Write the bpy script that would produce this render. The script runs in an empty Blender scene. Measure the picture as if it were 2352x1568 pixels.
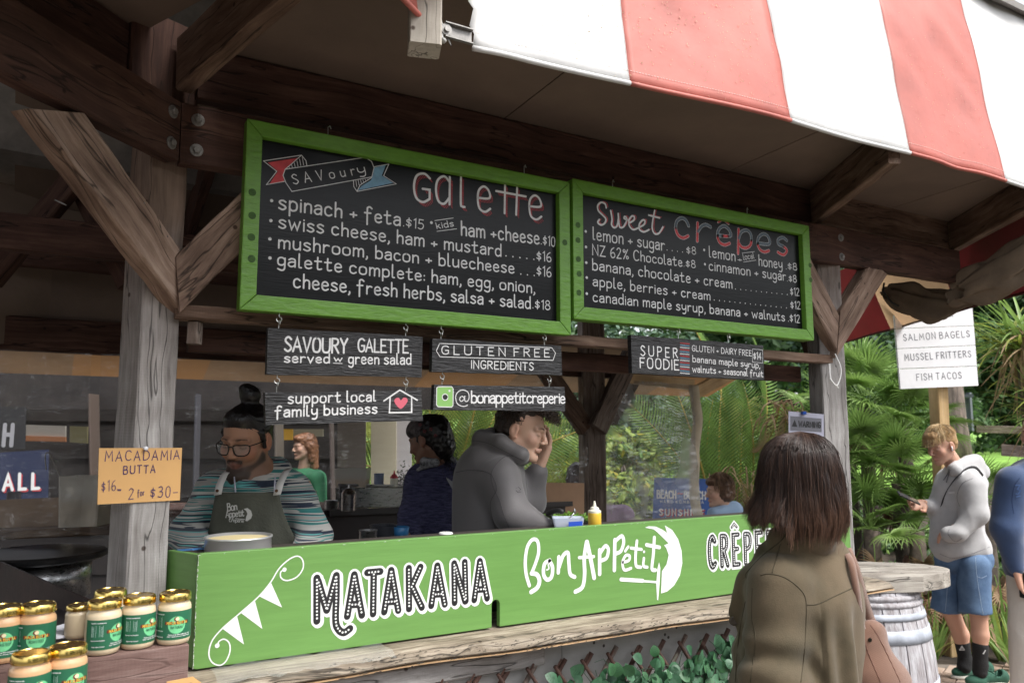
import bpy, bmesh, math, random
import numpy as np
from mathutils import Vector, Matrix, noise
rnd = random.Random(7)
S = bpy.context.scene
COL = S.collection
# ------------------------------------------------------------------ camera
FPX, CXP, CYP = 1800.0, 1176.0, 784.0          # focal length and centre, in 2352 px wide units
CAMZ = 1.66
YAW, PITCH = math.radians(59.5), math.atan(0.12)
CAMP = Vector((0, 0, CAMZ))
FH = Vector((math.cos(YAW), math.sin(YAW), 0)); RT = Vector((math.sin(YAW), -math.cos(YAW), 0)); ZZ = Vector((0, 0, 1))
FW = FH*math.cos(PITCH)+ZZ*math.sin(PITCH); UPV = -FH*math.sin(PITCH)+ZZ*math.cos(PITCH)
cam = bpy.data.cameras.new('camera'); camo = bpy.data.objects.new('camera', cam); COL.objects.link(camo)
camo.matrix_world = Matrix.Translation(CAMP) @ Matrix((RT, UPV, -FW)).transposed().to_4x4()
cam.sensor_width = 36; cam.lens = FPX/2352*36; cam.clip_start = .05; cam.clip_end = 600
cam.dof.use_dof = True; cam.dof.focus_distance = 2.6; cam.dof.aperture_fstop = 5.0
S.camera = camo
# ------------------------------------------------------------------ sky, sun, exposure
W = bpy.data.worlds.new('World'); S.world = W; W.use_nodes = True
nt = W.node_tree; nt.nodes.clear()
sky = nt.nodes.new('ShaderNodeTexSky'); sky.sky_type = 'NISHITA'; sky.sun_disc = False
SUN_EL, SUN_AZ = math.radians(56), math.radians(152)
sky.sun_elevation = SUN_EL; sky.sun_rotation = SUN_AZ; sky.air_density = 1; sky.dust_density = 3.0; sky.ozone_density = 1
hs = nt.nodes.new('ShaderNodeHueSaturation'); hs.inputs['Saturation'].default_value = .28      # overcast: nearly white sky
bg = nt.nodes.new('ShaderNodeBackground'); bg.inputs[1].default_value = .15
wo = nt.nodes.new('ShaderNodeOutputWorld')
nt.links.new(sky.outputs[0], hs.inputs['Color']); nt.links.new(hs.outputs[0], bg.inputs[0]); nt.links.new(bg.outputs[0], wo.inputs[0])
sl = bpy.data.lights.new('sun', 'SUN'); sl.energy = 1.5; sl.angle = math.radians(25); sl.color = (1, .97, .92)
so = bpy.data.objects.new('sun', sl); COL.objects.link(so)
# nishita: rotation 0 puts the sun at +Y, turning clockwise seen from above
sd = Vector((math.sin(SUN_AZ)*math.cos(SUN_EL), math.cos(SUN_AZ)*math.cos(SUN_EL), math.sin(SUN_EL)))
so.rotation_euler = sd.to_track_quat('Z', 'Y').to_euler(); so.location = (0, 0, 12)
vs = S.view_settings; vs.view_transform = 'Standard'; vs.look = 'None'; vs.exposure = 1.35; vs.gamma = 1; vs.use_curve_mapping = False
S.render.engine = 'CYCLES'
S.cycles.max_bounces = 8; S.cycles.diffuse_bounces = 5; S.cycles.transparent_max_bounces = 16

# ------------------------------------------------------------------ helpers
def ray(x, y): return FW + RT*((x-CXP)/FPX) - UPV*((y-CYP)/FPX)
def atY(x, y, Y): r = ray(x, y); return CAMP + r*(Y/r.y)
def atZ(x, y, z): r = ray(x, y); return CAMP + r*((z-CAMZ)/r.z)
def atD(x, y, d): r = ray(x, y); return CAMP + r*(d/r.dot(FH))
def atP(x, y, p, n): r = ray(x, y); return CAMP + r*((Vector(p)-CAMP).dot(n)/r.dot(n))
def CR(x0, y0, x1, W_):                       # crop coordinates -> 2352-wide picture coordinates
    k = (x1-x0)/W_
    return lambda x, y: ((x0+x*k)*.91875, (y0+y*k)*.91875)
def V(*a): return Vector(a)

def props(o, label=None, cat=None, group=None, kind=None):
    if label: o['label'] = label
    if cat: o['category'] = cat
    if group: o['group'] = group
    if kind: o['kind'] = kind
    return o
def empty(name, loc, label=None, cat=None, group=None, rot=0):
    o = bpy.data.objects.new(name, None); COL.objects.link(o); o.empty_display_size = .1
    o.matrix_basis = Matrix.Translation(loc) @ Matrix.Rotation(rot, 4, 'Z')
    return props(o, label, cat, group)
def wm(o):
    m = o.matrix_basis.copy()
    if o.parent: m = wm(o.parent) @ o.matrix_parent_inverse @ m
    return m
def put(o, parent):
    if parent is not None:
        o.parent = parent; o.matrix_parent_inverse = wm(parent).inverted()
    return o
def link(name, me, parent=None, M=None, mats=None):
    o = bpy.data.objects.new(name, me); COL.objects.link(o)
    if M is not None: o.matrix_basis = M
    put(o, parent)
    return o

class MB:
    def __init__(s): s.v = []; s.f = []; s.m = []; s.mi = 0
    def add(s, vs, fs):
        b = len(s.v); s.v += [tuple(p) for p in vs]; s.f += [tuple(i+b for i in f) for f in fs]; s.m += [s.mi]*len(fs); return s
    def box(s, c, h, M=None):
        c = Vector(c); vs = [c+Vector((x*h[0], y*h[1], z*h[2])) for x in (-1, 1) for y in (-1, 1) for z in (-1, 1)]
        if M is not None: vs = [M @ p for p in vs]
        return s.add(vs, [(0, 1, 3, 2), (4, 6, 7, 5), (0, 4, 5, 1), (2, 3, 7, 6), (0, 2, 6, 4), (1, 5, 7, 3)])
    def tube(s, pts, r, n=8, cap=True, flat=None):
        pts = [Vector(p) for p in pts]; N = len(pts); rr = r if hasattr(r, '__len__') else [r]*N
        t0 = (pts[1]-pts[0]).normalized(); a = t0.orthogonal().normalized(); vs = []
        for i, p in enumerate(pts):
            t = (pts[min(i+1, N-1)]-pts[max(i-1, 0)]).normalized(); a = (a-t*a.dot(t)); a = a.normalized() if a.length > 1e-6 else t.orthogonal().normalized(); b = t.cross(a)
            for k in range(n):
                q = 2*math.pi*k/n; vs.append(p+a*math.cos(q)*rr[i]+b*math.sin(q)*rr[i])
        fs = [(i*n+k, i*n+(k+1) % n, (i+1)*n+(k+1) % n, (i+1)*n+k) for i in range(N-1) for k in range(n)]
        if cap: fs += [tuple(range(n-1, -1, -1)), tuple((N-1)*n+k for k in range(n))]
        return s.add(vs, fs)
    def lathe(s, prof, n=24, c=(0, 0, 0), M=None, wob=0):
        vs = []
        for (r, z) in prof:
            for k in range(n):
                q = 2*math.pi*k/n; p = Vector((c[0]+r*math.cos(q), c[1]+r*math.sin(q), c[2]+z)); vs.append(M @ p if M is not None else p)
        fs = [(i*n+k, i*n+(k+1) % n, (i+1)*n+(k+1) % n, (i+1)*n+k) for i in range(len(prof)-1) for k in range(n)]
        if prof[0][0] > 1e-5: fs.append(tuple(range(n-1, -1, -1)))
        if prof[-1][0] > 1e-5: fs.append(tuple((len(prof)-1)*n+k for k in range(n)))
        return s.add(vs, fs)
    def prism(s, poly, d):                      # poly: list of 3-D points, d: extrusion vector
        n = len(poly); poly = [Vector(p) for p in poly]; d = Vector(d)
        vs = poly+[p+d for p in poly]
        return s.add(vs, [tuple(range(n)), tuple(range(2*n-1, n-1, -1))]+[(k, k+n, (k+1) % n+n, (k+1) % n) for k in range(n)])
    def grid(s, P):                             # P[i][j] points
        a, b = len(P), len(P[0]); vs = [p for r in P for p in r]
        return s.add(vs, [(i*b+j, i*b+j+1, (i+1)*b+j+1, (i+1)*b+j) for i in range(a-1) for j in range(b-1)])
    def build(s, name, mats, parent=None, smooth=False, fix=True, M=None, bevel=0, solid=0, angle=None):
        me = bpy.data.meshes.new(name); me.from_pydata(s.v, [], s.f)
        if not isinstance(mats, (list, tuple)): mats = [mats]
        for m in mats: me.materials.append(m)
        if len(mats) > 1: me.polygons.foreach_set('material_index', s.m)
        if fix:
            b = bmesh.new(); b.from_mesh(me); bmesh.ops.recalc_face_normals(b, faces=b.faces)
            if bevel: bmesh.ops.bevel(b, geom=list(b.edges), offset=bevel, segments=2, affect='EDGES', profile=.6)
            b.to_mesh(me); b.free()
        if smooth: me.polygons.foreach_set('use_smooth', [True]*len(me.polygons))
        o = link(name, me, parent, M)
        if angle is not None:
            try: me.set_sharp_from_angle(angle=math.radians(angle))
            except Exception: pass
        if solid:
            md = o.modifiers.new('s', 'SOLIDIFY'); md.thickness = solid; md.offset = 0
        return o

# ------------------------------------------------------------------ materials
MT = {}
def mat(name, col=(.5, .5, .5), rough=.6, metal=0, spec=.5, var=0, vscale=8, bump=0, bscale=60, alpha=1, trans=0, emit=0, stretch=None, col2=None, sheen=0, coat=0, sub=0, tl=0):
    if name in MT: return MT[name]
    m = bpy.data.materials.new(name); m.use_nodes = True; n = m.node_tree; L = n.links
    p = n.nodes['Principled BSDF']; MT[name] = m
    p.inputs['Base Color'].default_value = (*col, 1); p.inputs['Roughness'].default_value = rough; p.inputs['Metallic'].default_value = metal
    p.inputs['Specular IOR Level'].default_value = spec; p.inputs['Alpha'].default_value = alpha; p.inputs['Transmission Weight'].default_value = trans
    if sheen: p.inputs['Sheen Weight'].default_value = sheen; p.inputs['Sheen Roughness'].default_value = .5
    if coat: p.inputs['Coat Weight'].default_value = coat
    if sub: p.inputs['Subsurface Weight'].default_value = sub; p.inputs['Subsurface Radius'].default_value = (.02, .008, .005); p.inputs['Subsurface Scale'].default_value = .3
    tc = n.nodes.new('ShaderNodeTexCoord'); mp = n.nodes.new('ShaderNodeMapping'); oi = n.nodes.new('ShaderNodeObjectInfo')
    L.new(tc.outputs['Object'], mp.inputs['Vector'])
    ad = n.nodes.new('ShaderNodeVectorMath'); ad.operation = 'SCALE'; ad.inputs[0].default_value = (3, 7, 5); L.new(oi.outputs['Random'], ad.inputs['Scale']); L.new(ad.outputs[0], mp.inputs['Location'])
    if stretch: mp.inputs['Scale'].default_value = stretch
    m['mp'] = 1
    if var or col2:
        no = n.nodes.new('ShaderNodeTexNoise'); no.inputs['Scale'].default_value = vscale; no.inputs['Detail'].default_value = 6; no.inputs['Roughness'].default_value = .62
        L.new(mp.outputs[0], no.inputs['Vector'])
        cr = n.nodes.new('ShaderNodeValToRGB'); c2 = col2 or tuple(min(1, c*(1+var)) for c in col); c1 = col if col2 else tuple(c*(1-var) for c in col)
        cr.color_ramp.elements[0].color = (*c1, 1); cr.color_ramp.elements[1].color = (*c2, 1)
        cr.color_ramp.elements[0].position = .36; cr.color_ramp.elements[1].position = .64
        L.new(no.outputs[0], cr.inputs[0]); L.new(cr.outputs[0], p.inputs['Base Color'])
        mr = n.nodes.new('ShaderNodeMapRange'); mr.inputs[3].default_value = rough*.85; mr.inputs[4].default_value = min(1, rough*1.15); L.new(no.outputs[0], mr.inputs[0]); L.new(mr.outputs[0], p.inputs['Roughness'])
    if bump:
        nb = n.nodes.new('ShaderNodeTexNoise'); nb.inputs['Scale'].default_value = bscale; nb.inputs['Detail'].default_value = 4
        L.new(mp.outputs[0], nb.inputs['Vector']); bp = n.nodes.new('ShaderNodeBump'); bp.inputs['Strength'].default_value = bump; bp.inputs['Distance'].default_value = .01
        L.new(nb.outputs[0], bp.inputs['Height']); L.new(bp.outputs[0], p.inputs['Normal'])
    if tl:                                       # thin leaf or cloth that lets light through
        tr = n.nodes.new('ShaderNodeBsdfTranslucent'); mx = n.nodes.new('ShaderNodeMixShader'); mx.inputs[0].default_value = tl
        src = p.inputs['Base Color'].links[0].from_socket if p.inputs['Base Color'].links else None
        if src: L.new(src, tr.inputs[0])
        else: tr.inputs[0].default_value = (*col, 1)
        L.new(p.outputs[0], mx.inputs[1]); L.new(tr.outputs[0], mx.inputs[2]); L.new(mx.outputs[0], n.nodes['Material Output'].inputs[0])
    return m

def wood(name, c1, c2, c3, rough=.75, gs=1.0, bump=.5, knots=True):
    """grain runs along the object's local X"""
    m = bpy.data.materials.new(name); m.use_nodes = True; n = m.node_tree; L = n.links; p = n.nodes['Principled BSDF']; MT[name] = m
    tc = n.nodes.new('ShaderNodeTexCoord'); oi = n.nodes.new('ShaderNodeObjectInfo'); mp = n.nodes.new('ShaderNodeMapping')
    L.new(tc.outputs['Object'], mp.inputs['Vector'])
    ad = n.nodes.new('ShaderNodeVectorMath'); ad.operation = 'SCALE'; ad.inputs[0].default_value = (13, 7, 9); L.new(oi.outputs['Random'], ad.inputs['Scale']); L.new(ad.outputs[0], mp.inputs['Location'])
    # large warp = knots and wavy grain
    wp = n.nodes.new('ShaderNodeTexNoise'); wp.inputs['Scale'].default_value = 3.2*gs; wp.inputs['Detail'].default_value = 2; L.new(mp.outputs[0], wp.inputs['Vector'])
    mx = n.nodes.new('ShaderNodeVectorMath'); mx.operation = 'MULTIPLY_ADD'; mx.inputs[1].default_value = (.25, .06, .06) if knots else (.1, .01, .01)
    L.new(wp.outputs['Color'], mx.inputs[0]); L.new(mp.outputs[0], mx.inputs[2])
    ms = n.nodes.new('ShaderNodeMapping'); ms.inputs['Scale'].default_value = (1.6*gs, 26*gs, 26*gs); L.new(mx.outputs[0], ms.inputs['Vector'])
    g1 = n.nodes.new('ShaderNodeTexNoise'); g1.inputs['Scale'].default_value = 1.6; g1.inputs['Detail'].default_value = 8; g1.inputs['Roughness'].default_value = .7; L.new(ms.outputs[0], g1.inputs['Vector'])
    cr = n.nodes.new('ShaderNodeValToRGB'); e = cr.color_ramp.elements; e[0].position = .3; e[0].color = (*c1, 1); e[1].position = .7; e[1].color = (*c3, 1)
    k = e.new(.5); k.color = (*c2, 1); L.new(g1.outputs[0], cr.inputs[0])
    bl = n.nodes.new('ShaderNodeTexNoise'); bl.inputs['Scale'].default_value = 5*gs; bl.inputs['Detail'].default_value = 5; L.new(mp.outputs[0], bl.inputs['Vector'])
    r2 = n.nodes.new('ShaderNodeValToRGB'); r2.color_ramp.elements[0].position = .3; r2.color_ramp.elements[0].color = (.45, .42, .4, 1); r2.color_ramp.elements[1].position = .62; r2.color_ramp.elements[1].color = (1.05, 1.05, 1.05, 1); L.new(bl.outputs[0], r2.inputs[0])
    mu = n.nodes.new('ShaderNodeMixRGB'); mu.blend_type = 'MULTIPLY'; mu.inputs[0].default_value = .75; L.new(cr.outputs[0], mu.inputs[1]); L.new(r2.outputs[0], mu.inputs[2])
    # dark pits and nail holes
    vo = n.nodes.new('ShaderNodeTexVoronoi'); vo.inputs['Scale'].default_value = 9; L.new(mp.outputs[0], vo.inputs['Vector'])
    r3 = n.nodes.new('ShaderNodeValToRGB'); r3.color_ramp.elements[0].position = .045; r3.color_ramp.elements[0].color = (.25, .2, .18, 1); r3.color_ramp.elements[1].position = .075; r3.color_ramp.elements[1].color = (1, 1, 1, 1); L.new(vo.outputs['Distance'], r3.inputs[0])
    m2 = n.nodes.new('ShaderNodeMixRGB'); m2.blend_type = 'MULTIPLY'; m2.inputs[0].default_value = 1; L.new(mu.outputs[0], m2.inputs[1]); L.new(r3.outputs[0], m2.inputs[2]); L.new(m2.outputs[0], p.inputs['Base Color'])
    mc = n.nodes.new('ShaderNodeMapping'); mc.inputs['Scale'].default_value = (.9, 15, 15); L.new(mx.outputs[0], mc.inputs['Vector'])
    nc = n.nodes.new('ShaderNodeTexNoise'); nc.inputs['Scale'].default_value = 1.1; nc.inputs['Detail'].default_value = 3; nc.inputs['Roughness'].default_value = .45; L.new(mc.outputs[0], nc.inputs['Vector'])
    s1 = n.nodes.new('ShaderNodeMath'); s1.operation = 'SUBTRACT'; s1.inputs[1].default_value = .5; L.new(nc.outputs[0], s1.inputs[0]); s2 = n.nodes.new('ShaderNodeMath'); s2.operation = 'ABSOLUTE'; L.new(s1.outputs[0], s2.inputs[0])
    rc = n.nodes.new('ShaderNodeMapRange'); rc.inputs[1].default_value = .002; rc.inputs[2].default_value = .011; rc.inputs[3].default_value = .32; rc.inputs[4].default_value = 1; L.new(s2.outputs[0], rc.inputs[0])
    m4 = n.nodes.new('ShaderNodeMixRGB'); m4.blend_type = 'MULTIPLY'; m4.inputs[0].default_value = 1 if knots else .25; L.new(m2.outputs[0], m4.inputs[1]); L.new(rc.outputs[0], m4.inputs[2]); L.new(m4.outputs[0], p.inputs['Base Color'])
    wv = n.nodes.new('ShaderNodeTexWave'); wv.inputs['Scale'].default_value = 38; wv.inputs['Distortion'].default_value = 3; wv.inputs['Detail'].default_value = 2; L.new(mp.outputs[0], wv.inputs['Vector'])
    hs1 = n.nodes.new('ShaderNodeMath'); hs1.operation = 'MULTIPLY_ADD'; hs1.inputs[1].default_value = .05; L.new(wv.outputs[0], hs1.inputs[0]); L.new(g1.outputs[0], hs1.inputs[2])
    hs2 = n.nodes.new('ShaderNodeMath'); hs2.operation = 'ADD'; L.new(hs1.outputs[0], hs2.inputs[0]); L.new(rc.outputs[0], hs2.inputs[1])
    p.inputs['Roughness'].default_value = rough; p.inputs['Specular IOR Level'].default_value = .3
    bp = n.nodes.new('ShaderNodeBump'); bp.inputs['Strength'].default_value = bump; bp.inputs['Distance'].default_value = .004; L.new(hs2.outputs[0], bp.inputs['Height']); L.new(bp.outputs[0], p.inputs['Normal'])
    return m

def section(w, h, ch):                            # chamfered rectangle, counter-clockwise in (y, z)
    a, b = w/2, h/2
    return [(-a+ch, -b), (a-ch, -b), (a, -b+ch), (a, b-ch), (a-ch, b), (-a+ch, b), (-a, b-ch), (-a, -b+ch)]
def beam(name, p0, p1, w, h, m, parent=None, up=ZZ, ch=.005, jit=.0015, cut0=0, cut1=0, step=.12, label=None, sag=0):
    """timber from p0 to p1; w across, h along up; local X runs along it"""
    p0, p1 = Vector(p0), Vector(p1); d = p1-p0; Ln = d.length; x = d.normalized()
    up = Vector(up)
    if abs(x.dot(up.normalized())) > .99: up = V(-.5, -.85, 0)
    z = (up-x*up.dot(x)).normalized(); y = z.cross(x)
    M = Matrix.Translation(p0) @ Matrix((x, y, z)).transposed().to_4x4()
    n = max(1, int(Ln/step)); b = MB(); vs = []; rn = random.Random(int(abs(p0.x*131+p0.y*517+p0.z*913)*1000) & 0xffff)
    sc = section(w, h, ch)
    for i in range(n+1):
        u = i/n
        for (sy, sz) in sc:
            xx = u*Ln + (cut0*(1-u)+cut1*u)*sz
            vs.append((xx, sy+rn.uniform(-jit, jit), sz+rn.uniform(-jit, jit)-sag*math.sin(u*math.pi)))
    fs = [(i*8+k, i*8+(k+1) % 8, (i+1)*8+(k+1) % 8, (i+1)*8+k) for i in range(n) for k in range(8)]
    fs += [tuple(range(7, -1, -1)), tuple(n*8+k for k in range(8))]
    b.add(vs, fs)
    o = b.build(name, m, parent, M=M)
    if label: o['label'] = label
    return o
def bolt(parent, p, nrm, m, r=.011, washer=.019):
    nrm = Vector(nrm).normalized(); M = Matrix.Translation(p) @ nrm.to_track_quat('Z', 'Y').to_matrix().to_4x4()
    b = MB(); b.lathe([(washer, 0), (washer, .003), (washer-.002, .004)], 16); b.lathe([(r, .004), (r, .011), (r-.002, .013)], 6)
    return b.build('bolt', m, parent, M=M)

# ------------------------------------------------------------------ handwriting: every glyph a set of strokes
G = {
'a': 's4,50 14,60 26,58 31,46 31,0|s31,36 16,36 4,26 3,11 12,0 24,5 31,17', 'b': 'l4,100 4,0|s4,44 14,60 28,56 34,42 34,18 28,4 14,0 4,14',
'c': 's31,50 20,60 7,52 3,30 7,8 20,0 32,9', 'd': 'l33,100 33,0|s33,45 22,60 8,55 3,40 3,18 9,3 20,0 33,14', 'e': 's4,31 30,34 28,52 17,60 6,50 3,30 7,7 20,0 32,9',
'f': 's33,90 24,100 14,94 12,76 12,-22|l0,56 28,58', 'g': 's33,58 33,10 31,-22 20,-33 4,-24|s33,46 22,60 8,55 3,38 5,14 14,5 26,9 33,22', 'h': 'l4,100 4,0|s4,40 14,59 27,56 31,42 31,0',
'i': 'l4,59 4,0|l4,78 4,80', 'j': 's20,59 20,-15 12,-30 0,-24|l20,78 20,80', 'k': 'l4,95 4,0|l28,58 4,24|l13,33 31,0', 'l': 's4,100 4,14 7,2 14,1',
'm': 'l4,60 4,0|s4,42 13,59 23,57 27,44 27,0|s27,42 36,59 46,57 50,44 50,0', 'n': 'l4,60 4,0|s4,40 14,59 27,56 31,42 31,0', 'o': 's19,60 7,54 3,42 3,18 7,6 19,0 31,6 35,18 35,42 31,54 19,60',
'p': 'l4,60 4,-34|s4,44 14,60 28,56 34,42 34,18 28,4 14,0 4,14', 'q': 'l33,60 33,-34|s33,45 22,60 8,55 3,40 3,18 9,3 20,0 33,14', 'r': 'l4,60 4,0|s4,38 12,55 20,59 28,55',
's': 's30,52 18,60 6,53 7,40 26,25 30,12 18,0 3,8', 't': 's14,88 14,12 21,1 32,6|l1,58 30,61', 'u': 's4,60 4,16 12,1 24,4 33,20|l33,60 33,0', 'v': 'l2,60 17,0 33,60',
'w': 'l2,60 14,0 26,46 38,0 50,60', 'x': 'l3,60 31,0|l31,60 3,0', 'y': 's4,60 5,28 14,14 26,18 33,32|s34,60 33,-8 24,-30 8,-28', 'z': 'l4,60 30,60 3,0 32,0',
'A': 'l2,0 23,100 45,0|l9,34 38,34', 'B': 'l4,0 4,100|s4,100 28,98 34,84 30,62 4,54|s4,54 34,50 40,28 32,4 4,0', 'C': 's42,84 28,100 10,88 4,50 10,12 26,0 42,12', 'D': 'l4,0 4,100|s4,100 28,96 44,70 44,32 28,4 4,0',
'E': 'l36,100 4,100 4,0 37,0|l4,52 30,52', 'F': 'l36,100 4,100 4,0|l4,54 29,54', 'G': 's42,86 28,100 10,88 4,50 10,12 26,0 42,14|l42,14 42,46 25,46', 'H': 'l4,0 4,100|l40,0 40,100|l4,52 40,52', 'I': 'l5,0 5,100',
'J': 's26,100 26,20 16,0 2,12', 'K': 'l4,0 4,100|l38,100 6,46|l14,58 40,0', 'L': 'l4,100 4,0 34,0', 'M': 'l4,0 8,100 28,34 48,100 53,0', 'N': 'l4,0 4,100 42,0 42,100', 'O': 's24,100 9,90 4,50 9,10 24,0 39,10 44,50 39,90 24,100',
'P': 'l4,0 4,100|s4,100 30,97 38,78 30,54 4,48', 'Q': 's24,100 9,90 4,50 9,10 24,0 39,10 44,50 39,90 24,100|l30,20 46,-6', 'R': 'l4,0 4,100|s4,100 30,97 37,78 29,56 4,50|l18,50 40,0', 'S': 's36,84 22,100 7,86 9,66 32,38 36,18 20,0 3,14',
'T': 'l2,100 42,100|l22,100 22,0', 'U': 's4,100 4,28 12,4 24,0 36,4 44,28 44,100', 'V': 'l2,100 22,0 42,100', 'W': 'l2,100 16,0 29,72 42,0 56,100', 'X': 'l3,100 39,0|l39,100 3,0', 'Y': 'l2,100 21,50 40,100|l21,50 21,0', 'Z': 'l4,100 38,100 3,0 40,0',
'0': 's18,100 6,86 3,50 6,14 18,0 30,14 33,50 30,86 18,100', '1': 'l3,84 14,100 14,0', '2': 's4,82 16,100 30,88 28,62 3,2|l3,0 34,2', '3': 's5,90 20,100 31,82 24,60 12,54|s12,54 30,48 34,24 22,2 3,10', '4': 'l26,0 26,100 3,34 36,34', '5': 'l32,98 8,98 6,56|s6,56 24,60 34,40 28,10 14,0 3,8',
'6': 's28,98 10,76 3,34 10,4 22,0 33,14 32,38 20,50 5,34', '7': 'l3,100 34,100 12,0', '8': 's18,54 6,68 6,88 18,100 30,88 30,68 18,54 4,40 3,16 18,0 33,16 32,40 18,54', '9': 's31,66 18,48 5,60 5,86 18,100 30,90 31,60 26,0',
'$': 's32,66 18,76 6,66 8,52 26,40 30,24 18,14 3,24|l18,92 18,-2', '+': 'l3,30 31,30|l17,46 17,14', '.': 'l4,3 4,5', ',': 's5,6 6,-4 1,-16', ':': 'l4,10 4,12|l4,44 4,46', '-': 'l3,40 34,40', '%': 'l38,98 6,0|s12,94 4,84 6,70 14,68 20,80 12,94|s34,32 27,22 29,8 37,6 43,18 34,32',
"'": 'l4,100 3,84', '&': 's40,0 8,74 14,98 26,96 26,78 6,40 6,12 20,0 40,30', '@': 's44,40 34,54 24,46 22,30 30,22 42,34 46,56|s46,56 46,28 56,22 66,40 62,78 38,94 12,80 2,46 12,4 40,-10 60,-2', '/': 'l26,100 3,0', '(': 's14,110 4,70 4,30 14,-10',
'~': 's3,34 10,42 20,32 28,38', '|': 'l3,100 3,0', '"': 's33,100 16,70|l3,3 3,4', '=': 'l3,40 30,40|l3,22 30,22'}
ADV = {' ': 26}
def smooth(pts, k=5):
    if len(pts) < 3: return pts
    closed = pts[0] == pts[-1]; out = []; n = len(pts)
    for i in range(n-1):
        p1, p2 = pts[i], pts[i+1]
        p0 = pts[i-1] if i > 0 else (pts[-2] if closed else pts[0]); p3 = pts[i+2] if i+2 < n else (pts[1] if closed else pts[-1])
        for j in range(k):
            t = j/k; t2 = t*t; t3 = t2*t
            out.append(tuple(.5*((2*b)+(-a+c)*t+(2*a-5*b+4*c-d)*t2+(-a+3*b-3*c+d)*t3) for a, b, c, d in zip(p0, p1, p2, p3)))
    out.append(pts[-1]); return out
def glyph(ch):
    st = []; mx = 0
    for s in G[ch].split('|'):
        pts = [tuple(float(q)/100 for q in w.split(',')) for w in s[1:].split()]
        mx = max(mx, max(p[0] for p in pts)); st.append(smooth(pts) if s[0] == 's' else pts)
    return st, mx
LW = []
def layout(text, track=.13, jit=.012, seed=1):
    x = 0; out = []; r = random.Random(seed*31+len(text)); LW.clear(); wi = 0
    for ch in text:
        if ch == ' ': x += .24; wi += 1; continue
        st, w = glyph(ch); jy = r.uniform(-jit, jit); sc = 1+r.uniform(-.03, .03)
        for s in st: out.append([(x+px, py*sc+jy) for px, py in s]); LW.append(wi)
        x += w+track
    return out, x-track
def ribbon(b, pts, w, frame, z, caps=True, taper=None):
    """flat painted stroke; pts in the frame's (u, v), w its width"""
    O, U, Vv, N = frame; P = []
    for p in pts:
        if not P or math.hypot(p[0]-P[-1][0], p[1]-P[-1][1]) > 1e-5: P.append(p)
    if len(P) == 1: P.append((P[0][0], P[0][1]+1e-4))
    n = len(P); L_ = []; R_ = []
    for i in range(n):
        ww = w/2 if taper is None else w/2*taper[min(i, len(taper)-1)]
        def dr(a, c): l = math.hypot(c[0]-a[0], c[1]-a[1]) or 1e-6; return ((c[0]-a[0])/l, (c[1]-a[1])/l)
        d1 = dr(P[max(i-1, 0)], P[max(i, 1)] if i == 0 else P[i]); d2 = dr(P[i] if i < n-1 else P[i-1], P[i+1] if i < n-1 else P[i])
        tx, ty = d1[0]+d2[0], d1[1]+d2[1]; l = math.hypot(tx, ty)
        if l < .3: tx, ty = d1; l = 1
        tx /= l; ty /= l; c = max(.45, tx*d1[0]+ty*d1[1]); nx, ny = -ty*ww/c, tx*ww/c
        L_.append((P[i][0]+nx, P[i][1]+ny)); R_.append((P[i][0]-nx, P[i][1]-ny))
    poly = L_+R_[::-1]
    w3 = lambda q: O+U*q[0]+Vv*q[1]+N*z
    vs = [w3(q) for q in L_]+[w3(q) for q in R_]; fs = [(i, i+1, n+i+1, n+i) for i in range(n-1)]
    if caps:
        for (i, sgn, ww) in ((0, 1, w/2 if taper is None else w/2*taper[0]), (n-1, -1, w/2 if taper is None else w/2*taper[min(n-1, len(taper)-1)])):
            a, c = (L_[0], R_[0]) if i == 0 else (R_[-1], L_[-1])
            cx, cy = (a[0]+c[0])/2, (a[1]+c[1])/2; an = math.atan2(a[1]-cy, a[0]-cx); rr = math.hypot(a[0]-cx, a[1]-cy)
            k = len(vs); vs += [w3((cx+rr*math.cos(an+math.pi*j/6), cy+rr*math.sin(an+math.pi*j/6))) for j in range(7)]
            fs.append(tuple(range(k, k+7)))
    b.add(vs, fs)
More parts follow.
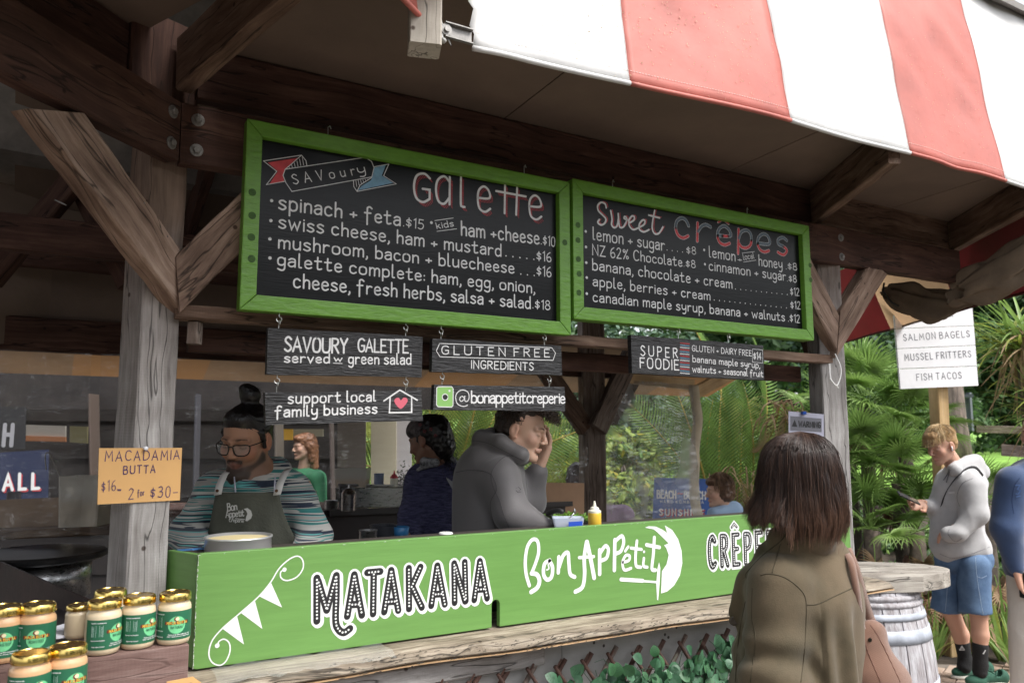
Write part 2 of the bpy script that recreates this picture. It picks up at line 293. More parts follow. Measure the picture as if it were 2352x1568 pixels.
class Canvas:
    """a flat painted face: maps picture points to its plane"""
    def __init__(s, O, U, Vv, N): s.O, s.U, s.V, s.N = Vector(O), Vector(U).normalized(), Vector(Vv).normalized(), Vector(N).normalized(); s.k = 0
    def uv(s, x, y): q = atP(x, y, s.O, s.N)-s.O; return (q.dot(s.U), q.dot(s.V))
    @property
    def frame(s): return (s.O, s.U, s.V, s.N)
    def z(s): s.k += 1; return .0008+.00002*(s.k % 40)
    def stroke(s, b, pts, w, cf=None, sm=True, zz=None, taper=None, closed=False):
        q = [s.uv(*(cf(*p) if cf else p)) for p in pts]
        if closed: q.append(q[0])
        ribbon(b, smooth(q) if sm else q, w, s.frame, s.z() if zz is None else zz, taper=taper)
    def poly(s, b, pts, cf=None, zz=.0006, sm=False):
        q = [s.uv(*(cf(*p) if cf else p)) for p in pts]
        if sm: q = smooth(q+[q[0]])[:-1]
        b.add([s.O+s.U*a+s.V*c+s.N*zz for a, c in q], [tuple(range(len(q)))])
    def text(s, b, t, p0, p1, cap, w=.09, cf=None, track=.13, seed=1, jit=.012, zz=None):
        """t from baseline point p0 to p1 (picture points), cap = capital height in picture pixels at p0; w relative to it"""
        a = s.uv(*(cf(*p0) if cf else p0)); e = s.uv(*(cf(*p1) if cf else p1)); q = (p0[0], p0[1]-cap); c = s.uv(*(cf(*q) if cf else q))
        H = math.hypot(c[0]-a[0], c[1]-a[1]); st, Wd = layout(t, track, jit, seed); Ln = math.hypot(e[0]-a[0], e[1]-a[1]); an = math.atan2(e[1]-a[1], e[0]-a[0]); k = Ln/Wd
        for gi, g in enumerate(st):
            pts = [(a[0]+x*k*math.cos(an)-y*H*math.sin(an), a[1]+x*k*math.sin(an)+y*H*math.cos(an)) for x, y in g]
            ribbon(b[LW[gi]] if isinstance(b, list) else b, pts, w*H, s.frame, s.z() if zz is None else zz)
        return H
    def disc(s, b, p, r, cf=None, zz=None, n=14, uvp=None):
        u, v = uvp if uvp else s.uv(*(cf(*p) if cf else p)); z = s.z() if zz is None else zz
        b.add([s.O+s.U*(u+r*math.cos(6.2832*k/n))+s.V*(v+r*math.sin(6.2832*k/n))+s.N*z for k in range(n)], [tuple(range(n))])
def along(pts, step):
    """points every step along a polyline"""
    out = []; acc = step*.5
    for a, c in zip(pts, pts[1:]):
        l = math.hypot(c[0]-a[0], c[1]-a[1])
        while acc <= l: out.append((a[0]+(c[0]-a[0])*acc/l, a[1]+(c[1]-a[1])*acc/l)); acc += step
        acc -= l
    return out
# ================================================================== materials
wdark = wood('dark_red_timber', (.035, .016, .011), (.07, .033, .023), (.13, .07, .05), .8, .8)
wmid = wood('brown_timber', (.07, .04, .028), (.16, .10, .07), (.27, .19, .14), .8, .9)
wgrey = wood('weathered_grey_timber', (.20, .185, .175), (.34, .325, .315), (.48, .465, .455), .85, 1.0, .8)
wgreyb = wood('weathered_brown_grey_timber', (.09, .065, .05), (.19, .145, .12), (.31, .26, .225), .85, 1.0, .8)
wbr = wood('brown_brace_timber', (.11, .066, .048), (.26, .175, .13), (.42, .31, .245), .8, .9, .7)
wpale = wood('pale_new_pine', (.50, .33, .15), (.62, .43, .22), (.70, .52, .30), .6, .7, .25, knots=False)
wled = wood('bleached_slab_timber', (.10, .075, .055), (.26, .215, .165), (.42, .37, .30), .7, 1.3, .8)
steel = mat('galvanised_steel', (.24, .23, .22), .55, .7, var=.25, vscale=60)
hookm = mat('bright_hook_wire', (.6, .6, .58), .3, 1)
ply = mat('ceiling_plywood', (.15, .108, .082), .9, var=.12, vscale=3, bump=.15, bscale=30)
black = mat('soot_black', (.012, .012, .012), .6)
E45 = math.radians(45)
DL = V(math.cos(E45), math.sin(E45), 0)         # run of the left bay (towards the corner)
NL = V(math.sin(E45), -math.cos(E45), 0)        # its outward normal
P1 = V(.285, 2.40, 0)                           # where the outer faces of the two corner beams meet
P2 = V(3.17, 2.40, 0)
B1 = V(-.383, .924, 0); T1 = V(.924, .383, 0)     # into the stall / across the left post
B2 = V(.383, .924, 0); T2 = V(.924, -.383, 0)
pav = empty('market_pavilion', (1.7, 3.2, 0), 'rough sawn timber market pavilion with braced posts and dark board ceiling', 'pavilion')
# ---- posts: weathered grey below; browner top mixes sheltered timber with painted-in roof shade
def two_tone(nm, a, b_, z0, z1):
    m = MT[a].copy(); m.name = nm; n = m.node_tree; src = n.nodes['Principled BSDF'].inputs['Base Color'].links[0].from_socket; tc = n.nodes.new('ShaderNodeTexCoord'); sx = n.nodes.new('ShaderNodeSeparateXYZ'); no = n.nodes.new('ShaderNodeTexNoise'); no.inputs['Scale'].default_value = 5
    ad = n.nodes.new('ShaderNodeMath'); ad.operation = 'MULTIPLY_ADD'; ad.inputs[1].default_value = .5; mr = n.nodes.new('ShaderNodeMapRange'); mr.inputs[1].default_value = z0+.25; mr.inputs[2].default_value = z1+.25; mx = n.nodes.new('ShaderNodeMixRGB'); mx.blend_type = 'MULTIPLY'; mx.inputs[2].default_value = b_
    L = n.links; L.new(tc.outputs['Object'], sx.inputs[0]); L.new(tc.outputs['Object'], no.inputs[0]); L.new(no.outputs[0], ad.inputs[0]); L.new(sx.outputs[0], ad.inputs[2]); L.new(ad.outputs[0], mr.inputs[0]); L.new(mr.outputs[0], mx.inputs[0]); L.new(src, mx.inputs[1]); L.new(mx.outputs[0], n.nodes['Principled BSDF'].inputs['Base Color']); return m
wpost = two_tone('weathered_shaded_timber', 'weathered_grey_timber', (.55, .40, .31, 1), 1.75, 2.35)
pc1 = P1+B1*(.054+.058)
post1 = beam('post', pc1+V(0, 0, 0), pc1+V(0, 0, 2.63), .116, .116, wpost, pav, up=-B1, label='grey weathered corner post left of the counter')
pc2 = P2+B2*(.054+.06)+T2*.03
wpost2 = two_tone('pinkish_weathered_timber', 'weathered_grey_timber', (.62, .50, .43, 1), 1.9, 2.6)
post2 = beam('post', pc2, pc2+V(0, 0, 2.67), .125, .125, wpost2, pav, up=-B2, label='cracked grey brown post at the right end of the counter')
# ---- corner beams (outer faces at Y = 2.40)
def bm(name, a, b, w, h, m=wdark, **k): return beam(name, a, b, w, h, m, pav, **k)
e = V(0, .027, 2.545)
b_f = bm('beam', P1+e, P1+V(4.0, .027, 2.583)-V(0, 0, 0), .054, .183)
el = NL*-.027
b_l = bm('beam', P1+el+V(0, 0, 2.545)-DL*.004, P1+el+V(0, 0, 2.545)-DL*2.6, .054, .183)
for dx in (.035,):
    for z in (2.497, 2.59):
        bolt(b_f, P1+V(.045, 0, z), (0, -1, 0), steel); bolt(b_l, P1-DL*.04+V(0, 0, z), NL, steel)
for z in (2.52, 2.615): bolt(b_f, V(3.27, 2.40, z), (0, -1, 0), steel)
# blocking standing on the beams between the rafters
bm('corner_block', pc1+B1*.05+V(0, 0, 2.64), pc1+B1*.05+V(0, 0, 2.93), .22, .12, wdark, up=-B1)
bm('blocking_board', V(.34, 2.53, 2.787), V(3.2, 2.53, 2.787), .05, .17, wdark, jit=.001)
bm('blocking_board', V(3.26, 2.53, 2.80), V(4.37, 2.53, 2.80), .05, .17, wmid, jit=.001)
q = P1-NL*.13
bm('blocking_board', q+V(-.02, .05, 2.787), q-DL*2.4+V(0, 0, 2.787), .05, .17, wdark)
# ---- rafters running out over the courtyard
def rafter(root, ang, L, m=wmid, z=2.70):
    d = V(math.cos(math.radians(ang)), math.sin(math.radians(ang)), 0)
    return bm('rafter', root-d*.02+V(0, 0, z+.085), root+d*L+V(0, 0, z+.125), .05, .17, m)
rafter(V(.30, 2.46, 0), -76, .95)
rafter(V(3.22, 2.50, 0), -118.5, .755)
rafter(V(4.40, 2.50, 0), -122, .76)
for s_ in (.95, 1.75): rafter(P1-DL*s_+NL*-.02, -45, 1.2)
# ---- ceiling boards
def slab(name, poly, m, t=.012, par=pav, label=None):
    b = MB(); b.prism(poly, (0, 0, t)); o = b.build(name, m, par)
    if label: o['label'] = label
    return o
zi, zo = 2.874, 2.905
J = (.63, 1.25)                                    # inner end of the mitre
def cz(x, y, z): return V(x, y, z)
seams = [.34, 1.45, 2.65, 3.85, 5.3]
for a, b_ in zip(seams, seams[1:]):
    slab('ceiling_board', [cz(a+.003, 2.56, zi), cz(b_-.003, 2.56, zi), cz(b_-.003-(.25 if b_ > 5 else 0), 1.86, zo), cz(max(a+.003, .5), 1.86, zo)], ply)
for k in range(3):
    a, c = P1-DL*(k*1.05+.0 if k else -.0)-NL*.16, P1-DL*((k+1)*1.05-.005)-NL*.16
    a2, c2 = a+NL*1.35, c+NL*1.35
    if k == 0: a2 = V(.50, 1.86, 0); a3 = V(.9, 1.80, 0)
    slab('ceiling_board', [a+V(0, 0, zi)]+([a2+V(0, 0, zo), a3+V(0, 0, zo)] if k == 0 else [a2+V(0, 0, zo)])+[c2+V(0, 0, zo), c+V(0, 0, zi)], ply)
# inner roof, sloping up from the beams and down to the rear
for (x0, x1) in ((-.2, 1.1), (1.105, 2.3), (2.305, 3.5), (3.505, 4.7)):
    slab('ceiling_board', [V(x0, 2.57, 2.9), V(x1, 2.57, 2.9), V(x1, 3.5, 3.2), V(x0, 3.5, 3.2)], ply)
    slab('ceiling_board', [V(x0, 3.505, 3.2), V(x1, 3.505, 3.2), V(x1, 4.5, 2.66), V(x0, 4.5, 2.66)], ply)
slab('roof_sheet', [V(.6, 1.94, 3.76), V(6, 1.90, 3.82), V(5.6, 3.2, 4.3), V(-1.5, 3.2, 4.3), V(-3, 1.2, 4.3), V(-3, -1.0, 3.75), V(-.6, .75, 3.76)], mat('grey_roof', (.20, .185, .17), .8, var=.25), .035)
slab('roof_sheet', [V(-2.2, 2.6, 4.2), V(5.2, 2.6, 4.2), V(5.2, 4.5, 2.86), V(-.6, 4.5, 2.86), V(-3.2, 3.6, 2.9), V(-3, 2.2, 4.2)], MT['grey_roof'], .03)
for x in (.55, 1.7, 2.9, 4.1):                        # purlins and inner rafters in the gloom
    bm('inner_rafter', V(x, 2.6, 2.83), V(x+.05, 3.5, 3.12), .045, .14, wdark); bm('inner_rafter', V(x, 4.45, 2.60), V(x+.05, 3.5, 3.10), .045, .14, wdark)
# ---- braces in the plane of the beams
def inL(x, y): return atP(x, y, P1-NL*.03, NL)
def inF(x, y, Y=2.43): return atY(x, y, Y)
brL = bm('brace', inL(112, 258), inL(403, 652), .06, .135, wbr, up=ZZ, cut1=-1.3, cut0=.75, step=.06, jit=.002, label='knotty diagonal brace left of the menu boards')
bm('brace', inF(405, 655), inF(610, 455), .06, .12, wbr, cut0=.95, step=.06, jit=.002)
# right hand pair
bm('brace', inF(1800, 540), inF(1912, 765), .06, .125, wbr, cut1=-1.0, jit=.002)
bm('brace', inF(1914, 768), inF(2008, 618), .06, .13, wbr, cut0=1.5, cut1=-.4, jit=.002, label='brace right of the sweet menu board')
bm('brace', V(3.30, 2.62, 2.08), V(3.62, 3.0, 2.5), .05, .11, wdark)
# dark braces and struts inside on the left
for a, b_, w_ in (((-20, 640), (165, 420), .1), ((190, 430), (300, 650), .1)):
    bm('brace', atD(a[0], a[1], 3.2), atD(b_[0], b_[1], 3.1), .05, w_, wdark)
bm('tie_beam', V(-1.2, 3.45, 2.42), V(4.4, 3.45, 2.42), .06, .14, wdark)
# ---- rails behind the boards
bm('rail', V(.30, 2.462, 2.02), V(3.24, 2.462, 2.022), .05, .042, wmid, label='narrow upper rail under the menu boards')
bm('rail', V(.36, 2.60, 1.955), V(3.16, 2.60, 1.958), .04, .075, wdark)
bm('rail_block', V(.36, 2.475, 1.93), V(.36, 2.475, 1.995), .035, .04, wgreyb)
# ---- rear frame
YB = 4.25
rear_post = bm('post', atY(1362, 1190, YB)*1+V(0, 0, -.9), atY(1362, 1190, YB)+V(0, 0, 1.6), .15, .15, wgreyb, up=-B2, label='rear post behind the salad tray')
bm('beam', V(-1.6, YB+.03, 2.13), V(3.5, YB+.03, 2.13), .06, .16, wdark)
bm('beam', V(-1.6, YB-.08, 2.52), V(4.5, YB-.08, 2.52), .06, .18, wdark)
bm('brace', atY(1250, 845, YB-.03), atY(1345, 985, YB-.03), .06, .12, wmid)
bm('brace', atY(1372, 985, YB-.1), atY(1450, 815, YB-.1), .06, .13, wgreyb)
bm('brace', atY(1398, 965, YB+.05), atY(1490, 805, YB+.05), .06, .11, wdark)
bm('batten', atY(1424, 866, YB), atY(1592, 884, YB), .03, .075, wpale, label='pale batten along the top of the clear curtain')
bm('brace', atY(1590, 905, YB+.02), atY(1745, 822, YB+.02), .05, .09, wpale)
bm('post', V(-1.35, YB, 0), V(-1.35, YB, 2.9), .12, .12, wdark)
bm('post', V(-.35-.4, YB+.02, 1.0), V(-.75, YB+.02, 2.3), .09, .09, wdark)
for (x0, x1) in ((-2.2, -.4), (-.395, 1.3), (1.305, 2.7)):
    b = MB(); b.prism([V(x0, YB+.05, 2.2), V(x1, YB+.05, 2.2), V(x1, YB+.05, 2.75), V(x0, YB+.05, 2.75)], V(0, .01, 0)); b.build('gable_board', ply, pav)
bm('side_board', V(-2.4, 4.2, 2.5), V(-2.4, -.6, 2.5), .02, 1.3, ply)
bm('side_board', V(-2.35, 3.6, 2.45), V(.1, 4.35, 2.45), .02, .75, ply)
# nails sticking out of the left brace
nails = MB()
for (x, y, dx, dy) in ((168, 470, -26, -12), (327, 470, 22, -6), (380, 550, 22, -10)):
    p = atP(x, y, P1, NL)-NL*.02; nails.tube([p, p+(RT*dx-ZZ*dy)*.0011], .0016, 5)
nails.build('nail', steel, pav)
# radial partition board beside the jars and board wall behind the left bay
pb0 = pc1+T1*-.06; d_ = V(math.cos(math.radians(59.5+47)), math.sin(math.radians(59.5+47)), 0)
a = atZ(264, 1400, 1.13)
b2 = atZ(-80, 1252, 1.13)
part = MB(); part.prism([a, b2, V(b2.x, b2.y, .3), V(a.x, a.y, .3)], NL*-.018)
pbm = wood('dark_oxblood_board', (.022, .010, .010), (.035, .017, .016), (.05, .027, .026), .6, .6, .2, knots=False)
pt = part.build('stall_partition', pbm); props(pt, 'dark oxblood partition board sloping behind the jars on the left', 'partition')

# ================================================================== awning
red = mat('awning_red', (.47, .13, .10), .55, var=.16, vscale=2.4, bump=.4, bscale=6, tl=.12)
white = mat('awning_white', (.60, .595, .585), .6, var=.09, vscale=2.2, bump=.4, bscale=6, tl=.12)
aw = empty('striped_awning', (2.4, 1.8, 2.72), 'red and white striped canvas awning hanging over the front of the stall', 'awning')
zx = [(.86, 2.70), (.935, 2.706), (1.487, 2.74), (2.2, 2.767), (2.91, 2.783), (3.617, 2.788), (4.33, 2.79), (5.0, 2.79)]
def zbot(x):
    for (a, za), (b, zb) in zip(zx, zx[1:]):
        if x <= b: return za+(zb-za)*(x-a)/(b-a)
    return zx[-1][1]
def awpt(x, t, off=0):                             # t: 0 at the hem, 1 at the roof
    y = 1.80+.16*t+off; z = zbot(x)+t*1.03
    w_ = min(1, t*4); y += .008*math.sin(x*5+1)*(1-t)+(.005+.018*w_)*noise.noise(V(x*2.2, t*2, 3))+.011*w_*noise.noise(V(x*7+t*4, t*5, 8))+.016*math.exp(-((x-.95)/.13)**2-((t-.12)/.12)**2)*math.sin(8*(t*9+x*2))
    y += .02*math.exp(-((x-3.25)/.12)**2)*math.exp(-(t/.25)**2)
    xx = x+(.035*t if x < .95 else 0)
    return V(xx, y, z)
bounds = [.935, 1.487, 2.201, 2.911, 3.617, 4.33, 5.0]
for i, (a, c) in enumerate(zip(bounds, bounds[1:])):
    m = white if i % 2 == 0 else red; n = max(6, int((c-a)/.03))
    b = MB(); b.grid([[awpt(a+(c-a)*k/n, t/26) for t in range(27)] for k in range(n+1)]); b.build('stripe', m, aw, smooth=True, solid=.0015)
    hb = MB(); hb.tube([awpt(a+(c-a)*k/n, 0)+V(0, -.002, 0) for k in range(n+1)], .008, 8); hb.build('hem', m, aw, smooth=True)
    st = MB()
    for k in range(int((c-a)/.012)):
        x = a+.006+k*.012; st.tube([awpt(x, .045)-V(0, .003, 0), awpt(x+.007, .045)-V(0, .003, 0)], .0007, 4)
    st.build('stitching', mat('thread', (.7, .6, .55), .8), aw)['kind'] = 'stuff'
    if i: s2 = MB(); s2.tube([awpt(a, t/26)-V(0, .0008, 0) for t in range(27)], .0013, 6); s2.build('seam', white if i % 2 else red, aw)
# chaff stuck to the canvas
fl = MB(); fr = random.Random(3)
for k in range(900):
    cx = fr.choice((1.75, 1.95, 2.1, 1.6, 3.05, 3.3, 3.5, 1.35, 2.6)); x = cx+fr.gauss(0, .09); t = abs(fr.gauss(.3, .2))
    if not .95 < x < 4.9 or t > .95: continue
    p = awpt(x, t)-V(0, .0035, 0); an = fr.uniform(0, 3.14); l = fr.uniform(.0015, .005)
    fl.add([p+V(math.cos(an)*l, 0, math.sin(an)*l), p+V(-math.sin(an)*.0012, -.001, math.cos(an)*.0012), p-V(math.cos(an)*l, 0, math.sin(an)*l), p+V(math.sin(an)*.0012, .0005, -math.cos(an)*.0012)], [(0, 1, 2, 3)])
fl.build('chaff', mat('dry_chaff', (.62, .50, .30), .8), aw, fix=False)['kind'] = 'stuff'
# the piece over the neighbouring bay
aw2 = empty('striped_awning', (.7, 1.5, 2.75), 'short end of awning with red strip and white edge left of the bracket', 'awning')
e0, e1 = atZ(1020, 95, 2.74), atZ(640, -300, 2.74)
def a2(u, t): p = e0+(e1-e0)*u; return p+V(-.05*t, .03*t, .5*t)
for (u0, u1, m) in ((0, .14, white), (.14, 1, red)):
    b = MB(); b.grid([[a2(u0+(u1-u0)*k/8, t/8) for t in range(9)] for k in range(9)]); b.build('stripe', m, aw2, smooth=True, solid=.0015)
    hb = MB(); hb.tube([a2(u0+(u1-u0)*k/8, 0) for k in range(9)], .008, 8); hb.build('hem', m, aw2, smooth=True)
# timber stub and galvanised bracket that carry the two awnings
blk = atZ(985, 105, 2.665)
sw = wood('white_end_grain', (.42, .39, .33), (.52, .48, .42), (.62, .58, .5), .7, 1, .3)
beam('rafter_tail', blk+V(-.0, .03, 0), blk+V(0, .03, .5), .085, .085, sw, pav, up=V(-.35, -1, 0), label='pale cut timber end between the two awnings')
brk = MB(); c0, c1 = atY(1020, 70, 1.79), atY(1083, 88, 1.79)
dz = V(0, 0, .018)
brk.prism([c0-dz, c1-dz, c1+dz, c0+dz], V(0, .004, 0)); brk.prism([c0+dz, c1+dz, c1+dz+V(0, -.012, 0), c0+dz+V(0, -.012, 0)], V(0, 0, .003)); brk.prism([c0-dz, c1-dz, c1-dz+V(0, -.012, 0), c0-dz+V(0, -.012, 0)], V(0, 0, -.003))
brk.lathe([(.016, 0), (.016, .004), (.008, .004), (.008, .01)], 14, M=Matrix.Translation(c0+V(.004, -.004, 0)) @ Matrix.Rotation(math.pi/2, 4, 'X'))
brk.prism([c0+V(-.012, 0, .03), c0+V(.01, 0, .0), c0+V(.02, -.004, -.04), c0+V(.0, 0, -.01)], V(0, .003, 0))
ob = brk.build('awning_bracket', steel, aw)

# awning seen from inside on the far right, its canvas lit through
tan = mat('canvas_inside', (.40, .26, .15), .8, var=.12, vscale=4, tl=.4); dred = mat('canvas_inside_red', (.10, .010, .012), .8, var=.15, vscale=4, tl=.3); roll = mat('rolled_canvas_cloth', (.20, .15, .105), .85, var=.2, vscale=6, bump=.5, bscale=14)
aw3 = empty('striped_awning', (4.6, 3.2, 2.4), 'dark red and tan awning seen from its inner side right of the stall', 'awning')
la, lb = atZ(1935, 787, 2.50), atZ(2440, 647, 2.50)
ta, tb = V(4.3, 3.9, 2.80), V(4.42, 1.5, 2.80)
ta = la+(V(-.45, -.1, .5)); tb = lb+V(-.42, -.1, .5)
def a3(u, t): p = (la*(1-u)+lb*u)*(1-t)+(ta*(1-u)+tb*u)*t; return p+V(0, 0, -.03*math.sin(t*3.14))+V(.012*math.sin(u*23)*(1-t), 0, 0)
def usplit(x):
    best = min(range(201), key=lambda k: abs((lambda P: (CXP+FPX*(P-CAMP).dot(RT)/(P-CAMP).dot(FW)))(a3(k/200, 0))-x))
    return best/200
us = [0, usplit(2046), usplit(2202), 1]
for i in range(3):
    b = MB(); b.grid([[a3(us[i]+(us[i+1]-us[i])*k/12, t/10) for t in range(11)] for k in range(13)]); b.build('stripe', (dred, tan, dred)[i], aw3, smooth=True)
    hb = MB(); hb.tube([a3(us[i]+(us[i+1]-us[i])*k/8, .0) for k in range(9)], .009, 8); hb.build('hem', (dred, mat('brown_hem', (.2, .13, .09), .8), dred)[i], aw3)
# canvas bundle tied under the beam end
def bundle(p, q, r, seed, name, lab):
    g = MB(); n = 40; P = []
    for i in range(n+1):
        u = i/n; c = p*(1-u)+q*u+V(0, 0, -.05*math.sin(u*math.pi)); rr = r*(.55+.6*math.sin(math.pi*min(1, u*1.1))**.6); row = []
        for k in range(44):
            a_ = k/44*2*math.pi; w_ = rr*(1+.16*math.sin(3*a_+u*4+seed)+.10*math.sin(7*a_-u*3)+.55*noise.noise(V(math.cos(a_)*1.6, math.sin(a_)*1.6, u*3+seed))+.25*noise.noise(V(math.cos(a_)*5, math.sin(a_)*5, u*4+seed))); row.append(c+ZZ*w_*math.sin(a_)*.8+V(.3, 1, 0).normalized()*w_*math.cos(a_))
        P.append(row+[row[0]])
    g.grid(P); o = g.build(name, roll, None, smooth=True); return props(o, lab, 'canvas')
o = bundle(atD(2035, 672, 4.75), atD(2225, 690, 4.25), .085, 1, 'rolled_canvas', 'tan canvas rolled up below the end of the beam'); 
strap = MB(); sp = atD(2036, 676, 4.62); strap.tube([sp+ZZ*.07+RT*-.01, sp+RT*-.02+ZZ*.02, sp+RT*.03-ZZ*.05, sp+RT*.07-ZZ*.07], .006, 6); strap.build('strap', mat('black_strap', (.012, .012, .012), .7), o)
o2 = bundle(atD(2195, 672, 4.22), atD(2420, 520, 3.75), .11, 4, 'rolled_canvas', 'tan canvas gathered in a thick roll at the right edge under the roof')
# rear awning: warm underside glimpsed above the clear curtain
aw4 = empty('striped_awning', (1.5, 4.8, 2.3), 'tan rear awning glowing above the clear curtain behind the stall', 'awning')
xs = [-2.0, -1.3, -.6, .1, .8, 1.5, 2.2, 2.9, 3.6, 4.3, 5.0]
for i, (a, c) in enumerate(zip(xs, xs[1:])):
    b = MB(); b.grid([[V(a+(c-a)*k/4, 4.34+.75*t/4, 2.33-.33*t/4-.02*math.sin(t/4*3.1)) for t in range(5)] for k in range(5)]); b.build('stripe', mat('canvas_rear', (.22, .14, .08), .85, var=.15, vscale=3, tl=.35) if i % 3 else mat('canvas_rear_orange', (.30, .16, .07), .85, tl=.35), aw4, smooth=True)
# hanging cable tie
ct = MB(); c_ = [atY(1905, 835, 2.38), atY(1908, 870, 2.37), atY(1925, 890, 2.37)]; ct.tube(smooth([tuple(p) for p in c_]), .004, 6)
c_ = [atY(1918, 812, 2.38), atY(1932, 850, 2.36), atY(1922, 885, 2.36), atY(1906, 868, 2.37)]; ct.tube(smooth([tuple(p) for p in c_]), .003, 6)
props(ct.build('cable_tie', mat('white_plastic', (.75, .74, .72), .4)), 'white cable tie hanging from the right hand brace', 'cable tie')
# ================================================================== menu boards and signs
paint = mat('chalk_white_paint', (.66, .66, .66), .6, var=.06, vscale=30); credp = mat('chalk_red', (.52, .05, .06), .6, var=.15, vscale=40); cblue = mat('chalk_blue', (.16, .32, .45), .6, var=.15, vscale=40)
cslate = mat('chalk_slate', (.10, .135, .17), .6, var=.2, vscale=40)
blackb = mat('blackboard_paint', (.004, .004, .005), .3, var=.3, vscale=5, bump=.05, bscale=7, stretch=(3, 1, 30), spec=.22)
planky = mat('black_plank_paint', (.02, .02, .022), .42, var=.4, vscale=9, bump=.8, bscale=9, stretch=(2, 1, 22), spec=.4)
green = mat('frame_green_paint', (.12, .28, .03), .42, var=.10, vscale=6, bump=.25, bscale=6, stretch=(4, 4, 14), spec=.5)
gdark = mat('moss_green_spot', (.035, .09, .012), .7, var=.3, vscale=60)
UX, UZ, NY = V(1, 0, 0), V(0, 0, 1), V(0, -1, 0)
def hook(parent, x, z0, z1, y, eye=True):
    b = MB(); m = (z0+z1)/2; r = .008
    b.tube([V(x, y, z0), V(x, y, m+r*1.8)], .0014, 5)
    b.tube([V(x+r*math.sin(a), y, m+r*.8+r*math.cos(a)) for a in [k*.55 for k in range(0, 10)]], .0016, 5)
    b.tube([V(x, y+.002, z1), V(x, y+.002, m-r*1.2)], .0014, 5)
    b.tube([V(x+.002, y-r*math.sin(a)*.9, m-r*.3+r*math.cos(a)) for a in [k*.6 for k in range(0, 10)]], .0016, 5)
    return b.build('hook', hookm, parent)
def menu_board(x0, x1, z0, z1, label, fw=.048, dep=.045, Y=2.36):
    t = empty('menu_board', ((x0+x1)/2, Y+.02, z0), label, 'menu board')
    rn = random.Random(int(x0*100))
    def fr(poly):
        b = MB(); b.prism([V(x, Y, z) for x, z in poly], V(0, dep, 0)); return b.build('frame_rail', green, t, bevel=.003)
    g = .0008
    fr([(x0, z1), (x1, z1), (x1-fw, z1-fw), (x0+fw, z1-fw)]); fr([(x0, z0), (x0+fw, z0+fw), (x1-fw, z0+fw), (x1, z0)])
    fr([(x0, z0+g), (x0, z1-g), (x0+fw-g, z1-fw-g), (x0+fw-g, z0+fw+g)]); fr([(x1, z0+g), (x1-fw+g, z0+fw+g), (x1-fw+g, z1-fw-g), (x1, z1-g)])
    b = MB(); b.box(((x0+x1)/2, Y+.030, (z0+z1)/2), ((x1-x0)/2-fw+.004, .005, (z1-z0)/2-fw+.004)); b.build('blackboard', blackb, t)
    return t, Canvas((x0, Y+.025, z0), UX, UZ, NY), Canvas((x0, Y, z0), UX, UZ, NY)
b1, C1, F1 = menu_board(.463, 1.643, 2.027, 2.61, 'left menu board, savoury galette list in a bright green frame')
b2, C2, F2 = menu_board(1.657, 2.992, 2.09, 2.627, 'right menu board, sweet crepes list in a bright green frame', dep=.06)
for (x, z, t) in ((.72, 2.61, b1), (1.46, 2.612, b1), (1.87, 2.625, b2), (2.62, 2.625, b2)):
    h = MB(); h.tube([V(x, 2.39, z-.004), V(x, 2.39, z+.035), V(x+.006, 2.393, z+.042), V(x+.012, 2.396, z+.034)], .002, 6); h.build('hook', hookm, t)
cB = CR(600, 280, 1450, 2298); cC = CR(1400, 430, 2060, 2352)
w = MB(); r = MB(); bl = MB(); k1 = 2.7035*1.0884      # crop px per picture px
def line(C, t, p0, p1, cap, wd, cf, par, m=None, **k):
    b = [MB() for _ in t.split(' ')]; C.text(b, t, p0, p1, cap, wd, cf, **k)
    for q in b:
        if q.v: q.build('word', m or paint, par, fix=False)
def tB(t, p0, p1, cap, wd=.105, **k): line(C1, t, p0, p1, cap, wd, cB, b1, **k)
lines = [("spinach + feta", (258, 655), (1080, 768), 102), ("swiss cheese, ham + mustard", (258, 783), (1762, 975), 95), ("mushroom, bacon + bluecheese", (255, 918), (1850, 1090), 92),
         ("galette complete: ham, egg, onion,", (250, 1035), (1990, 1224), 92), ("cheese, fresh herbs, salsa + salad", (358, 1185), (1960, 1328), 96),
         (".$15", (1100, 772), (1238, 795), 66), ("ham +cheese", (1492, 832), (2020, 893), 96), (".$10", (2032, 893), (2126, 910), 64), ("$16", (2003, 1001), (2100, 1013), 64), ("$16", (2003, 1103), (2100, 1115), 64), (".$18", (1975, 1325), (2092, 1338), 62)]
for i, (t, a, b_, c) in enumerate(lines): tB(t, a, b_, c, wd=.118 if '$' not in t else .105, seed=i)
tB("kids", (1328, 790), (1443, 772), 42, wd=.13)
for p in ([(1315, 735), (1440, 717)], [(1330, 807), (1463, 790)]): C1.stroke(w, p, .0022, cB, sm=False)
for p in ((213, 600), (208, 735), (202, 858), (202, 987), (1293, 748)): C1.disc(w, p, .0052, cB)
for i in range(5): C1.disc(w, (1797+i*47, 972+i*6), .0026, cB)
for i in range(3): C1.disc(w, (1897+i*45, 1095+i*5), .0026, cB)
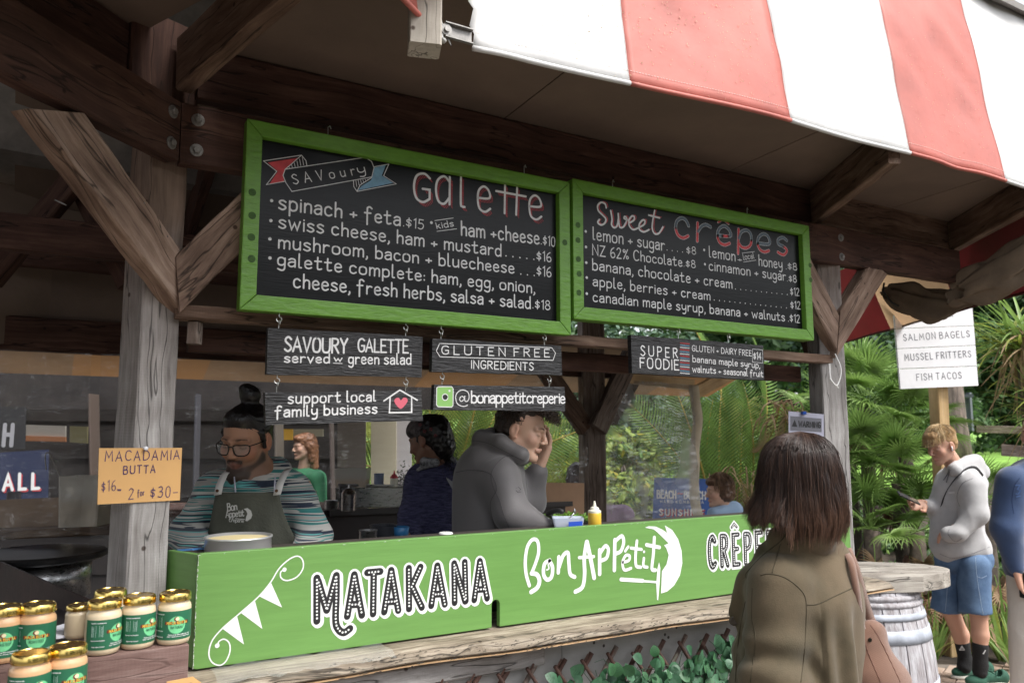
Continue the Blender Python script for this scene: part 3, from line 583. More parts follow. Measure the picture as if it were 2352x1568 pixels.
# big word
big = [('G', 1162, 600, 1280, 195), ('a', 1312, 612, 1415, 300), ('l', 1480, 640, 1517, 210), ('e', 1596, 668, 1690, 285), ('e', 1945, 720, 2036, 270)]
paths = []
for ch, x0, y0, x1, cap in big:
    a = C1.uv(*cB(x0, y0)); e_ = C1.uv(*cB(x1, y0+(x1-x0)*.13)); q = C1.uv(*cB(x0, y0-cap)); H = q[1]-a[1]; st, Wd = glyph(ch); kx = (e_[0]-a[0])/Wd; sh = (e_[1]-a[1])/(e_[0]-a[0])
    if ch == 'a': st = [smooth([(.31, .5), (.2, .62), (.07, .52), (.03, .3), (.08, .05), (.2, 0), (.31, .16)]), [(.31, .62), (.31, 0)]]
    for s_ in st: paths.append([(a[0]+x*kx, a[1]+y*H+x*kx*sh) for x, y in s_])
for pts in ([(1790, 488), (1787, 685)], [(1872, 505), (1865, 695)], [(1730, 535), (1930, 572)]): paths.append([C1.uv(*cB(*p)) for p in pts])
for pth in paths:
    for (x, y) in along(pth, .0062):
        ribbon(r, [(x+.0085-.0035, y-.009+.005), (x+.0085+.0035, y-.009-.005)], .0016, C1.frame, .0005, caps=False)
wb = MB()
for pth in paths: ribbon(wb, pth, .0082, C1.frame, C1.z()+.0003)
wb.build('big_word', paint, b1, fix=False)
# ribbon banner
C1.poly(r, [(187, 342), (400, 310), (312, 383), (290, 425), (298, 468), (197, 490), (255, 402)], cB)
C1.poly(bl, [(905, 378), (985, 358), (958, 430), (1035, 480), (797, 530), (822, 500), (885, 462), (900, 420)], cB)
for pts in ([(158, 332), (415, 293), (445, 330), (452, 368)], [(158, 332), (248, 402), (178, 492), (300, 470)], [(305, 388), (845, 308)], [(305, 388), (290, 430), (310, 480), (350, 538)], [(350, 538), (890, 440)],
            [(845, 308), (888, 335), (905, 378), (890, 440)], [(905, 372), (1005, 353), (970, 432), (1055, 487), (790, 538)], [(790, 538), (768, 505), (766, 466)], [(415, 293), (345, 355), (305, 388)], [(790, 538), (810, 495), (888, 445)]):
    C1.stroke(w, pts, .0024, cB, sm=len(pts) == 3 and 0)
for i in range(6): C1.stroke(w, [(330+i*18, 372-i*13), (334+i*19, 380-i*4)], .0018, cB, sm=False)
for i in range(6): C1.stroke(w, [(782+i*16, 465-i*2), (788+i*16, 505-i*9)], .0018, cB, sm=False)
tB("SAVour", (360, 490), (780, 425), 66, .10, track=.42); tB("y", (795, 420), (848, 413), 66, .10)
w.build('chalk_outlines', paint, b1, fix=False)['kind'] = 'stuff'; r.build('red_chalk_marks', credp, b1, fix=False)['kind'] = 'stuff'; bl.build('ribbon_end', cblue, b1, fix=False)
# ---- sweet board
w = MB(); r = MB(); bl = MB()
lines = [("lemon + sugar", (290, 600), (930, 700), 108), ("NZ 62% Chocolate", (285, 738), (1085, 842), 92), ("banana, chocolate + cream", (285, 870), (1530, 1037), 98), ("apple, berries + cream", (290, 1012), (1335, 1142), 92), ("canadian maple syrup, banana + walnuts", (290, 1152), (2000, 1327), 92),
         ("$8", (1125, 725), (1208, 735), 66), (".$8", (1100, 843), (1203, 855), 66), ("$12", (2050, 1095), (2130, 1103), 66), ("$12", (2052, 1213), (2140, 1222), 66), (".$12", (2030, 1330), (2135, 1343), 68), ("lemon", (1325, 755), (1558, 792), 96), ("+", (1580, 800), (1618, 804), 60),
         ("honey", (1768, 832), (1978, 862), 92), (".$8", (2010, 865), (2108, 876), 62), ("cinnamon + sugar", (1325, 872), (2010, 968), 88), (".$8", (2020, 974), (2105, 985), 62)]
for i, (t, a, b_, c) in enumerate(lines): line(C2, t, a, b_, c, .108, cC, b2, seed=i+40)
line(C2, "local", (1634, 783), (1730, 768), 50, .11, cC, b2)
for p in ([(1620, 722), (1732, 710)], [(1635, 802), (1745, 785)]): C2.stroke(w, p, .002, cC, sm=False)
for p in ((228, 530), (230, 668), (233, 808), (237, 940), (237, 1083), (1283, 695), (1290, 822)): C2.disc(w, p, .0055, cC)
for i in range(4): C2.disc(w, (952+i*46, 695+i*6), .0024, cC)
for i in range(11): C2.disc(w, (1562+i*46, 1042+i*5), .0024, cC)
for i in range(15): C2.disc(w, (1372+i*46, 1140+i*5), .0024, cC)
sweet = [[(410, 320), (400, 285), (365, 272), (335, 300), (340, 345), (378, 385), (407, 420), (395, 458), (362, 472), (335, 450), (348, 425)], [(450, 345), (462, 420), (458, 470), (482, 497), (508, 475), (520, 400)], [(517, 372), (522, 440), (532, 492), (562, 490), (590, 440), (590, 408), (574, 398), (570, 415), (602, 428)],
         [(620, 452), (655, 430), (660, 400), (638, 394), (613, 430), (616, 480), (650, 514), (692, 500)], [(705, 492), (745, 470), (755, 435), (733, 430), (705, 465), (706, 512), (745, 534), (790, 515)], [(842, 342), (825, 430), (820, 505), (842, 550), (880, 545), (915, 490)], [(788, 385), (885, 410)]]
for s_ in sweet: C2.stroke(r, [(x+16, y-6) for x, y in s_], .0032, cC, zz=.0004)
wb = MB()
for s_ in sweet: C2.stroke(wb, s_, .0075, cC, zz=C2.z()+.0004)
wb.build('script_word', paint, b2, fix=False)
crepe = [[(1145, 480), (1120, 430), (1080, 412), (1040, 440), (1030, 500), (1050, 560), (1095, 588), (1140, 570)], [(1225, 455), (1222, 615)], [(1228, 530), (1260, 485), (1300, 470), (1340, 490)], [(1405, 565), (1515, 570), (1505, 515), (1460, 482), (1415, 510), (1402, 570), (1420, 625), (1465, 650), (1510, 635)],
         [(1590, 510), (1585, 725)], [(1592, 590), (1615, 535), (1665, 520), (1700, 560), (1700, 640), (1665, 675), (1620, 670), (1595, 640)], [(1765, 635), (1862, 640), (1855, 580), (1815, 552), (1770, 580), (1760, 640), (1780, 690), (1820, 712), (1860, 700)], [(2020, 610), (1985, 585), (1945, 600), (1945, 640), (1990, 665), (2020, 700), (1990, 738), (1940, 715)]]
mid = {0: 505, 1: 530, 2: 540, 3: 570, 4: 610, 5: 620, 6: 645, 7: 665}
C2.stroke(r, [(1408, 448), (1452, 425), (1500, 462)], .007, cC, sm=False, zz=.0010); C2.stroke(w, [(1406, 449), (1452, 424), (1502, 464)], .0092, cC, sm=False, zz=.0006)
for i, s_ in enumerate(crepe):
    sm_ = smooth(s_) if len(s_) > 2 else [s_[0], ((s_[0][0]+s_[1][0])/2, (s_[0][1]+s_[1][1])/2), s_[1]]
    C2.stroke(w, sm_, .0148, cC, sm=False, zz=.0005+i*.00001)
    run = []; side = None
    for p in sm_+[None]:
        sd_ = None if p is None else p[1] > mid[i]
        if sd_ != side and run:
            if len(run) > 1: C2.stroke(r if side else bl, run, .0118, cC, sm=False, zz=.0010+i*.00001)
            run = run[-1:] if p is not None else []
        side = sd_
        if p is not None: run.append(p)
w.build('chalk_outlines', paint, b2, fix=False)['kind'] = 'stuff'; r.build('red_chalk_marks', credp, b2, fix=False)['kind'] = 'stuff'; bl.build('blue_chalk_marks', cslate, b2, fix=False)['kind'] = 'stuff'
# round filler spots on the frames
for F_c, par_, cf_, pts_ in ((F1, b1, cB, ((83, 543), (82, 700), (77, 846), (78, 992), (2195, 882))), (F2, b2, cC, ((160, 473), (160, 607), (163, 776), (170, 907), (168, 1075), (2228, 830), (2234, 960)))):
    for p in pts_: s_c = MB(); F_c.disc(s_c, p, .0115, cf_, zz=.0006); s_c.build('screw_cover', gdark, par_, fix=False)
# ---- hanging planks
cD = CR(640, 760, 1440, 2352); YS = 2.365
def plank(c4, label, thick=.022, cf=cD, nudge=0):
    P = [atY(*cf(*p), YS) for p in c4]; c = sum(P, V(0, 0, 0))/4
    t = empty('hanging_sign', c, label, 'hanging sign')
    b = MB(); n = 10; ring = []
    rn = random.Random(int(c.x*991))
    for a, d in zip(P, P[1:]+P[:1]):
        for k in range(n): ring.append(a.lerp(d, k/n)+V(0, 0, rn.uniform(-.0012, .0012)))
    b.prism(ring, V(0, thick, 0)); b.build('plank', planky, t, bevel=0)
    return t, Canvas(P[3], (P[2]-P[3]), UZ, NY), P
s1, D1, Pa = plank([(88, 175), (1225, 238), (1218, 535), (78, 515)], 'black hanging sign reading savoury galette served with green salad')
s2, D2, Pb = plank([(65, 650), (1215, 635), (1226, 857), (72, 886)], 'black hanging sign with a pink heart inside a little white house')
s3, D3, Pc = plank([(1298, 250), (2243, 308), (2250, 522), (1292, 495)], 'black hanging sign reading gluten free ingredients in a rounded outline')
s4, D4, Pd = plank([(1310, 592), (2268, 608), (2273, 785), (1302, 778)], 'black hanging sign with a green camera logo and handle')
w = MB()
PARS = {}
def tD(C, b, t, p0, p1, cap, wd=.13, **k): line(C, t, p0, p1, cap, wd, cD, PARS[id(C)], **k)
for C_, s__ in ((D1, s1), (D2, s2), (D3, s3), (D4, s4)): PARS[id(C_)] = s__
tD(D1, w, "SAVOURY", (202, 348), (665, 372), 106, .14, track=.09); tD(D1, w, "GALETTE", (742, 363), (1114, 380), 96, .13, track=.08); tD(D1, w, "served", (203, 430), (535, 442), 70, .16); tD(D1, w, "w", (568, 428), (628, 432), 42, .2); D1.stroke(w, [(565, 444), (630, 448)], .0022, cD, sm=False); tD(D1, w, "green salad", (675, 450), (1135, 464), 80, .13)
w.build('underline', paint, s1, fix=False)
w = MB(); r = MB()
tD(D2, w, "support local", (228, 735), (872, 737), 82, .14); tD(D2, w, "family business", (138, 832), (885, 826), 80, .15)
for p in ([(935, 738), (1050, 662), (1180, 740)], [(980, 712), (978, 826), (1142, 828), (1138, 712)]): D2.stroke(w, p, .0048, cD, sm=False)
D2.poly(r, [(1060, 800), (1025, 768), (1012, 740), (1022, 722), (1045, 720), (1060, 738), (1078, 720), (1100, 722), (1110, 742), (1095, 770)], cD, sm=True)
w.build('house_outline', paint, s2, fix=False); r.build('heart', mat('heart_pink', (.62, .12, .17), .6), s2, fix=False)
w = MB()
tD(D3, w, "GLUTEN FREE", (1358, 368), (2155, 403), 62, .13, track=.28); tD(D3, w, "INGREDIENTS", (1578, 476), (2036, 499), 58, .14)
D3.stroke(w, [(1345, 290), (2170, 335), (2198, 375), (2180, 428), (1350, 388), (1322, 345), (1345, 290)], .0026, cD, sm=False)
w.build('rounded_outline', paint, s3, fix=False)
w = MB(); gq = MB()
D4.poly(gq, [(1335, 607), (1435, 607), (1445, 620), (1447, 745), (1437, 758), (1335, 752), (1326, 740), (1325, 620)], cD)
D4.stroke(w, [(1335, 607), (1435, 607), (1447, 622), (1447, 745), (1437, 758), (1337, 754), (1326, 740), (1326, 618)], .0030, cD, closed=True, sm=False)
u0 = D4.uv(*cD(1388, 684)); bk = MB(); D4.disc(bk, 0, .0098, uvp=u0, zz=.0007)
ribbon(w, [(u0[0]+.0106*math.cos(a*.35), u0[1]+.0106*math.sin(a*.35)) for a in range(19)], .003, D4.frame, .0012); D4.disc(w, (1420, 638), .0038, cD)
tD(D4, w, "@", (1462, 738), (1563, 742), 118, .035*1.6); tD(D4, w, "bonappetitcreperie", (1578, 727), (2268, 738), 88, .13, track=.05)
w.build('logo_outline', paint, s4, fix=False); gq.build('camera_logo', mat('logo_green', (.22, .45, .12), .6), s4, fix=False); bk.build('logo_lens', black, s4, fix=False)
idc = lambda x, y: (x, y)
s5, D5, Pe = plank([(1449, 769), (1753, 793), (1755, 873), (1452, 856)], 'black hanging sign reading super foodie under the sweet menu board', cf=idc)
w = MB(); r = MB(); bl = MB()
for (t, a, b_, c, k) in (("SUPER", (1471, 816), (1556, 821), 22, .3), ("FOODIE", (1469, 844), (1559, 849), 23, .16), ("GLUTEN + DAIRY FREE", (1589, 805), (1726, 816), 13, .12), ("$14", (1730, 823), (1748, 825), 16, .1), ("banana maple syrup,", (1590, 830), (1745, 844), 15, .12), ("walnuts + seasonal fruit", (1590, 853), (1752, 864), 15, .12)):
    line(D5, t, a, b_, c, .12, None, s5, track=k)
D5.stroke(w, [(1728, 800), (1751, 802), (1751, 832), (1728, 830)], .0016, closed=True, sm=False)
for i in range(15): D5.stroke((r, bl, w)[i % 3], [(1562, 787+i*4.9), (1583, 789+i*4.9)], .0026, sm=False)
w.build('price_box', paint, s5, fix=False)['kind'] = 'stuff'; r.build('red_chalk_marks', credp, s5, fix=False)['kind'] = 'stuff'; bl.build('blue_chalk_marks', cblue, s5, fix=False)['kind'] = 'stuff'
def at_cd(x, y): return atY(*cD(x, y), YS)
for (x, ya, yb, t) in ((175, 70, 180, s1), (1110, 140, 230, s1), (160, 515, 640, s2), (1110, 535, 640, s2), (1370, 165, 258, s3), (2132, 212, 298, s3), (1378, 498, 592, s4), (2168, 520, 605, s4)):
    a, b_ = at_cd(x, ya), at_cd(x, yb); hook(t, (a.x+b_.x)/2, a.z+.004, b_.z-.004, YS+.01)
for (x, ya, yb) in ((1562, 748, 778), (1677, 762, 788)):
    a, b_ = atY(x, ya, YS), atY(x, yb, YS); hook(s5, a.x, a.z+.008, b_.z-.003, YS+.01)

# ================================================================== the green counter front
pgreen = mat('counter_green_paint', (.135, .285, .075), .36, var=.05, vscale=5, bump=.06, bscale=10, stretch=(1, 1, 12), spec=.5)
pwhite = mat('vinyl_white', (.80, .81, .80), .4); pblack = mat('vinyl_black', (.018, .018, .02), .4)
Yp = 2.34; x0, x1, zb, zt = .376, 3.15, 1.032, 1.338
cE = CR(480, 1250, 1280, 2352); cF = CR(1200, 1250, 2000, 2352)
nx0 = atY(*cE(2203, 935), Yp).x; nx1 = atY(*cE(2262, 925), Yp).x; nzt = atY(*cE(2228, 731), Yp).z
gp = empty('counter_front_panel', (1.75, Yp, zb), 'long bright green painted counter front with marquee lettering and a white crescent logo', 'sign board')
b = MB(); rr = .012
xa = (nx0+nx1)/2; hw = (nx1-nx0)/2
def arc(cx, cz_, r_, a0, a1, n=5): return [(cx+r_*math.cos(math.radians(a0+(a1-a0)*k/n)), cz_+r_*math.sin(math.radians(a0+(a1-a0)*k/n))) for k in range(n+1)]
prof = arc(x0+rr, zb+rr, rr, 180, 270)+[(nx0, zb)]+[(xa-hw*math.cos(math.radians(t)), nzt-hw+hw*math.sin(math.radians(t))) for t in range(0, 181, 20)]+[(nx1, zb), (x1, zb), (x1, zt)]+arc(x0+rr, zt-rr, rr, 90, 180)
b.prism([V(x, Yp, z) for x, z in prof], V(0, .022, 0)); b.build('panel', pgreen, gp, bevel=.0022)
# left return, mitred towards the post
rd = V(-.383*1.05, .924*1.05, 0).normalized()
A = V(x0+.004, Yp+.012, 0); Bq = A+rd*.16
b = MB(); b.prism([A+V(0, 0, zb), Bq+V(0, 0, zb), Bq+V(0, 0, zt-.006), A+V(0, 0, zt-.004)], V(.018, .004, 0)); b.build('side_panel', pgreen, gp, bevel=.002)
b = MB(); b.prism([V(x0+.02, Yp+.023, zt-.03), V(x1-.02, Yp+.023, zt-.03), V(x1-.02, Yp+.20, zt-.03), V(x0-.03, Yp+.20, zt-.03)], V(0, 0, .014)); b.build('shelf', mat('shelf_dark', (.05, .04, .035), .7), gp)
# chipped paint along the left edge
ch = MB(); cr_ = random.Random(5)
for k in range(60):
    z = cr_.uniform(zb+.004, zt-.006); h = cr_.uniform(.001, .006); wd = cr_.uniform(.0008, .0035)
    ch.add([V(x0+.0008, Yp-.0004, z-h), V(x0+.0008+wd, Yp-.0004, z-h*.3), V(x0+.0008+wd*.7, Yp-.0004, z+h*.8), V(x0+.0008, Yp-.0004, z+h)], [(0, 1, 2, 3)])
for k in range(26):
    x = cr_.uniform(x0, x1-.3); ch.add([V(x, Yp-.0004, zt-.004), V(x+cr_.uniform(.002, .012), Yp-.0004, zt-.0045), V(x+.004, Yp-.0004, zt-.0025)], [(0, 1, 2)])
ch.build('chipped_paint', mat('bare_primer', (.55, .58, .52), .7), gp, fix=False)['kind'] = 'stuff'
PC = Canvas((x0, Yp, zb), UX, UZ, NY)
w = MB(); k_ = MB(); dts = MB()
def marq(strokes, cf=None, uv=False, W1=.0345, W2=.0212, dot=.0031, st=.0100, zo=0):
    w = MB(); k_ = MB(); dts = MB()
    for i, s_ in enumerate(strokes):
        q = s_ if uv else [PC.uv(*cf(*p)) for p in s_]
        z = .0007+(i+zo)*.00002
        ribbon(w, q, W1, PC.frame, z); ribbon(w, [(x+.004, y-.004) for x, y in q], W1, PC.frame, z-.0003)
        ribbon(k_, q, W2, PC.frame, z+.0007)
        for p in along(q, st): PC.disc(dts, 0, dot, uvp=p, zz=z+.0014, n=10)
    o = w.build('letter', pwhite, gp, fix=False); k_.build('letter_face', pblack, o, fix=False); dts.build('letter_dots', pwhite, o, fix=False)['kind'] = 'stuff'
sm = smooth
for zo, L_ in enumerate(([[(917, 570), (917, 885)], [(925, 590), (990, 805)], [(990, 805), (1057, 560)], sm([(1060, 550), (1060, 700), (1055, 880), (1075, 945), (1115, 970), (1160, 940)])],
        [[(1192, 545), (1140, 850)], [(1192, 545), (1248, 842)], [(1165, 765), (1225, 762)]], [[(1288, 530), (1383, 521)], [(1335, 530), (1330, 832)]],
        [[(1463, 512), (1412, 818)], [(1463, 512), (1515, 807)], [(1432, 745), (1495, 740)]], [[(1592, 497), (1594, 795)], [(1678, 488), (1612, 635)], [(1620, 640), (1688, 785)]],
        [[(1802, 478), (1757, 772)], [(1802, 478), (1857, 762)], [(1778, 690), (1835, 685)]], [[(1925, 462), (1929, 750)], [(1932, 480), (2006, 740)], [(2003, 452), (2011, 738)]],
        [[(2114, 445), (2073, 730)], [(2114, 445), (2168, 718)], [(2092, 655), (2145, 650)]])): marq(L_, cE, zo=zo*4)
# CREPERIE
def ux(x, y): return PC.uv(*cF(x, y))
uC, uE = ux(1672, 505)[0], ux(2020, 455)[0]; pitch = (uE-uC)/4; zC0, zC1 = ux(1690, 492)[1], ux(1690, 268)[1]; Hh = zC1-zC0
for i, ch_ in enumerate("CREPERIE"):
    st, Wd = glyph(ch_); kx = pitch*.56/.42; sts = [[(uC+.008+(i-(.45 if i == 7 else 0)+(.12 if i == 6 else 0))*pitch+px*kx*(.9 if ch_ == 'C' else 1), zC0+py*Hh) for px, py in s_] for s_ in st]
    marq(sts, uv=True, W1=.031, W2=.0185, dot=.0027, st=.0086, zo=i*3+30)
ca = uC+2*pitch+.02; marq([[(ca-.014, zC1+.030), (ca, zC1+.043), (ca+.014, zC1+.030)]], uv=True, W1=.022, W2=.011, dot=.0022, st=.006)
# bunting
PC.stroke(w, [(190, 1062), (198, 1035), (235, 1018), (272, 1045), (279, 1105), (250, 1178), (205, 1210), (150, 1190), (124, 1130), (145, 1035), (222, 940), (355, 825), (490, 705), (578, 600), (640, 500), (715, 432), (775, 409), (812, 437), (815, 500), (770, 562), (700, 588), (656, 570), (650, 530), (675, 508)], .0036, cE, zz=.0008)
PC.disc(w, (185, 1066), .0062, cE); PC.disc(w, (679, 508), .0062, cE)
w.build('bunting_swirl', pwhite, gp, fix=False)
for t in ([(222, 940), (330, 846), (382, 1057)], [(355, 822), (462, 738), (517, 943)], [(492, 703), (580, 604), (662, 786)]): wf = MB(); PC.poly(wf, t, cE, zz=.0006); wf.build('bunting_flag', pwhite, gp, fix=False)
# brush script and crescent
BR = [MB()]
def br(pts, wd, tp=None): PC.stroke(BR[0], pts, wd*1.32, cF, taper=tp)
def nl_(nm='letter'): BR[0].build(nm, pwhite, gp, fix=False); BR[0] = MB()
br([(362, 625), (338, 540), (332, 440), (348, 340), (385, 288), (422, 300), (430, 380), (408, 460), (380, 530)], .0095); br([(378, 535), (418, 545), (436, 590), (420, 640), (375, 672)], .0115); nl_()
br([(512, 440), (474, 465), (466, 540), (492, 582), (525, 560), (532, 490), (510, 445)], .0105); br([(500, 470), (505, 500), (490, 510)], .004); nl_()
br([(578, 415), (574, 530)], .0105); br([(580, 490), (610, 405), (645, 385), (652, 460), (662, 540), (695, 562)], .0105); nl_()
br([(782, 305), (765, 420), (768, 540), (752, 635), (700, 670)], .0115); br([(785, 305), (812, 430), (838, 568)], .0125); br([(728, 420), (835, 412)], .0085); nl_()
br([(878, 365), (878, 540)], .0115); br([(882, 385), (920, 335), (942, 360), (930, 420), (895, 440)], .0105); nl_(); br([(990, 290), (986, 512)], .0115); br([(992, 300), (1040, 262), (1055, 305), (1035, 370), (1000, 390)], .0105); nl_()
br([(1050, 455), (1092, 440), (1098, 408), (1070, 405), (1046, 455), (1060, 510), (1108, 498)], .0085); br([(1066, 372), (1088, 340)], .008); nl_()
br([(1152, 298), (1142, 400), (1146, 478), (1180, 490)], .0095); br([(1108, 350), (1186, 360)], .0085); nl_(); br([(1203, 425), (1200, 480), (1228, 490)], .0085); PC.disc(BR[0], (1204, 377), .0052, cF); nl_()
br([(1280, 272), (1272, 400), (1262, 500), (1288, 512)], .0105); br([(1222, 326), (1318, 345)], .0105); nl_()
br([(1035, 580), (1195, 590)], .0105); br([(1190, 592), (1300, 600)], .006); nl_('crepe_spreader')
w = MB(); PC.poly(w, [(1315, 452), (1324, 500), (1318, 610), (1308, 735), (1300, 728), (1294, 610), (1303, 500)], cF, zz=.0012); w.build('spreader_blade', pwhite, gp, fix=False); w = MB()
PC.poly(w, [(1330, 683), (1336, 520), (1370, 470), (1386, 400), (1368, 350), (1352, 330), (1385, 315), (1340, 270), (1300, 232), (1275, 212), (1213, 200), (1240, 190), (1290, 192), (1340, 215), (1375, 240), (1358, 184), (1412, 218), (1455, 285), (1480, 370), (1486, 460), (1468, 550), (1425, 625), (1375, 668)], cF, zz=.0009)
w.build('crescent_logo', pwhite, gp, fix=False)

# ================================================================== yellow card on the post
cG = CR(0, 850, 500, 1307)
n1 = -B1; oc = pc1+n1*.064
yc = [atP(*cG(*p), oc, n1) for p in ((648, 705), (1190, 703), (1175, 1045), (637, 1073))]
card = empty('price_card', sum(yc, V(0, 0, 0))/4, 'orange card reading macadamia butta pinned to the grey post', 'sign')
b = MB(); b.prism(yc, n1*-.0015); b.build('card', mat('orange_card', (.62, .36, .14), .7, var=.03, vscale=9), card, bevel=.0)
YC = Canvas(yc[3], T1, UZ, n1); w = MB()
for (t, a, b_, c, wd) in (("MACADAMIA", (682, 790), (1170, 778), 64, .10), ("BUTTA", (803, 875), (1012, 863), 50, .13), ("$16", (660, 990), (752, 982), 68, .07), ("2", (836, 1038), (870, 1035), 72, .07), ("for", (898, 1020), (942, 1014), 42, .1), ("$30-", (978, 1030), (1158, 1022), 70, .08)):
    YC.text(w, t, a, b_, c, wd, cG, jit=.03, track=.2)
YC.stroke(w, [(765, 975), (790, 975)], .0022, cG, sm=False); YC.stroke(w, [(768, 982), (788, 981)], .0022, cG, sm=False)
w.build('lettering', mat('purple_ink', (.06, .03, .11), .6), card, fix=False)
b = MB(); pp = atP(*cG(942, 706), oc, n1); M = Matrix.Translation(pp) @ n1.to_track_quat('Z', 'Y').to_matrix().to_4x4(); b.lathe([(.0045, 0), (.003, .004), (.003, .008), (.006, .010), (.006, .012)], 12, M=M); b.build('push_pin', mat('pin_white', (.8, .8, .85), .2), card, smooth=True)
# warning notice on the right post
n2 = -B2; oc2 = pc2+n2*.069
wc = [atP(x, y, oc2, n2) for x, y in ((1811, 944), (1892, 951), (1893, 1070), (1812, 1066))]
note = empty('warning_notice', sum(wc, V(0, 0, 0))/4, 'white warning notice clipped to the post behind the woman in the olive coat', 'notice')
b = MB(); b.prism(wc, n2*-.001); b.build('paper', mat('notice_paper', (.34, .34, .42), .6), note)
WC = Canvas(wc[3], T2, UZ, n2); w = MB(); WC.poly(w, [(1815, 955), (1887, 961), (1887, 992), (1815, 988)], zz=.0008); w.build('grey_band', mat('band_grey', (.12, .12, .14), .6), note, fix=False)
w = MB(); WC.text(w, "WARNING", (1834, 979), (1884, 982), 12, .24, zz=.0014, track=.16); WC.poly(w, [(1818, 979), (1825, 963), (1831, 980)], zz=.0013); w.build('lettering', pblack, note, fix=False)
b = MB(); cp = atP(1846, 948, oc2+n2*.006, n2); b.box(cp, (.012, .006, .007)); b.build('clip', mat('blue_clip', (.01, .05, .25), .3), note)
# ================================================================== ground
def hd(x, y):
    d = x*FH.x+y*FH.y; l = x*RT.x+y*RT.y
    t = min(1, max(0, (d-6.6)/6)); h = 1.25*t*t*(3-2*t)+max(0, d-13)*.035
    return h-.0+ (.05*noise.noise(V(x*.5, y*.5, 0)) if d > 7 else 0)
gm = mat('garden_soil', (.035, .026, .018), .95, var=.5, vscale=4, bump=.6, bscale=20)
lawn = mat('lawn_green', (.17, .32, .05), .9, var=.3, vscale=3, bump=.6, bscale=120)
g = MB(); n = 90
def gp_(i, j):
    a = (i/n*2-1); c = (j/n*2-1); x = math.copysign(abs(a)**2.6, a)*250; y = math.copysign(abs(c)**2.6, c)*250
    return V(x, y, hd(x, y)-.02)
g.grid([[gp_(i, j) for j in range(n+1)] for i in range(n+1)])
go = g.build('ground', [gm, lawn], None, smooth=True, fix=False); props(go, 'ground of the market garden rising to a lawn', kind='structure')
for p in go.data.polygons:
    c = p.center; d = c.x*FH.x+c.y*FH.y
    p.material_index = 1 if d > 11.2 else 0
# courtyard bricks
conc = mat('paving_bed', (.16, .135, .115), .9, var=.2, vscale=8)
brickm = mat('paving_brick', (.30, .20, .145), .85, var=.3, vscale=5, bump=.4, bscale=60, col2=(.40, .31, .25))
pv = MB(); pv.box((2, 1.6, -.02), (9, 3.6, .02)); 
pv = MB(); c1 = [atZ(2290, 1640, 0), atZ(2060, 1470, 0)]
pe = empty('courtyard_paving', (3, 1, 0)); props(pe, 'brick paving of the courtyard', kind='structure')
e1 = 1.66*1800/470  # far edge of the paving, metres along the view
b = MB(); b.add([FH*-3+RT*-6+V(0, 0, .004), FH*-3+RT*6+V(0, 0, .004), FH*(5.9)+RT*6+V(0, 0, .004), FH*6.0+RT*1.2+V(0, 0, .004), FH*6.0+RT*-6+V(0, 0, .004)], [(0, 1, 2, 3, 4)]); b.build('paving_bed', conc, pe)
bme = []
for s_ in range(5):
    q = MB(); rr = random.Random(s_); q.box((0, 0, .012), (.112, .048, .012)); o = q.build('brick', brickm, pe, bevel=.004)
    bme.append(o)
proto = [o.data for o in bme]
for o in bme: bpy.data.objects.remove(o)
rb = random.Random(9); an = math.radians(59.5-38); ca, sa = math.cos(an), math.sin(an)
cnt = 0
for i in range(-30, 30):
    for j in range(-60, 60):
        lx, ly = i*.236+(j % 2)*.118, j*.104; c = FH*5.1+RT*3.0+V(lx*ca-ly*sa, lx*sa+ly*ca, 0)
        q = c-CAMP; dd = q.dot(FH); px = CXP+FPX*q.dot(RT)/q.dot(FW)
        if 3.9 < dd < 5.9 and 2030 < px < 2400:
            o = bpy.data.objects.new('brick', proto[cnt % 5]); COL.objects.link(o)
            o.matrix_basis = Matrix.Translation(c+V(0, 0, .002+rb.uniform(-.002, .002))) @ Matrix.Rotation(an+rb.uniform(-.01, .01), 4, 'Z') @ Matrix.Rotation(rb.uniform(-.01, .01), 4, 'X'); put(o, pe); cnt += 1

# ================================================================== counter ledge, wall, trellis
led = empty('slab_ledge', (1.7, 2.22, 1.0), 'bleached waney edged timber slab ledge under the green counter panel', 'ledge')
def edge(x): return 2.185+.018*math.sin(x*2.3)+.012*math.sin(x*7+1)+.006*noise.noise(V(x*6, 0, 0))
P = []
for i in range(90):
    x = .28+i*2.95/89; e_ = edge(x); t0 = 1.026; low = .982+.008*noise.noise(V(x*3, 5, 0))
    P.append([V(x, 2.60, t0), V(x, 2.30, t0), V(x, e_+.05, t0-.002), V(x, e_+.018, t0-.010), V(x, e_+.004, t0-.026), V(x, e_, (t0+low)/2-.002), V(x, e_+.012, low+.012), V(x, e_+.04, low), V(x, 2.42, low)])
b = MB(); b.grid(P); b.prism([P[0][k] for k in range(9)], V(-.001, 0, 0)); 
lm = bpy.data.materials.new('slab'); 
so_ = b.build('slab', wled, led, smooth=True)
tanm = mat('raw_tan_wood', (.34, .22, .12), .6, var=.2, vscale=8, stretch=(1, 20, 20))
b = MB(); b.grid([[r[5]+V(0, -.0012, -.012), r[6]+V(0, -.0018, -.001), r[7]+V(0, 0, -.0018), V(r[0].x, 2.3, r[7].z-.0018)] for r in P]); b.build('bark_edge', tanm, led, smooth=True)
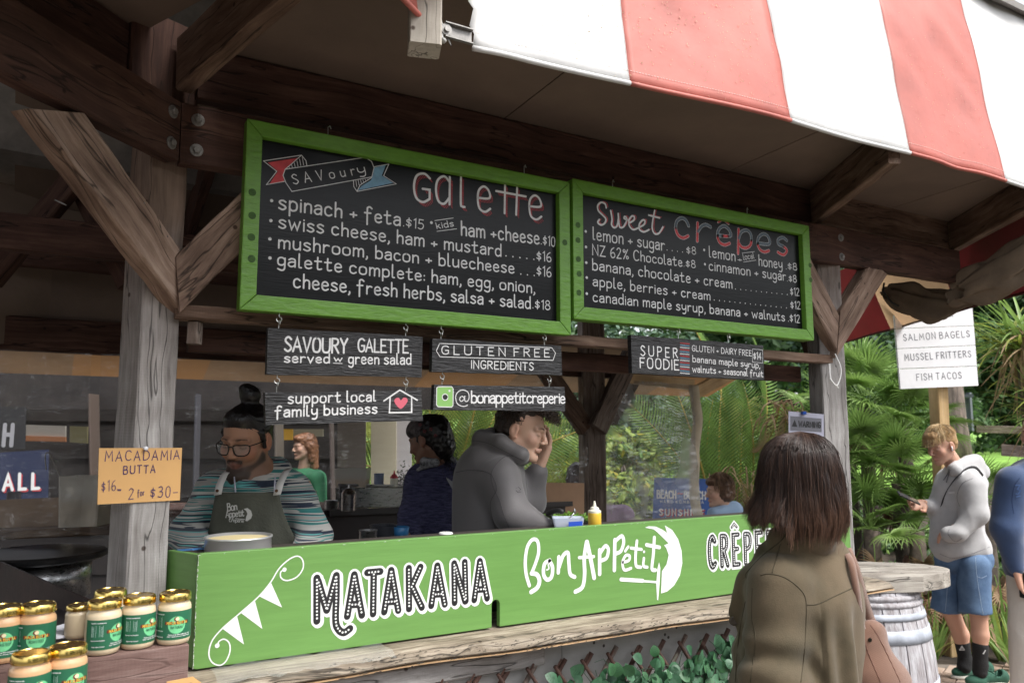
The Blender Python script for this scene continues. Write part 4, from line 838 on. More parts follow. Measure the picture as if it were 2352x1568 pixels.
# dark pits on the slab and a drip ring
pits = MB(); pr = random.Random(4)
for k in range(420):
    x = pr.uniform(.7, 3.0); t = pr.random(); e_ = edge(x); zc = 1.026-.002-.035*t; yc_ = e_+.03*(1-t)**2-.003
    l = pr.uniform(.003, .010)*(.5+pr.random()); h = pr.uniform(.0005, .0014); pits.add([V(x-l, yc_, zc-h), V(x+l, yc_, zc), V(x+l*.4, yc_, zc+h*1.5), V(x-l*.6, yc_, zc+h)], [(0, 1, 2, 3)])
pits.build('pit', mat('mould_black', (.045, .04, .035), .9), led, fix=False)['kind'] = 'stuff'
kn = MB(); kc = V(2.36, edge(2.36)+.002, .998); kn.tube([kc+V(.034*math.cos(a*.3+.4+math.pi), -.002, .026*math.sin(a*.3+.4+math.pi)) for a in range(11)], .004, 6); kn.build('knot_ring', MT['mould_black'], led)
film = mat('plastic_film', (.8, .85, .82), .12, trans=0, alpha=.12)
fb = MB(); fb.grid([[V(.42+i*.026, 2.335-.030*j-.01*math.sin(i*1.3)-.006*math.sin(i*2.9+j), 1.031+.004*abs(math.sin(i*1.7+j*2.2))-(.012 if j > 3 else 0)) for j in range(5)] for i in range(20)]); props(fb.build('plastic_film', film, None, smooth=True), 'clear plastic film crumpled on the slab ledge below the panel', 'film')
wallm = mat('weathered_plywood', (.40, .39, .38), .8, var=.14, vscale=3, bump=.15, bscale=18, stretch=(1, 1, 3))
wl = empty('counter_wall', (1.8, 2.3, 0), 'pale grey plywood wall below the slab ledge behind the leafy trellis', 'wall')
for (a, c) in ((.62, 1.55), (1.553, 2.48), (2.483, 3.2)):
    b = MB(); b.prism([V(a, 2.30, .0), V(c, 2.30, .0), V(c, 2.30, .98), V(a, 2.30, .98)], V(0, .012, 0)); b.build('plywood_panel', wallm, wl, bevel=.001)
sc = MB()
for p in ((292, 1120), (208, 1122), (838, 1045), (910, 1067), (1350, 930), (1445, 932), (1360, 985), (1385, 1005)):
    q = atY(*cF(*p), 2.2995); sc.lathe([(.0055, 0), (.004, .001)], 10, M=Matrix.Translation(q) @ Matrix.Rotation(math.pi/2, 4, 'X'))
sc.build('screw_hole', mat('rust_dark', (.06, .05, .045), .8), wl)['kind'] = 'stuff'
# grey batten showing at lower left under the slab
bx = beam('batten', V(.55, 2.27, .945), V(1.45, 2.27, .945), .04, .06, wgrey, wl)
trel = empty('leaf_trellis', (1.8, 2.24, .3), 'willow lattice trellis covered with artificial green leaves below the ledge', 'trellis')
stm = mat('trellis_stick', (.075, .035, .025), .75, var=.35, vscale=25, bump=.3, bscale=60, stretch=(1, 1, 1)); stg = mat('trellis_stick_grey', (.16, .12, .10), .8, var=.2, vscale=20)
def stick(p, q, r, m, yo):
    b = MB(); p, q = V(p[0], yo, p[1]), V(q[0], yo, q[1]); pts = [p.lerp(q, k/6)+V(0, 0, rnd.uniform(-.002, .002)) for k in range(7)]; b.tube(pts, [r*rnd.uniform(.9, 1.1) for _ in pts], 7); return b.build('stick', m, trel, smooth=True)
for k in range(19):
    xt = 1.00+k*.108; zt_ = .925+.006*math.sin(k*2.1)
    stick((xt, zt_), (xt-.62, zt_-.80), .0085, (stm, stg, stm)[k % 3], 2.262)
    stick((xt-.055, zt_-.012), (xt+.55, zt_-.86), .0065, stm, 2.243)
for k in range(19):
    xt = .955+k*.108; t_ = MB(); t_.tube([V(xt, 2.243, .905), V(xt+.012, 2.236, .93)], .0035, 5); t_.build('tie_twig', stm, trel)
# leaves
lf = {}
def leafmesh(nm, m, L=.034, Wd=.019, fold=.25):
    b = MB(); prof = [(0, .0), (.12, .55), (.3, .92), (.5, 1.0), (.7, .82), (.88, .45), (1, .0)]
    vs = []; 
    for (t, w_) in prof:
        zc = .004*math.sin(t*3.1)
        vs += [(-Wd*w_/1, t*L*1.15-0, zc+fold*Wd*w_*.5), (0, t*L*1.15, zc), (Wd*w_, t*L*1.15, zc+fold*Wd*w_*.5)]
    fs = []
    for i in range(6): fs += [(i*3, i*3+1, i*3+4, i*3+3), (i*3+1, i*3+2, i*3+5, i*3+4)]
    b.add(vs, fs)
    # raised midrib and side veins
    b.mi = 1
    b.add([(-.0006, .002, .0007), (.0006, .002, .0007), (.0002, L*1.05, .0045), (-.0002, L*1.05, .0045)], [(0, 1, 2, 3)])
    for t in (.3, .45, .6):
        for s_ in (-1, 1): b.add([(0, t*L*1.15, .0045), (s_*Wd*.5, t*L*1.15+.006, .006+fold*Wd*.2), (s_*Wd*.5, t*L*1.15+.0068, .006+fold*Wd*.2), (0, t*L*1.15+.0012, .0045)], [(0, 1, 2, 3)])
    o = b.build(nm, [m, mat('leaf_vein', (.03, .075, .04), .6)], None, smooth=True, fix=False); me = o.data; bpy.data.objects.remove(o); return me
lA = mat('leaf_sea_green', (.07, .18, .095), .5, var=.15, vscale=15, tl=.2); lB = mat('leaf_deep_green', (.028, .10, .045), .5, var=.25, vscale=15, tl=.15); lC = mat('leaf_mid_green', (.045, .14, .055), .5, var=.2, vscale=15, tl=.2)
lms = [leafmesh('leaf', lA), leafmesh('leaf', lA, .038, .022), leafmesh('leaf', lC, .036, .018), leafmesh('leaf', lB, .036, .017), leafmesh('leaf', lB, .030, .015)]
lr = random.Random(12); nl = 0; stem_b = MB()
while nl < 290:
    x = 1.0+1.4*lr.random()**.6; z = .905-abs(lr.gauss(0, .085))-.015
    dens = min(1, max(.12, (x-1.05)/.7))*(1 if z < .875-.04*lr.random() else .3)
    if lr.random() > dens or z < .86-(x-1)*.12: continue
    q = V(x, 2.225-lr.uniform(0, .045), z); me = lms[lr.choice((0, 1, 1, 2, 2, 3, 3, 4)) if lr.random() < .35+.5*min(1, max(0, (x-1.3)/.6)) else lr.choice((2, 3, 3, 4))]
    o = bpy.data.objects.new('leaf', me); COL.objects.link(o)
    o.matrix_basis = Matrix.Translation(q) @ Matrix.Rotation(math.pi/2+lr.uniform(-.6, .35), 4, 'X') @ Matrix.Rotation(lr.uniform(-.6, .6), 4, 'Y') @ Matrix.Rotation(lr.choice((lr.uniform(-2.9, 2.9), lr.uniform(1.8, 4.4))), 4, 'Z') @ Matrix.Scale(lr.uniform(.8, 1.25), 4); put(o, trel); nl += 1
    if lr.random() < .5: stem_b.tube([q, q+V(lr.uniform(-.03, .03), .012, lr.uniform(-.04, .03)), q+V(lr.uniform(-.05, .05), .02, lr.uniform(-.08, .05))], .0012, 4)
stem_b.build('leaf_stalks', mat('stalk_green', (.02, .06, .03), .6), trel)['kind'] = 'stuff'

# ================================================================== jars of nut butter on the stepped stand
cJ = CR(0, 1400, 500, 2352)
def Jd(x, y, d): return atD(*cJ(x, y), d)
sgrey = wood('stand_timber', (.12, .07, .06), (.20, .125, .11), (.29, .21, .19), .75, 1, .4, knots=False)
stand = empty('jar_stand', (-.2, 1.5, .8), 'stepped reddish timber display stand for the jars beside the green panel', 'display stand')
zt1, zt2 = 1.168, 1.11
q0, q1 = atZ(435, 1479, zt1), atZ(190, 1513, zt1)
u_ = (q1-q0).normalized(); vdir = V(-u_.y, u_.x, 0); vdir = vdir if vdir.dot(FH) > 0 else -vdir
b = MB(); b.prism([q0, q0+u_*.62, q0+u_*.62+vdir*.2, q0+vdir*.2], V(0, 0, -.17)); b.build('upper_step', sgrey, stand, bevel=.003)
q2 = q0+u_*.0-vdir*.008
b = MB(); b.prism([q0+u_*.18-vdir*.005+V(0, 0, zt2-zt1), q0+u_*.75-vdir*.005+V(0, 0, zt2-zt1), q0+u_*.75-vdir*.20+V(0, 0, zt2-zt1), q0+u_*.18-vdir*.20+V(0, 0, zt2-zt1)], V(0, 0, -.12)); b.build('lower_step', sgrey, stand, bevel=.003)
glass = mat('jar_glass', (.9, .92, .9), .05, trans=1, alpha=.35); gold = mat('gold_lid', (.72, .52, .16), .22, 1, var=.08, vscale=30)
nat = mat('macadamia_butter_pale', (.68, .56, .38), .35, spec=.6, coat=.3); roa = mat('macadamia_butter_roasted', (.66, .40, .21), .35, spec=.6, coat=.3)
lab_g = mat('label_green', (.018, .13, .065), .45); lab_l = mat('label_mint', (.16, .56, .26), .5); lab_r = mat('label_maroon', (.14, .015, .012), .5); lab_y = mat('label_yellow', (.72, .42, .06), .5); lab_k = mat('label_ink', (.02, .10, .06), .6); nutc = mat('nut_cream', (.8, .72, .45), .5)
def jar(loc, face, label, kind, small=False):
    t = empty('nut_butter_jar', loc, label, 'jar', 'jars of nut butter on the stand')
    s_ = .8 if small else 1; R_ = .0375*s_; H = .105*s_ if not small else .07
    b = MB(); prof = [(R_*.8, .001), (R_*.93, .003), (R_, .012), (R_, H*.80), (R_*.97, H*.86), (R_*.86, H*.915), (R_*.84, H*.955), (R_*.84, H)]
    b.lathe([(r_*.999, z) for r_, z in prof], 36, loc); b.build('glass', nat if kind == 'n' else roa, t, smooth=True)
    if not small: b = MB(); b.lathe([(R_*.845, H*.925), (R_*.85, H*.985)], 36, loc); b.build('jar_neck', mat('glass_ring', (.55, .5, .42), .1, spec=1), t, smooth=True)
    b = MB(); b.lathe([(R_*.90, H*.955), (R_*.965, H*.957), (R_*.97, H*.975), (R_*.955, H*1.09), (R_*.90, H*1.125), (R_*.84, H*1.13), (R_*.82, H*1.118), (0, H*1.118)], 36, loc); b.build('lid', gold, t, smooth=True, angle=40)
    if small: return t
    k = MB(); z0, z1 = H*.14, H*.76
    ang0 = math.atan2(face.y, face.x)
    def cyl(th, z, off): return V(loc[0]+(R_+off)*math.cos(ang0+th), loc[1]+(R_+off)*math.sin(ang0+th), loc[2]+z)
    # wrap: u (metres to the right as read) -> angle
    def W3(u, z, off=.0006): return cyl(u/R_, z, off)
    def patch(mb, poly, off):
        c = (sum(p[0] for p in poly)/len(poly), sum(p[1] for p in poly)/len(poly)); vs = [W3(c[0], c[1], off)]+[W3(a, z, off) for a, z in poly]; n_ = len(poly)
        mid_ = [W3((c[0]+a)/2, (c[1]+z)/2, off) for a, z in poly]; mb.add([vs[0]]+mid_+vs[1:], [(0, 1+i, 1+(i+1) % n_) for i in range(n_)]+[(1+i, 1+n_+i, 1+n_+(i+1) % n_, 1+(i+1) % n_) for i in range(n_)])
    b = MB(); nn = 40; b.grid([[W3((-1.95+3.9*i/nn)*R_, z) for z in (z0, z1)] for i in range(nn+1)]); b.build('label', lab_g, t, smooth=True, fix=False)
    cc = (0, H*.46); rad = .0195
    m_ = MB(); patch(m_, [(cc[0]+rad*math.cos(a*.2618), cc[1]+rad*1.02*math.sin(a*.2618)) for a in range(24)], .0009); m_.build('label_disc', lab_l, t, fix=False)
    m_ = MB(); patch(m_, [(-.0255, cc[1]+.0015), (-.013, cc[1]+.0015), (0, cc[1]+.0018), (.013, cc[1]+.0015), (.0255, cc[1]+.0015), (.0265, cc[1]+.0045), (.0255, cc[1]+.0085), (.013, cc[1]+.0085), (0, cc[1]+.0088), (-.013, cc[1]+.0085), (-.0255, cc[1]+.0085), (-.0265, cc[1]+.0045)], .0012)
    patch(m_, [(.0+.0058*math.cos(a*.52)-.001, cc[1]+.0135+.0055*math.sin(a*.52)) for a in range(12)], .0012); m_.build('label_banner', lab_r, t, fix=False)
    m_ = MB(); patch(m_, [(.0005+.0042*math.cos(a*.52), cc[1]+.0138+.0042*math.sin(a*.52)) for a in range(12)], .0016); m_.build('nut_emblem', nutc, t, fix=False)
    def txt(s, u0, u1, z, cap, wd, m, nm='lettering'):
        q = MB(); st, Wd = layout(s, .18, 0); kx = (u1-u0)/Wd
        for i, g_ in enumerate(st):
            pts = [(u0+x*kx, z+y*cap) for x, y in g_]
            for a, c in zip(pts, pts[1:]):
                l = math.hypot(c[0]-a[0], c[1]-a[1]) or 1e-6; nx, ny = -(c[1]-a[1])/l*wd/2, (c[0]-a[0])/l*wd/2; ex, ey = (c[0]-a[0])/l*wd*.3, (c[1]-a[1])/l*wd*.3; o_ = .0019+i*.00002
                q.add([W3(a[0]-ex+nx, a[1]-ey+ny, o_), W3(a[0]-ex-nx, a[1]-ey-ny, o_), W3(c[0]+ex-nx, c[1]+ey-ny, o_), W3(c[0]+ex+nx, c[1]+ey+ny, o_)], [(0, 1, 2, 3)])
        return q.build(nm, m, t, fix=False)
    txt("MACA BUTTA", -.022, .022, cc[1]+.0022, .0056, .0012, lab_y)
    txt("NATURAL" if kind == 'n' else "ROASTED", -.013, .013, cc[1]-.0075, .0055, .0008, lab_k)
    for (s, z, u0, u1) in (("Pakurangi Macadamias Ltd", H*.245, -.018, .03), ("252 Takatu Road, Matakana", H*.205, -.020, .03), ("ingredients: macadamia nuts", H*.69, -.058, -.028), ("Made in New Zealand", H*.2, -.055, -.030), ("Store in a cool, dry place", H*.33, -.058, -.03)):
        txt(s, u0, u1, z, .0022, .0006, pwhite)
    tb = MB(); tw = mat('table_white', (.45, .6, .55), .6)
    for k_i in range(10): tb.add([W3(-.057, H*.42+k_i*.0022, .0018), W3(-.034, H*.42+k_i*.0022, .0018), W3(-.034, H*.42+k_i*.0022+.0006, .0018), W3(-.057, H*.42+k_i*.0022+.0006, .0018)], [(0, 1, 2, 3)])
    for u in (-.057, -.048, -.041, -.034): tb.add([W3(u, H*.41, .0019), W3(u+.0006, H*.41, .0019), W3(u+.0006, H*.65, .0019), W3(u, H*.65, .0019)], [(0, 1, 2, 3)])
    tb.build('nutrition_table', tw, t, fix=False)['kind'] = 'stuff'
    return t
def jat(px, py, z, turn, label, kind, small=False, push=0):
    q = atZ(*cJ(px, py), z)+vdir*push; to = (CAMP-q); an_ = math.atan2(to.y, to.x)+math.radians(turn)
    return jar((q.x, q.y, z), V(math.cos(an_), math.sin(an_), 0), label, kind, small)
jat(1195, 1085, zt1, 52, 'pale natural nut butter jar at left of the upper step, label turned right', 'n')
jat(1610, 1015, zt1, 48, 'pale natural nut butter jar second from the green panel', 'n')
jat(2035, 965, zt1, 10, 'pale natural nut butter jar next to the green panel, label facing forward', 'n')
jat(1270, 930, zt1, 20, 'pale nut butter jar mostly hidden behind the leftmost natural jar', 'n')
jat(910, 905, zt1, 20, 'small pale jar standing alone in the second row before white papers', 'n', True)
jat(410, 1145, zt1, 0, 'roasted nut butter jar with whole label visible, left group, rear right', 'r')
jat(20, 1185, zt1, 0, 'roasted nut butter jar cut off by the left picture edge', 'r')
jat(760, 1690, zt2, 28, 'roasted nut butter jar on the lower step, right one', 'r')
jat(320, 1800, zt2, 30, 'roasted nut butter jar on the lower step, left one', 'r')
pb = MB(); w0 = [atZ(*cJ(*p), zt1+.004) for p in ((650, 800), (810, 755), (1010, 775), (1010, 830), (830, 900), (660, 925))]; pb.prism(w0, V(0, 0, .006)); props(pb.build('paper_stack', mat('paper_white', (.75, .77, .85), .5), None), 'white papers lying behind the roasted jars', 'papers')
oc_ = MB(); op = [atP(*cJ(*p), q0-vdir*.01, (-vdir)) for p in ((1960, 1425), (2270, 1365), (2400, 1460), (2400, 1640), (1960, 1640))]; oc_.prism(op, vdir*.002)
ocd = empty('price_card', op[0], 'orange price card low by the corner of the green panel', 'sign'); oc_.build('card', MT['orange_card'], ocd)
KC = Canvas(op[0], u_*-1, UZ, -vdir); w = MB(); KC.text(w, "B", (2215, 1490), (2265, 1485), 50, .12, cJ); w.build('lettering', MT['purple_ink'], ocd, fix=False)

# ================================================================== inside the stall
inox = mat('brushed_steel', (.55, .55, .56), .28, 1, var=.15, vscale=4, stretch=(1, 30, 30)); darkb = mat('bench_dark', (.03, .025, .025), .5, var=.3, vscale=6)
pp_ = mat('cloudy_polypropylene', (.62, .60, .55), .35, alpha=.55); batter = mat('crepe_batter', (.62, .47, .27), .4); mango = mat('mango_filling', (.62, .30, .05), .5, var=.2, vscale=60)
blackm = mat('cast_iron', (.018, .018, .019), .35, var=.2, vscale=10)
# side ledge, tub with batter, ladle
lt = beam('shelf_ledge', atD(-60, 1219, 3.95)-ZZ*.02, atD(300, 1202, 3.85)-ZZ*.02, .16, .04, wood('oily_shelf', (.05, .03, .02), (.14, .09, .06), (.30, .21, .13), .6, 1, .4)); props(lt, 'oily timber shelf under the batter tub on the left', 'shelf')
bp_ = MB(); a, c = atD(-80, 1215, 4.08), atD(300, 1200, 3.98); bp_.prism([a-ZZ*.0, c-ZZ*.0, c+ZZ*.14, a+ZZ*.14], FH*.01); props(bp_.build('board_strip', mat('tan_board', (.27, .19, .13), .7, var=.1), None), 'tan board strip behind the batter tub', 'board')
def tub(px0, px1, py0, py1, d, dep, label, fill, fm, name='storage_tub', tap=.9, m=None):
    a, c = atD(px0, py1, d), atD(px1, py1, d); top = atD(px0, py0, d).z; zb_ = a.z; ctr = (a+c)/2; wd = (c-a).length/2
    t = empty(name, ctr, label, 'tub')
    def ring(z, k, off=0): return [ctr*1+RT*(sx*wd*k)+FH*(dep/2+sy*dep/2*k)+V(0, 0, z-ctr.z) for sx, sy in ((-1, -1), (-.9, -1.06), (.9, -1.06), (1, -1), (1, 1), (-1, 1))]
    b = MB(); H = top-zb_; A = ring(zb_, tap); B = ring(top, 1); Cc = ring(top, .95); D_ = ring(zb_+.01, tap*.95); vs = A+B+Cc+D_; n_ = 6
    b.add(vs, [tuple(range(n_))]+[(k+j*n_, (k+1) % n_+j*n_, (k+1) % n_+(j+1)*n_, k+(j+1)*n_) for j in range(3) for k in range(n_)]); b.build('tub', m or pp_, t)
    rb_ = MB(); rb_.prism(ring(top-.012, 1.04), V(0, 0, .012)); 
    f = MB(); kz = tap+(1-tap)*fill; f.add(ring(zb_+.004, tap*.96)+ring(zb_+H*fill, kz*.96), [tuple(range(5, -1, -1)), tuple(range(6, 12))]+[(k, (k+1) % 6, (k+1) % 6+6, k+6) for k in range(6)]); f.build('filling', fm, t)
    return t
tub(127, 225, 1094, 1212, 3.8, .16, 'tall cloudy tub half full of cream batter behind the grey post', .5, batter)
lad = MB(); lp = [atD(106, 1078, 3.82), atD(104, 1045, 3.82), atD(112, 1040, 3.82), atD(122, 1060, 3.82), atD(150, 1120, 3.85)]; lad.tube(smooth([tuple(p) for p in lp]), .0028, 6); props(lad.build('ladle', steel, None), 'hooked steel ladle leaning in the batter tub', 'ladle')
# crepe griddle
gc = atD(95, 1266, 3.68); gr = empty('crepe_griddle', gc, 'black round crepe griddle on a shiny steel base beside the partition', 'griddle')
b = MB(); b.lathe([(.255, -.034), (.272, -.024), (.274, -.006), (.264, .002), (0, .004)], 56, gc); b.build('hotplate', blackm, gr, smooth=True, angle=35)
b = MB(); b.lathe([(.21, -.20), (.21, -.035)], 40, gc); b.build('base', inox, gr, smooth=True)
g2 = atD(300, 1300, 2.9); 
ctop = MB(); ctop.prism([atD(-200, 1360, 2.3), atD(250, 1410, 2.25), V(.45, 2.5, 1.04), V(3.2, 2.5, 1.04), V(3.2, 2.95, 1.04), V(.4, 3.1, 1.04), atD(0, 1300, 3.3)], V(0, 0, -.04))
ct_ = MB(); ct_.prism([V(-.0, 2.75, 1.06), V(.28, 2.57, 1.06), V(3.1, 2.57, 1.06), V(3.1, 2.82, 1.06), V(0, 3.35, 1.06), V(-1.2, 3.0, 1.06), V(-.8, 2.1, 1.06)], V(0, 0, -.05)); props(ct_.build('work_bench', darkb, None), 'dark work bench hidden behind the green panel', 'bench')
# tin
tc_ = atD(548, 1231, 2.40); tn = empty('round_tin', tc_-ZZ*.12, 'shiny open ribbed tin standing behind the left end of the green panel', 'tin')
rad = 72/1800*2.40; b = MB(); pr_ = [(rad*.97, -.12)]
for k in range(6): pr_ += [(rad*.965, -.112+k*.0135), (rad*1.0, -.105+k*.0135)]
pr_ += [(rad*.985, -.006), (rad*1.02, -.003), (rad*1.02, .002), (rad*.97, .002), (rad*.965, -.02)]
b.lathe(pr_, 64, tc_); b.build('tin_body', mat('tin_plate', (.66, .66, .66), .3, .65, var=.05), tn, smooth=True)
b = MB(); b.lathe([(rad*.963, -.05), (rad*.963, -.006), (0, -.005)], 48, tc_); b.build('butter', mat('butter_yellow', (.78, .66, .36), .5), tn)
# blue cloth edge beside the tin
b = MB(); q = atD(432, 1266, 2.42); b.box(q, (.03, .02, .006)); b.box(q+RT*.03+ZZ*.002, (.02, .015, .007), None); props(b.build('blue_box', mat('blue_plastic', (.05, .22, .55), .4), None, bevel=.002), 'bright blue plastic edge left of the tin', 'box')
# bain-marie and bench at the back
DB = 3.75
bench = empty('back_bench', atD(850, 1300, DB), 'dark back bench with a steel top along the clear curtain', 'bench')
b = MB(); b.prism([atD(758, 1170, DB), atD(1330, 1150, DB+1.3), atD(1330, 1150, DB+1.8), atD(740, 1170, DB+.7)], V(0, 0, -.03)); b.build('bench_top', darkb, bench)
b = MB(); b.prism([atD(745, 1172, DB+.02), atD(1330, 1153, DB+1.32), atD(1330, 1300, DB+1.32), atD(745, 1300, DB+.02)], V(0, .02, 0)); b.build('bench_front', mat('bench_front_dark', (.028, .02, .02), .6), bench)
bmx = empty('bain_marie', atD(860, 1168, DB), 'long stainless steel food warmer on the back bench', 'food warmer')
b = MB(); q = [atD(778, 1166, DB+.05), atD(960, 1164, DB+.35), atD(960, 1164, DB+.65), atD(778, 1166, DB+.4)]; b.prism(q, V(0, 0, .10)); b.build('steel_body', inox, bmx, bevel=.004)
b = MB(); q = [p+V(0, 0, .101) for p in [atD(774, 1166, DB+.03), atD(964, 1164, DB+.33), atD(964, 1164, DB+.67), atD(774, 1166, DB+.42)]]; b.prism(q, V(0, 0, .012)); b.build('rim', inox, bmx, bevel=.003)
tub(766, 842, 1076, 1120, DB+.1, .12, 'cloudy tub of orange filling standing on the steel warmer', .42, mango)
def bottle(px, py0, py1, d, wpx, label, m, fm, tip=True):
    q = atD(px, py1, d); H = atD(px, py0, d).z-q.z; r_ = wpx/2/1800*d; t = empty('squeeze_bottle', q, label, 'bottle')
    b = MB(); b.lathe([(r_*.92, 0), (r_, .004), (r_, H*.50), (r_*.95, H*.55)], 20, q); b.build('bottle_body', fm, t, smooth=True)
    b = MB(); b.lathe([(r_*.98, H*.54), (r_*.98, H*.62), (r_*.7, H*.66), (r_*.62, H*.74), (r_*.3, H*.78), (r_*.12, H), (0, H)], 20, q); b.build('nozzle', m, t, smooth=True, angle=40)
    return t
creamp = mat('cap_cream', (.75, .72, .6), .4)
bottle(1366, 1150, 1208, 2.98, 30, 'squeeze bottle of yellow sauce with a pale nozzle by the rear post', creamp, mat('sauce_yellow', (.70, .45, .05), .3))
bottle(905, 1080, 1118, DB+.25, 18, 'small squeeze bottle with a red cap on the steel warmer', mat('cap_red', (.6, .06, .08), .4), creamp)
b = MB(); q = atD(935, 1085, DB+.35); rr = random.Random(2)
hb = MB(); q = atD(932, 1115, DB+.3)
for k in range(260):
    a_ = rr.uniform(0, 6.28); p = q+RT*rr.gauss(0, .028)+FH*rr.gauss(0, .02)+ZZ*abs(rr.gauss(.02, .035)); dd = V(rr.gauss(0, 1), rr.gauss(0, 1), rr.gauss(.5, 1)).normalized()*.012; s_ = dd.orthogonal().normalized()*.004; hb.add([p-s_, p+dd, p+s_, p-dd*.4], [(0, 1, 2, 3)])
props(hb.build('herb_bunch', mat('herb_grey_green', (.07, .09, .05), .8, var=.3), None, fix=False), 'bushy grey green herbs on the back bench beside the woman in navy', 'herbs', kind='stuff')
# things on the bench behind the panel, right half
cpp = CR(1200, 1250, 2000, 2352)
pan = empty('frying_pan', atD(1232, 1192, 3.1), 'black frying pan with a curved handle beside the salad', 'pan'); q = atD(1234, 1186, 3.12)
b = MB(); b.lathe([(.055, -.035), (.075, 0), (.078, .001), (.072, -.001), (.052, -.03), (0, -.03)], 32, q); b.build('pan_bowl', blackm, pan, smooth=True)
b = MB(); hp = [q+RT*.07, atD(1258, 1180, 3.05), atD(1270, 1174, 3.02), atD(1284, 1172, 3.0), atD(1294, 1177, 2.99)]; b.tube(smooth([tuple(p) for p in hp]), [.006, .006, .007, .008, .008, .009, .009, .009, .0095, .0095, .01, .01, .01, .01, .01, .01, .01, .01, .01, .008, .006][:len(smooth([tuple(p) for p in hp]))], 10); b.build('handle', black, pan, smooth=True)
b = MB(); b.tube([atD(1216, 1180, 3.1), atD(1221, 1166, 3.1)], .005, 8); props(b.build('spatula_tip', creamp, None, smooth=True), 'pale spatula tip standing in the pan', 'spatula')
sal = empty('salad_tray', atD(1300, 1200, 3.05), 'tray heaped with green salad leaves right of the young man in grey', 'salad')
b = MB(); q = atD(1300, 1202, 3.12); b.prism([q-RT*.09-FH*.05, q+RT*.09-FH*.05, q+RT*.09+FH*.1, q-RT*.09+FH*.1], V(0, 0, .012)); b.build('tray', blackm, sal)
sb = MB()
for k in range(520):
    x_ = rr.uniform(-.095, .095); p = q+RT*x_+FH*rr.uniform(-.05, .08)+ZZ*(.012+rr.random()*.022*math.exp(-(x_/.08)**2)+.006); dd = V(rr.gauss(0, 1), rr.gauss(0, 1), rr.gauss(.2, .6)).normalized()*rr.uniform(.008, .018); s_ = dd.orthogonal().normalized()*.006; sb.add([p-s_*.3, p+dd*.5-s_, p+dd, p+dd*.5+s_], [(0, 1, 2, 3)])
sb.build('salad_leaves', mat('salad_green', (.13, .26, .03), .5, var=.5, vscale=60, tl=.3), sal, fix=False)['kind'] = 'stuff'
tub(1270, 1342, 1190, 1210, 2.96, .09, 'clear food container with a blue label and a spoon before the salad', .4, mat('coleslaw', (.6, .55, .5), .5, var=.2, vscale=50), 'food_container', m=mat('clear_tub', (.65, .72, .85), .2, alpha=.7))
b = MB(); q = [atD(x, y, 2.955) for x, y in ((1306, 1198), (1338, 1196), (1338, 1210), (1306, 1211))]; b.prism(q, FH*-.001); props(b.build('blue_label', mat('label_blue', (.03, .10, .6), .4), None), 'blue sticker on the food container', 'sticker')
b = MB(); b.tube([atD(1306, 1192, 3.0), atD(1318, 1178, 3.0)], [.002, .003], 6); b.lathe([(0, -.012), (.006, 0), (0, .012)], 10, atD(1320, 1174, 3.0)); props(b.build('spoon', inox, None, smooth=True), 'steel spoon standing in the food container', 'spoon')
b = MB(); b.lathe([(.024, 0), (.025, .01), (.022, .014), (0, .014)], 24, atD(1024, 1231, 2.78)); props(b.build('white_cup', pwhite, None, smooth=True, angle=40), 'white cup top peeping over the panel between the two workers', 'cup')
b = MB(); b.lathe([(.03, 0), (.036, .05), (.033, .052), (.028, .004), (0, .004)], 24, atD(920, 1238, 3.3)); props(b.build('blue_cup', mat('cup_blue', (.03, .16, .36), .4), None, smooth=True), 'blue cup in the dark near the navy cardigan', 'cup')
# shadowy clutter on the dark bench left of the cup
# salmon board by the rear post
b = MB(); Yr = 4.12; q = [atY(x, y, Yr) for x, y in ((1205, 1107), (1342, 1109), (1342, 1240), (1205, 1240))]; b.prism(q, V(0, .012, 0)); props(b.build('end_board', mat('salmon_board', (.50, .30, .18), .7, var=.06), None, bevel=.001), 'salmon brown board panel between young man in grey and rear post', 'board')
# clutter on the back bench and on the neighbour's counter
def pot(px, y0, y1, d, wpx, m, label, name='pot', lid=False):
    q = atD(px, y1, d); H = atD(px, y0, d).z-q.z; r_ = wpx/2/1800*d; t = empty(name, q, label, name)
    b = MB(); b.lathe([(r_*.94, 0), (r_, .006), (r_, H), (r_*1.05, H+.003), (r_*.96, H+.002), (r_*.93, .012), (0, .012)], 28, q); b.build('vessel', m, t, smooth=True, angle=40)
    if lid: b = MB(); b.lathe([(r_*1.02, H), (r_*.7, H+.02), (r_*.12, H+.03), (r_*.1, H+.045), (0, H+.047)], 28, q); b.build('lid', m, t, smooth=True, angle=40)
    return t
dkpot = mat('dark_enamel', (.03, .032, .04), .35)
pot(800, 1135, 1172, 3.7, 34, inox, 'small steel pot in front of the food warmer', lid=True)
pot(880, 1206, 1240, 3.3, 60, dkpot, 'dark enamel bowl low on the bench beside the cook', 'bowl')
pot(845, 1218, 1246, 3.1, 40, inox, 'steel bowl half hidden behind the green panel', 'bowl')
pot(870, 1088, 1118, DB+.3, 22, mat('blue_white_plastic', (.35, .42, .62), .4), 'small blue and white box on the steel warmer', 'cup')
for k in range(4): pot(1090+k*0, 1168-k*7, 1176-k*7, 3.9, 26, creamp, 'pale cup in the stack on the bench behind the jacket, %s' % ('lowest', 'second', 'third', 'topmost')[k], 'cup')
for k, (x, y0, y1, wd, m_) in enumerate(((160, 1120, 1160, 20, creamp), (30, 1130, 1165, 28, dkpot), (715, 1128, 1160, 22, pp_), (760, 1150, 1168, 30, inox))): pot(x, y0, y1, 5.2 if k < 2 else 4.3, wd, m_, ('pale cup on the counter beyond the left curtain', 'dark pot on the counter beyond the left curtain', 'cloudy beaker beside the red haired woman', 'flat steel pan beside the cook')[k], 'cup' if k != 1 else 'pot')
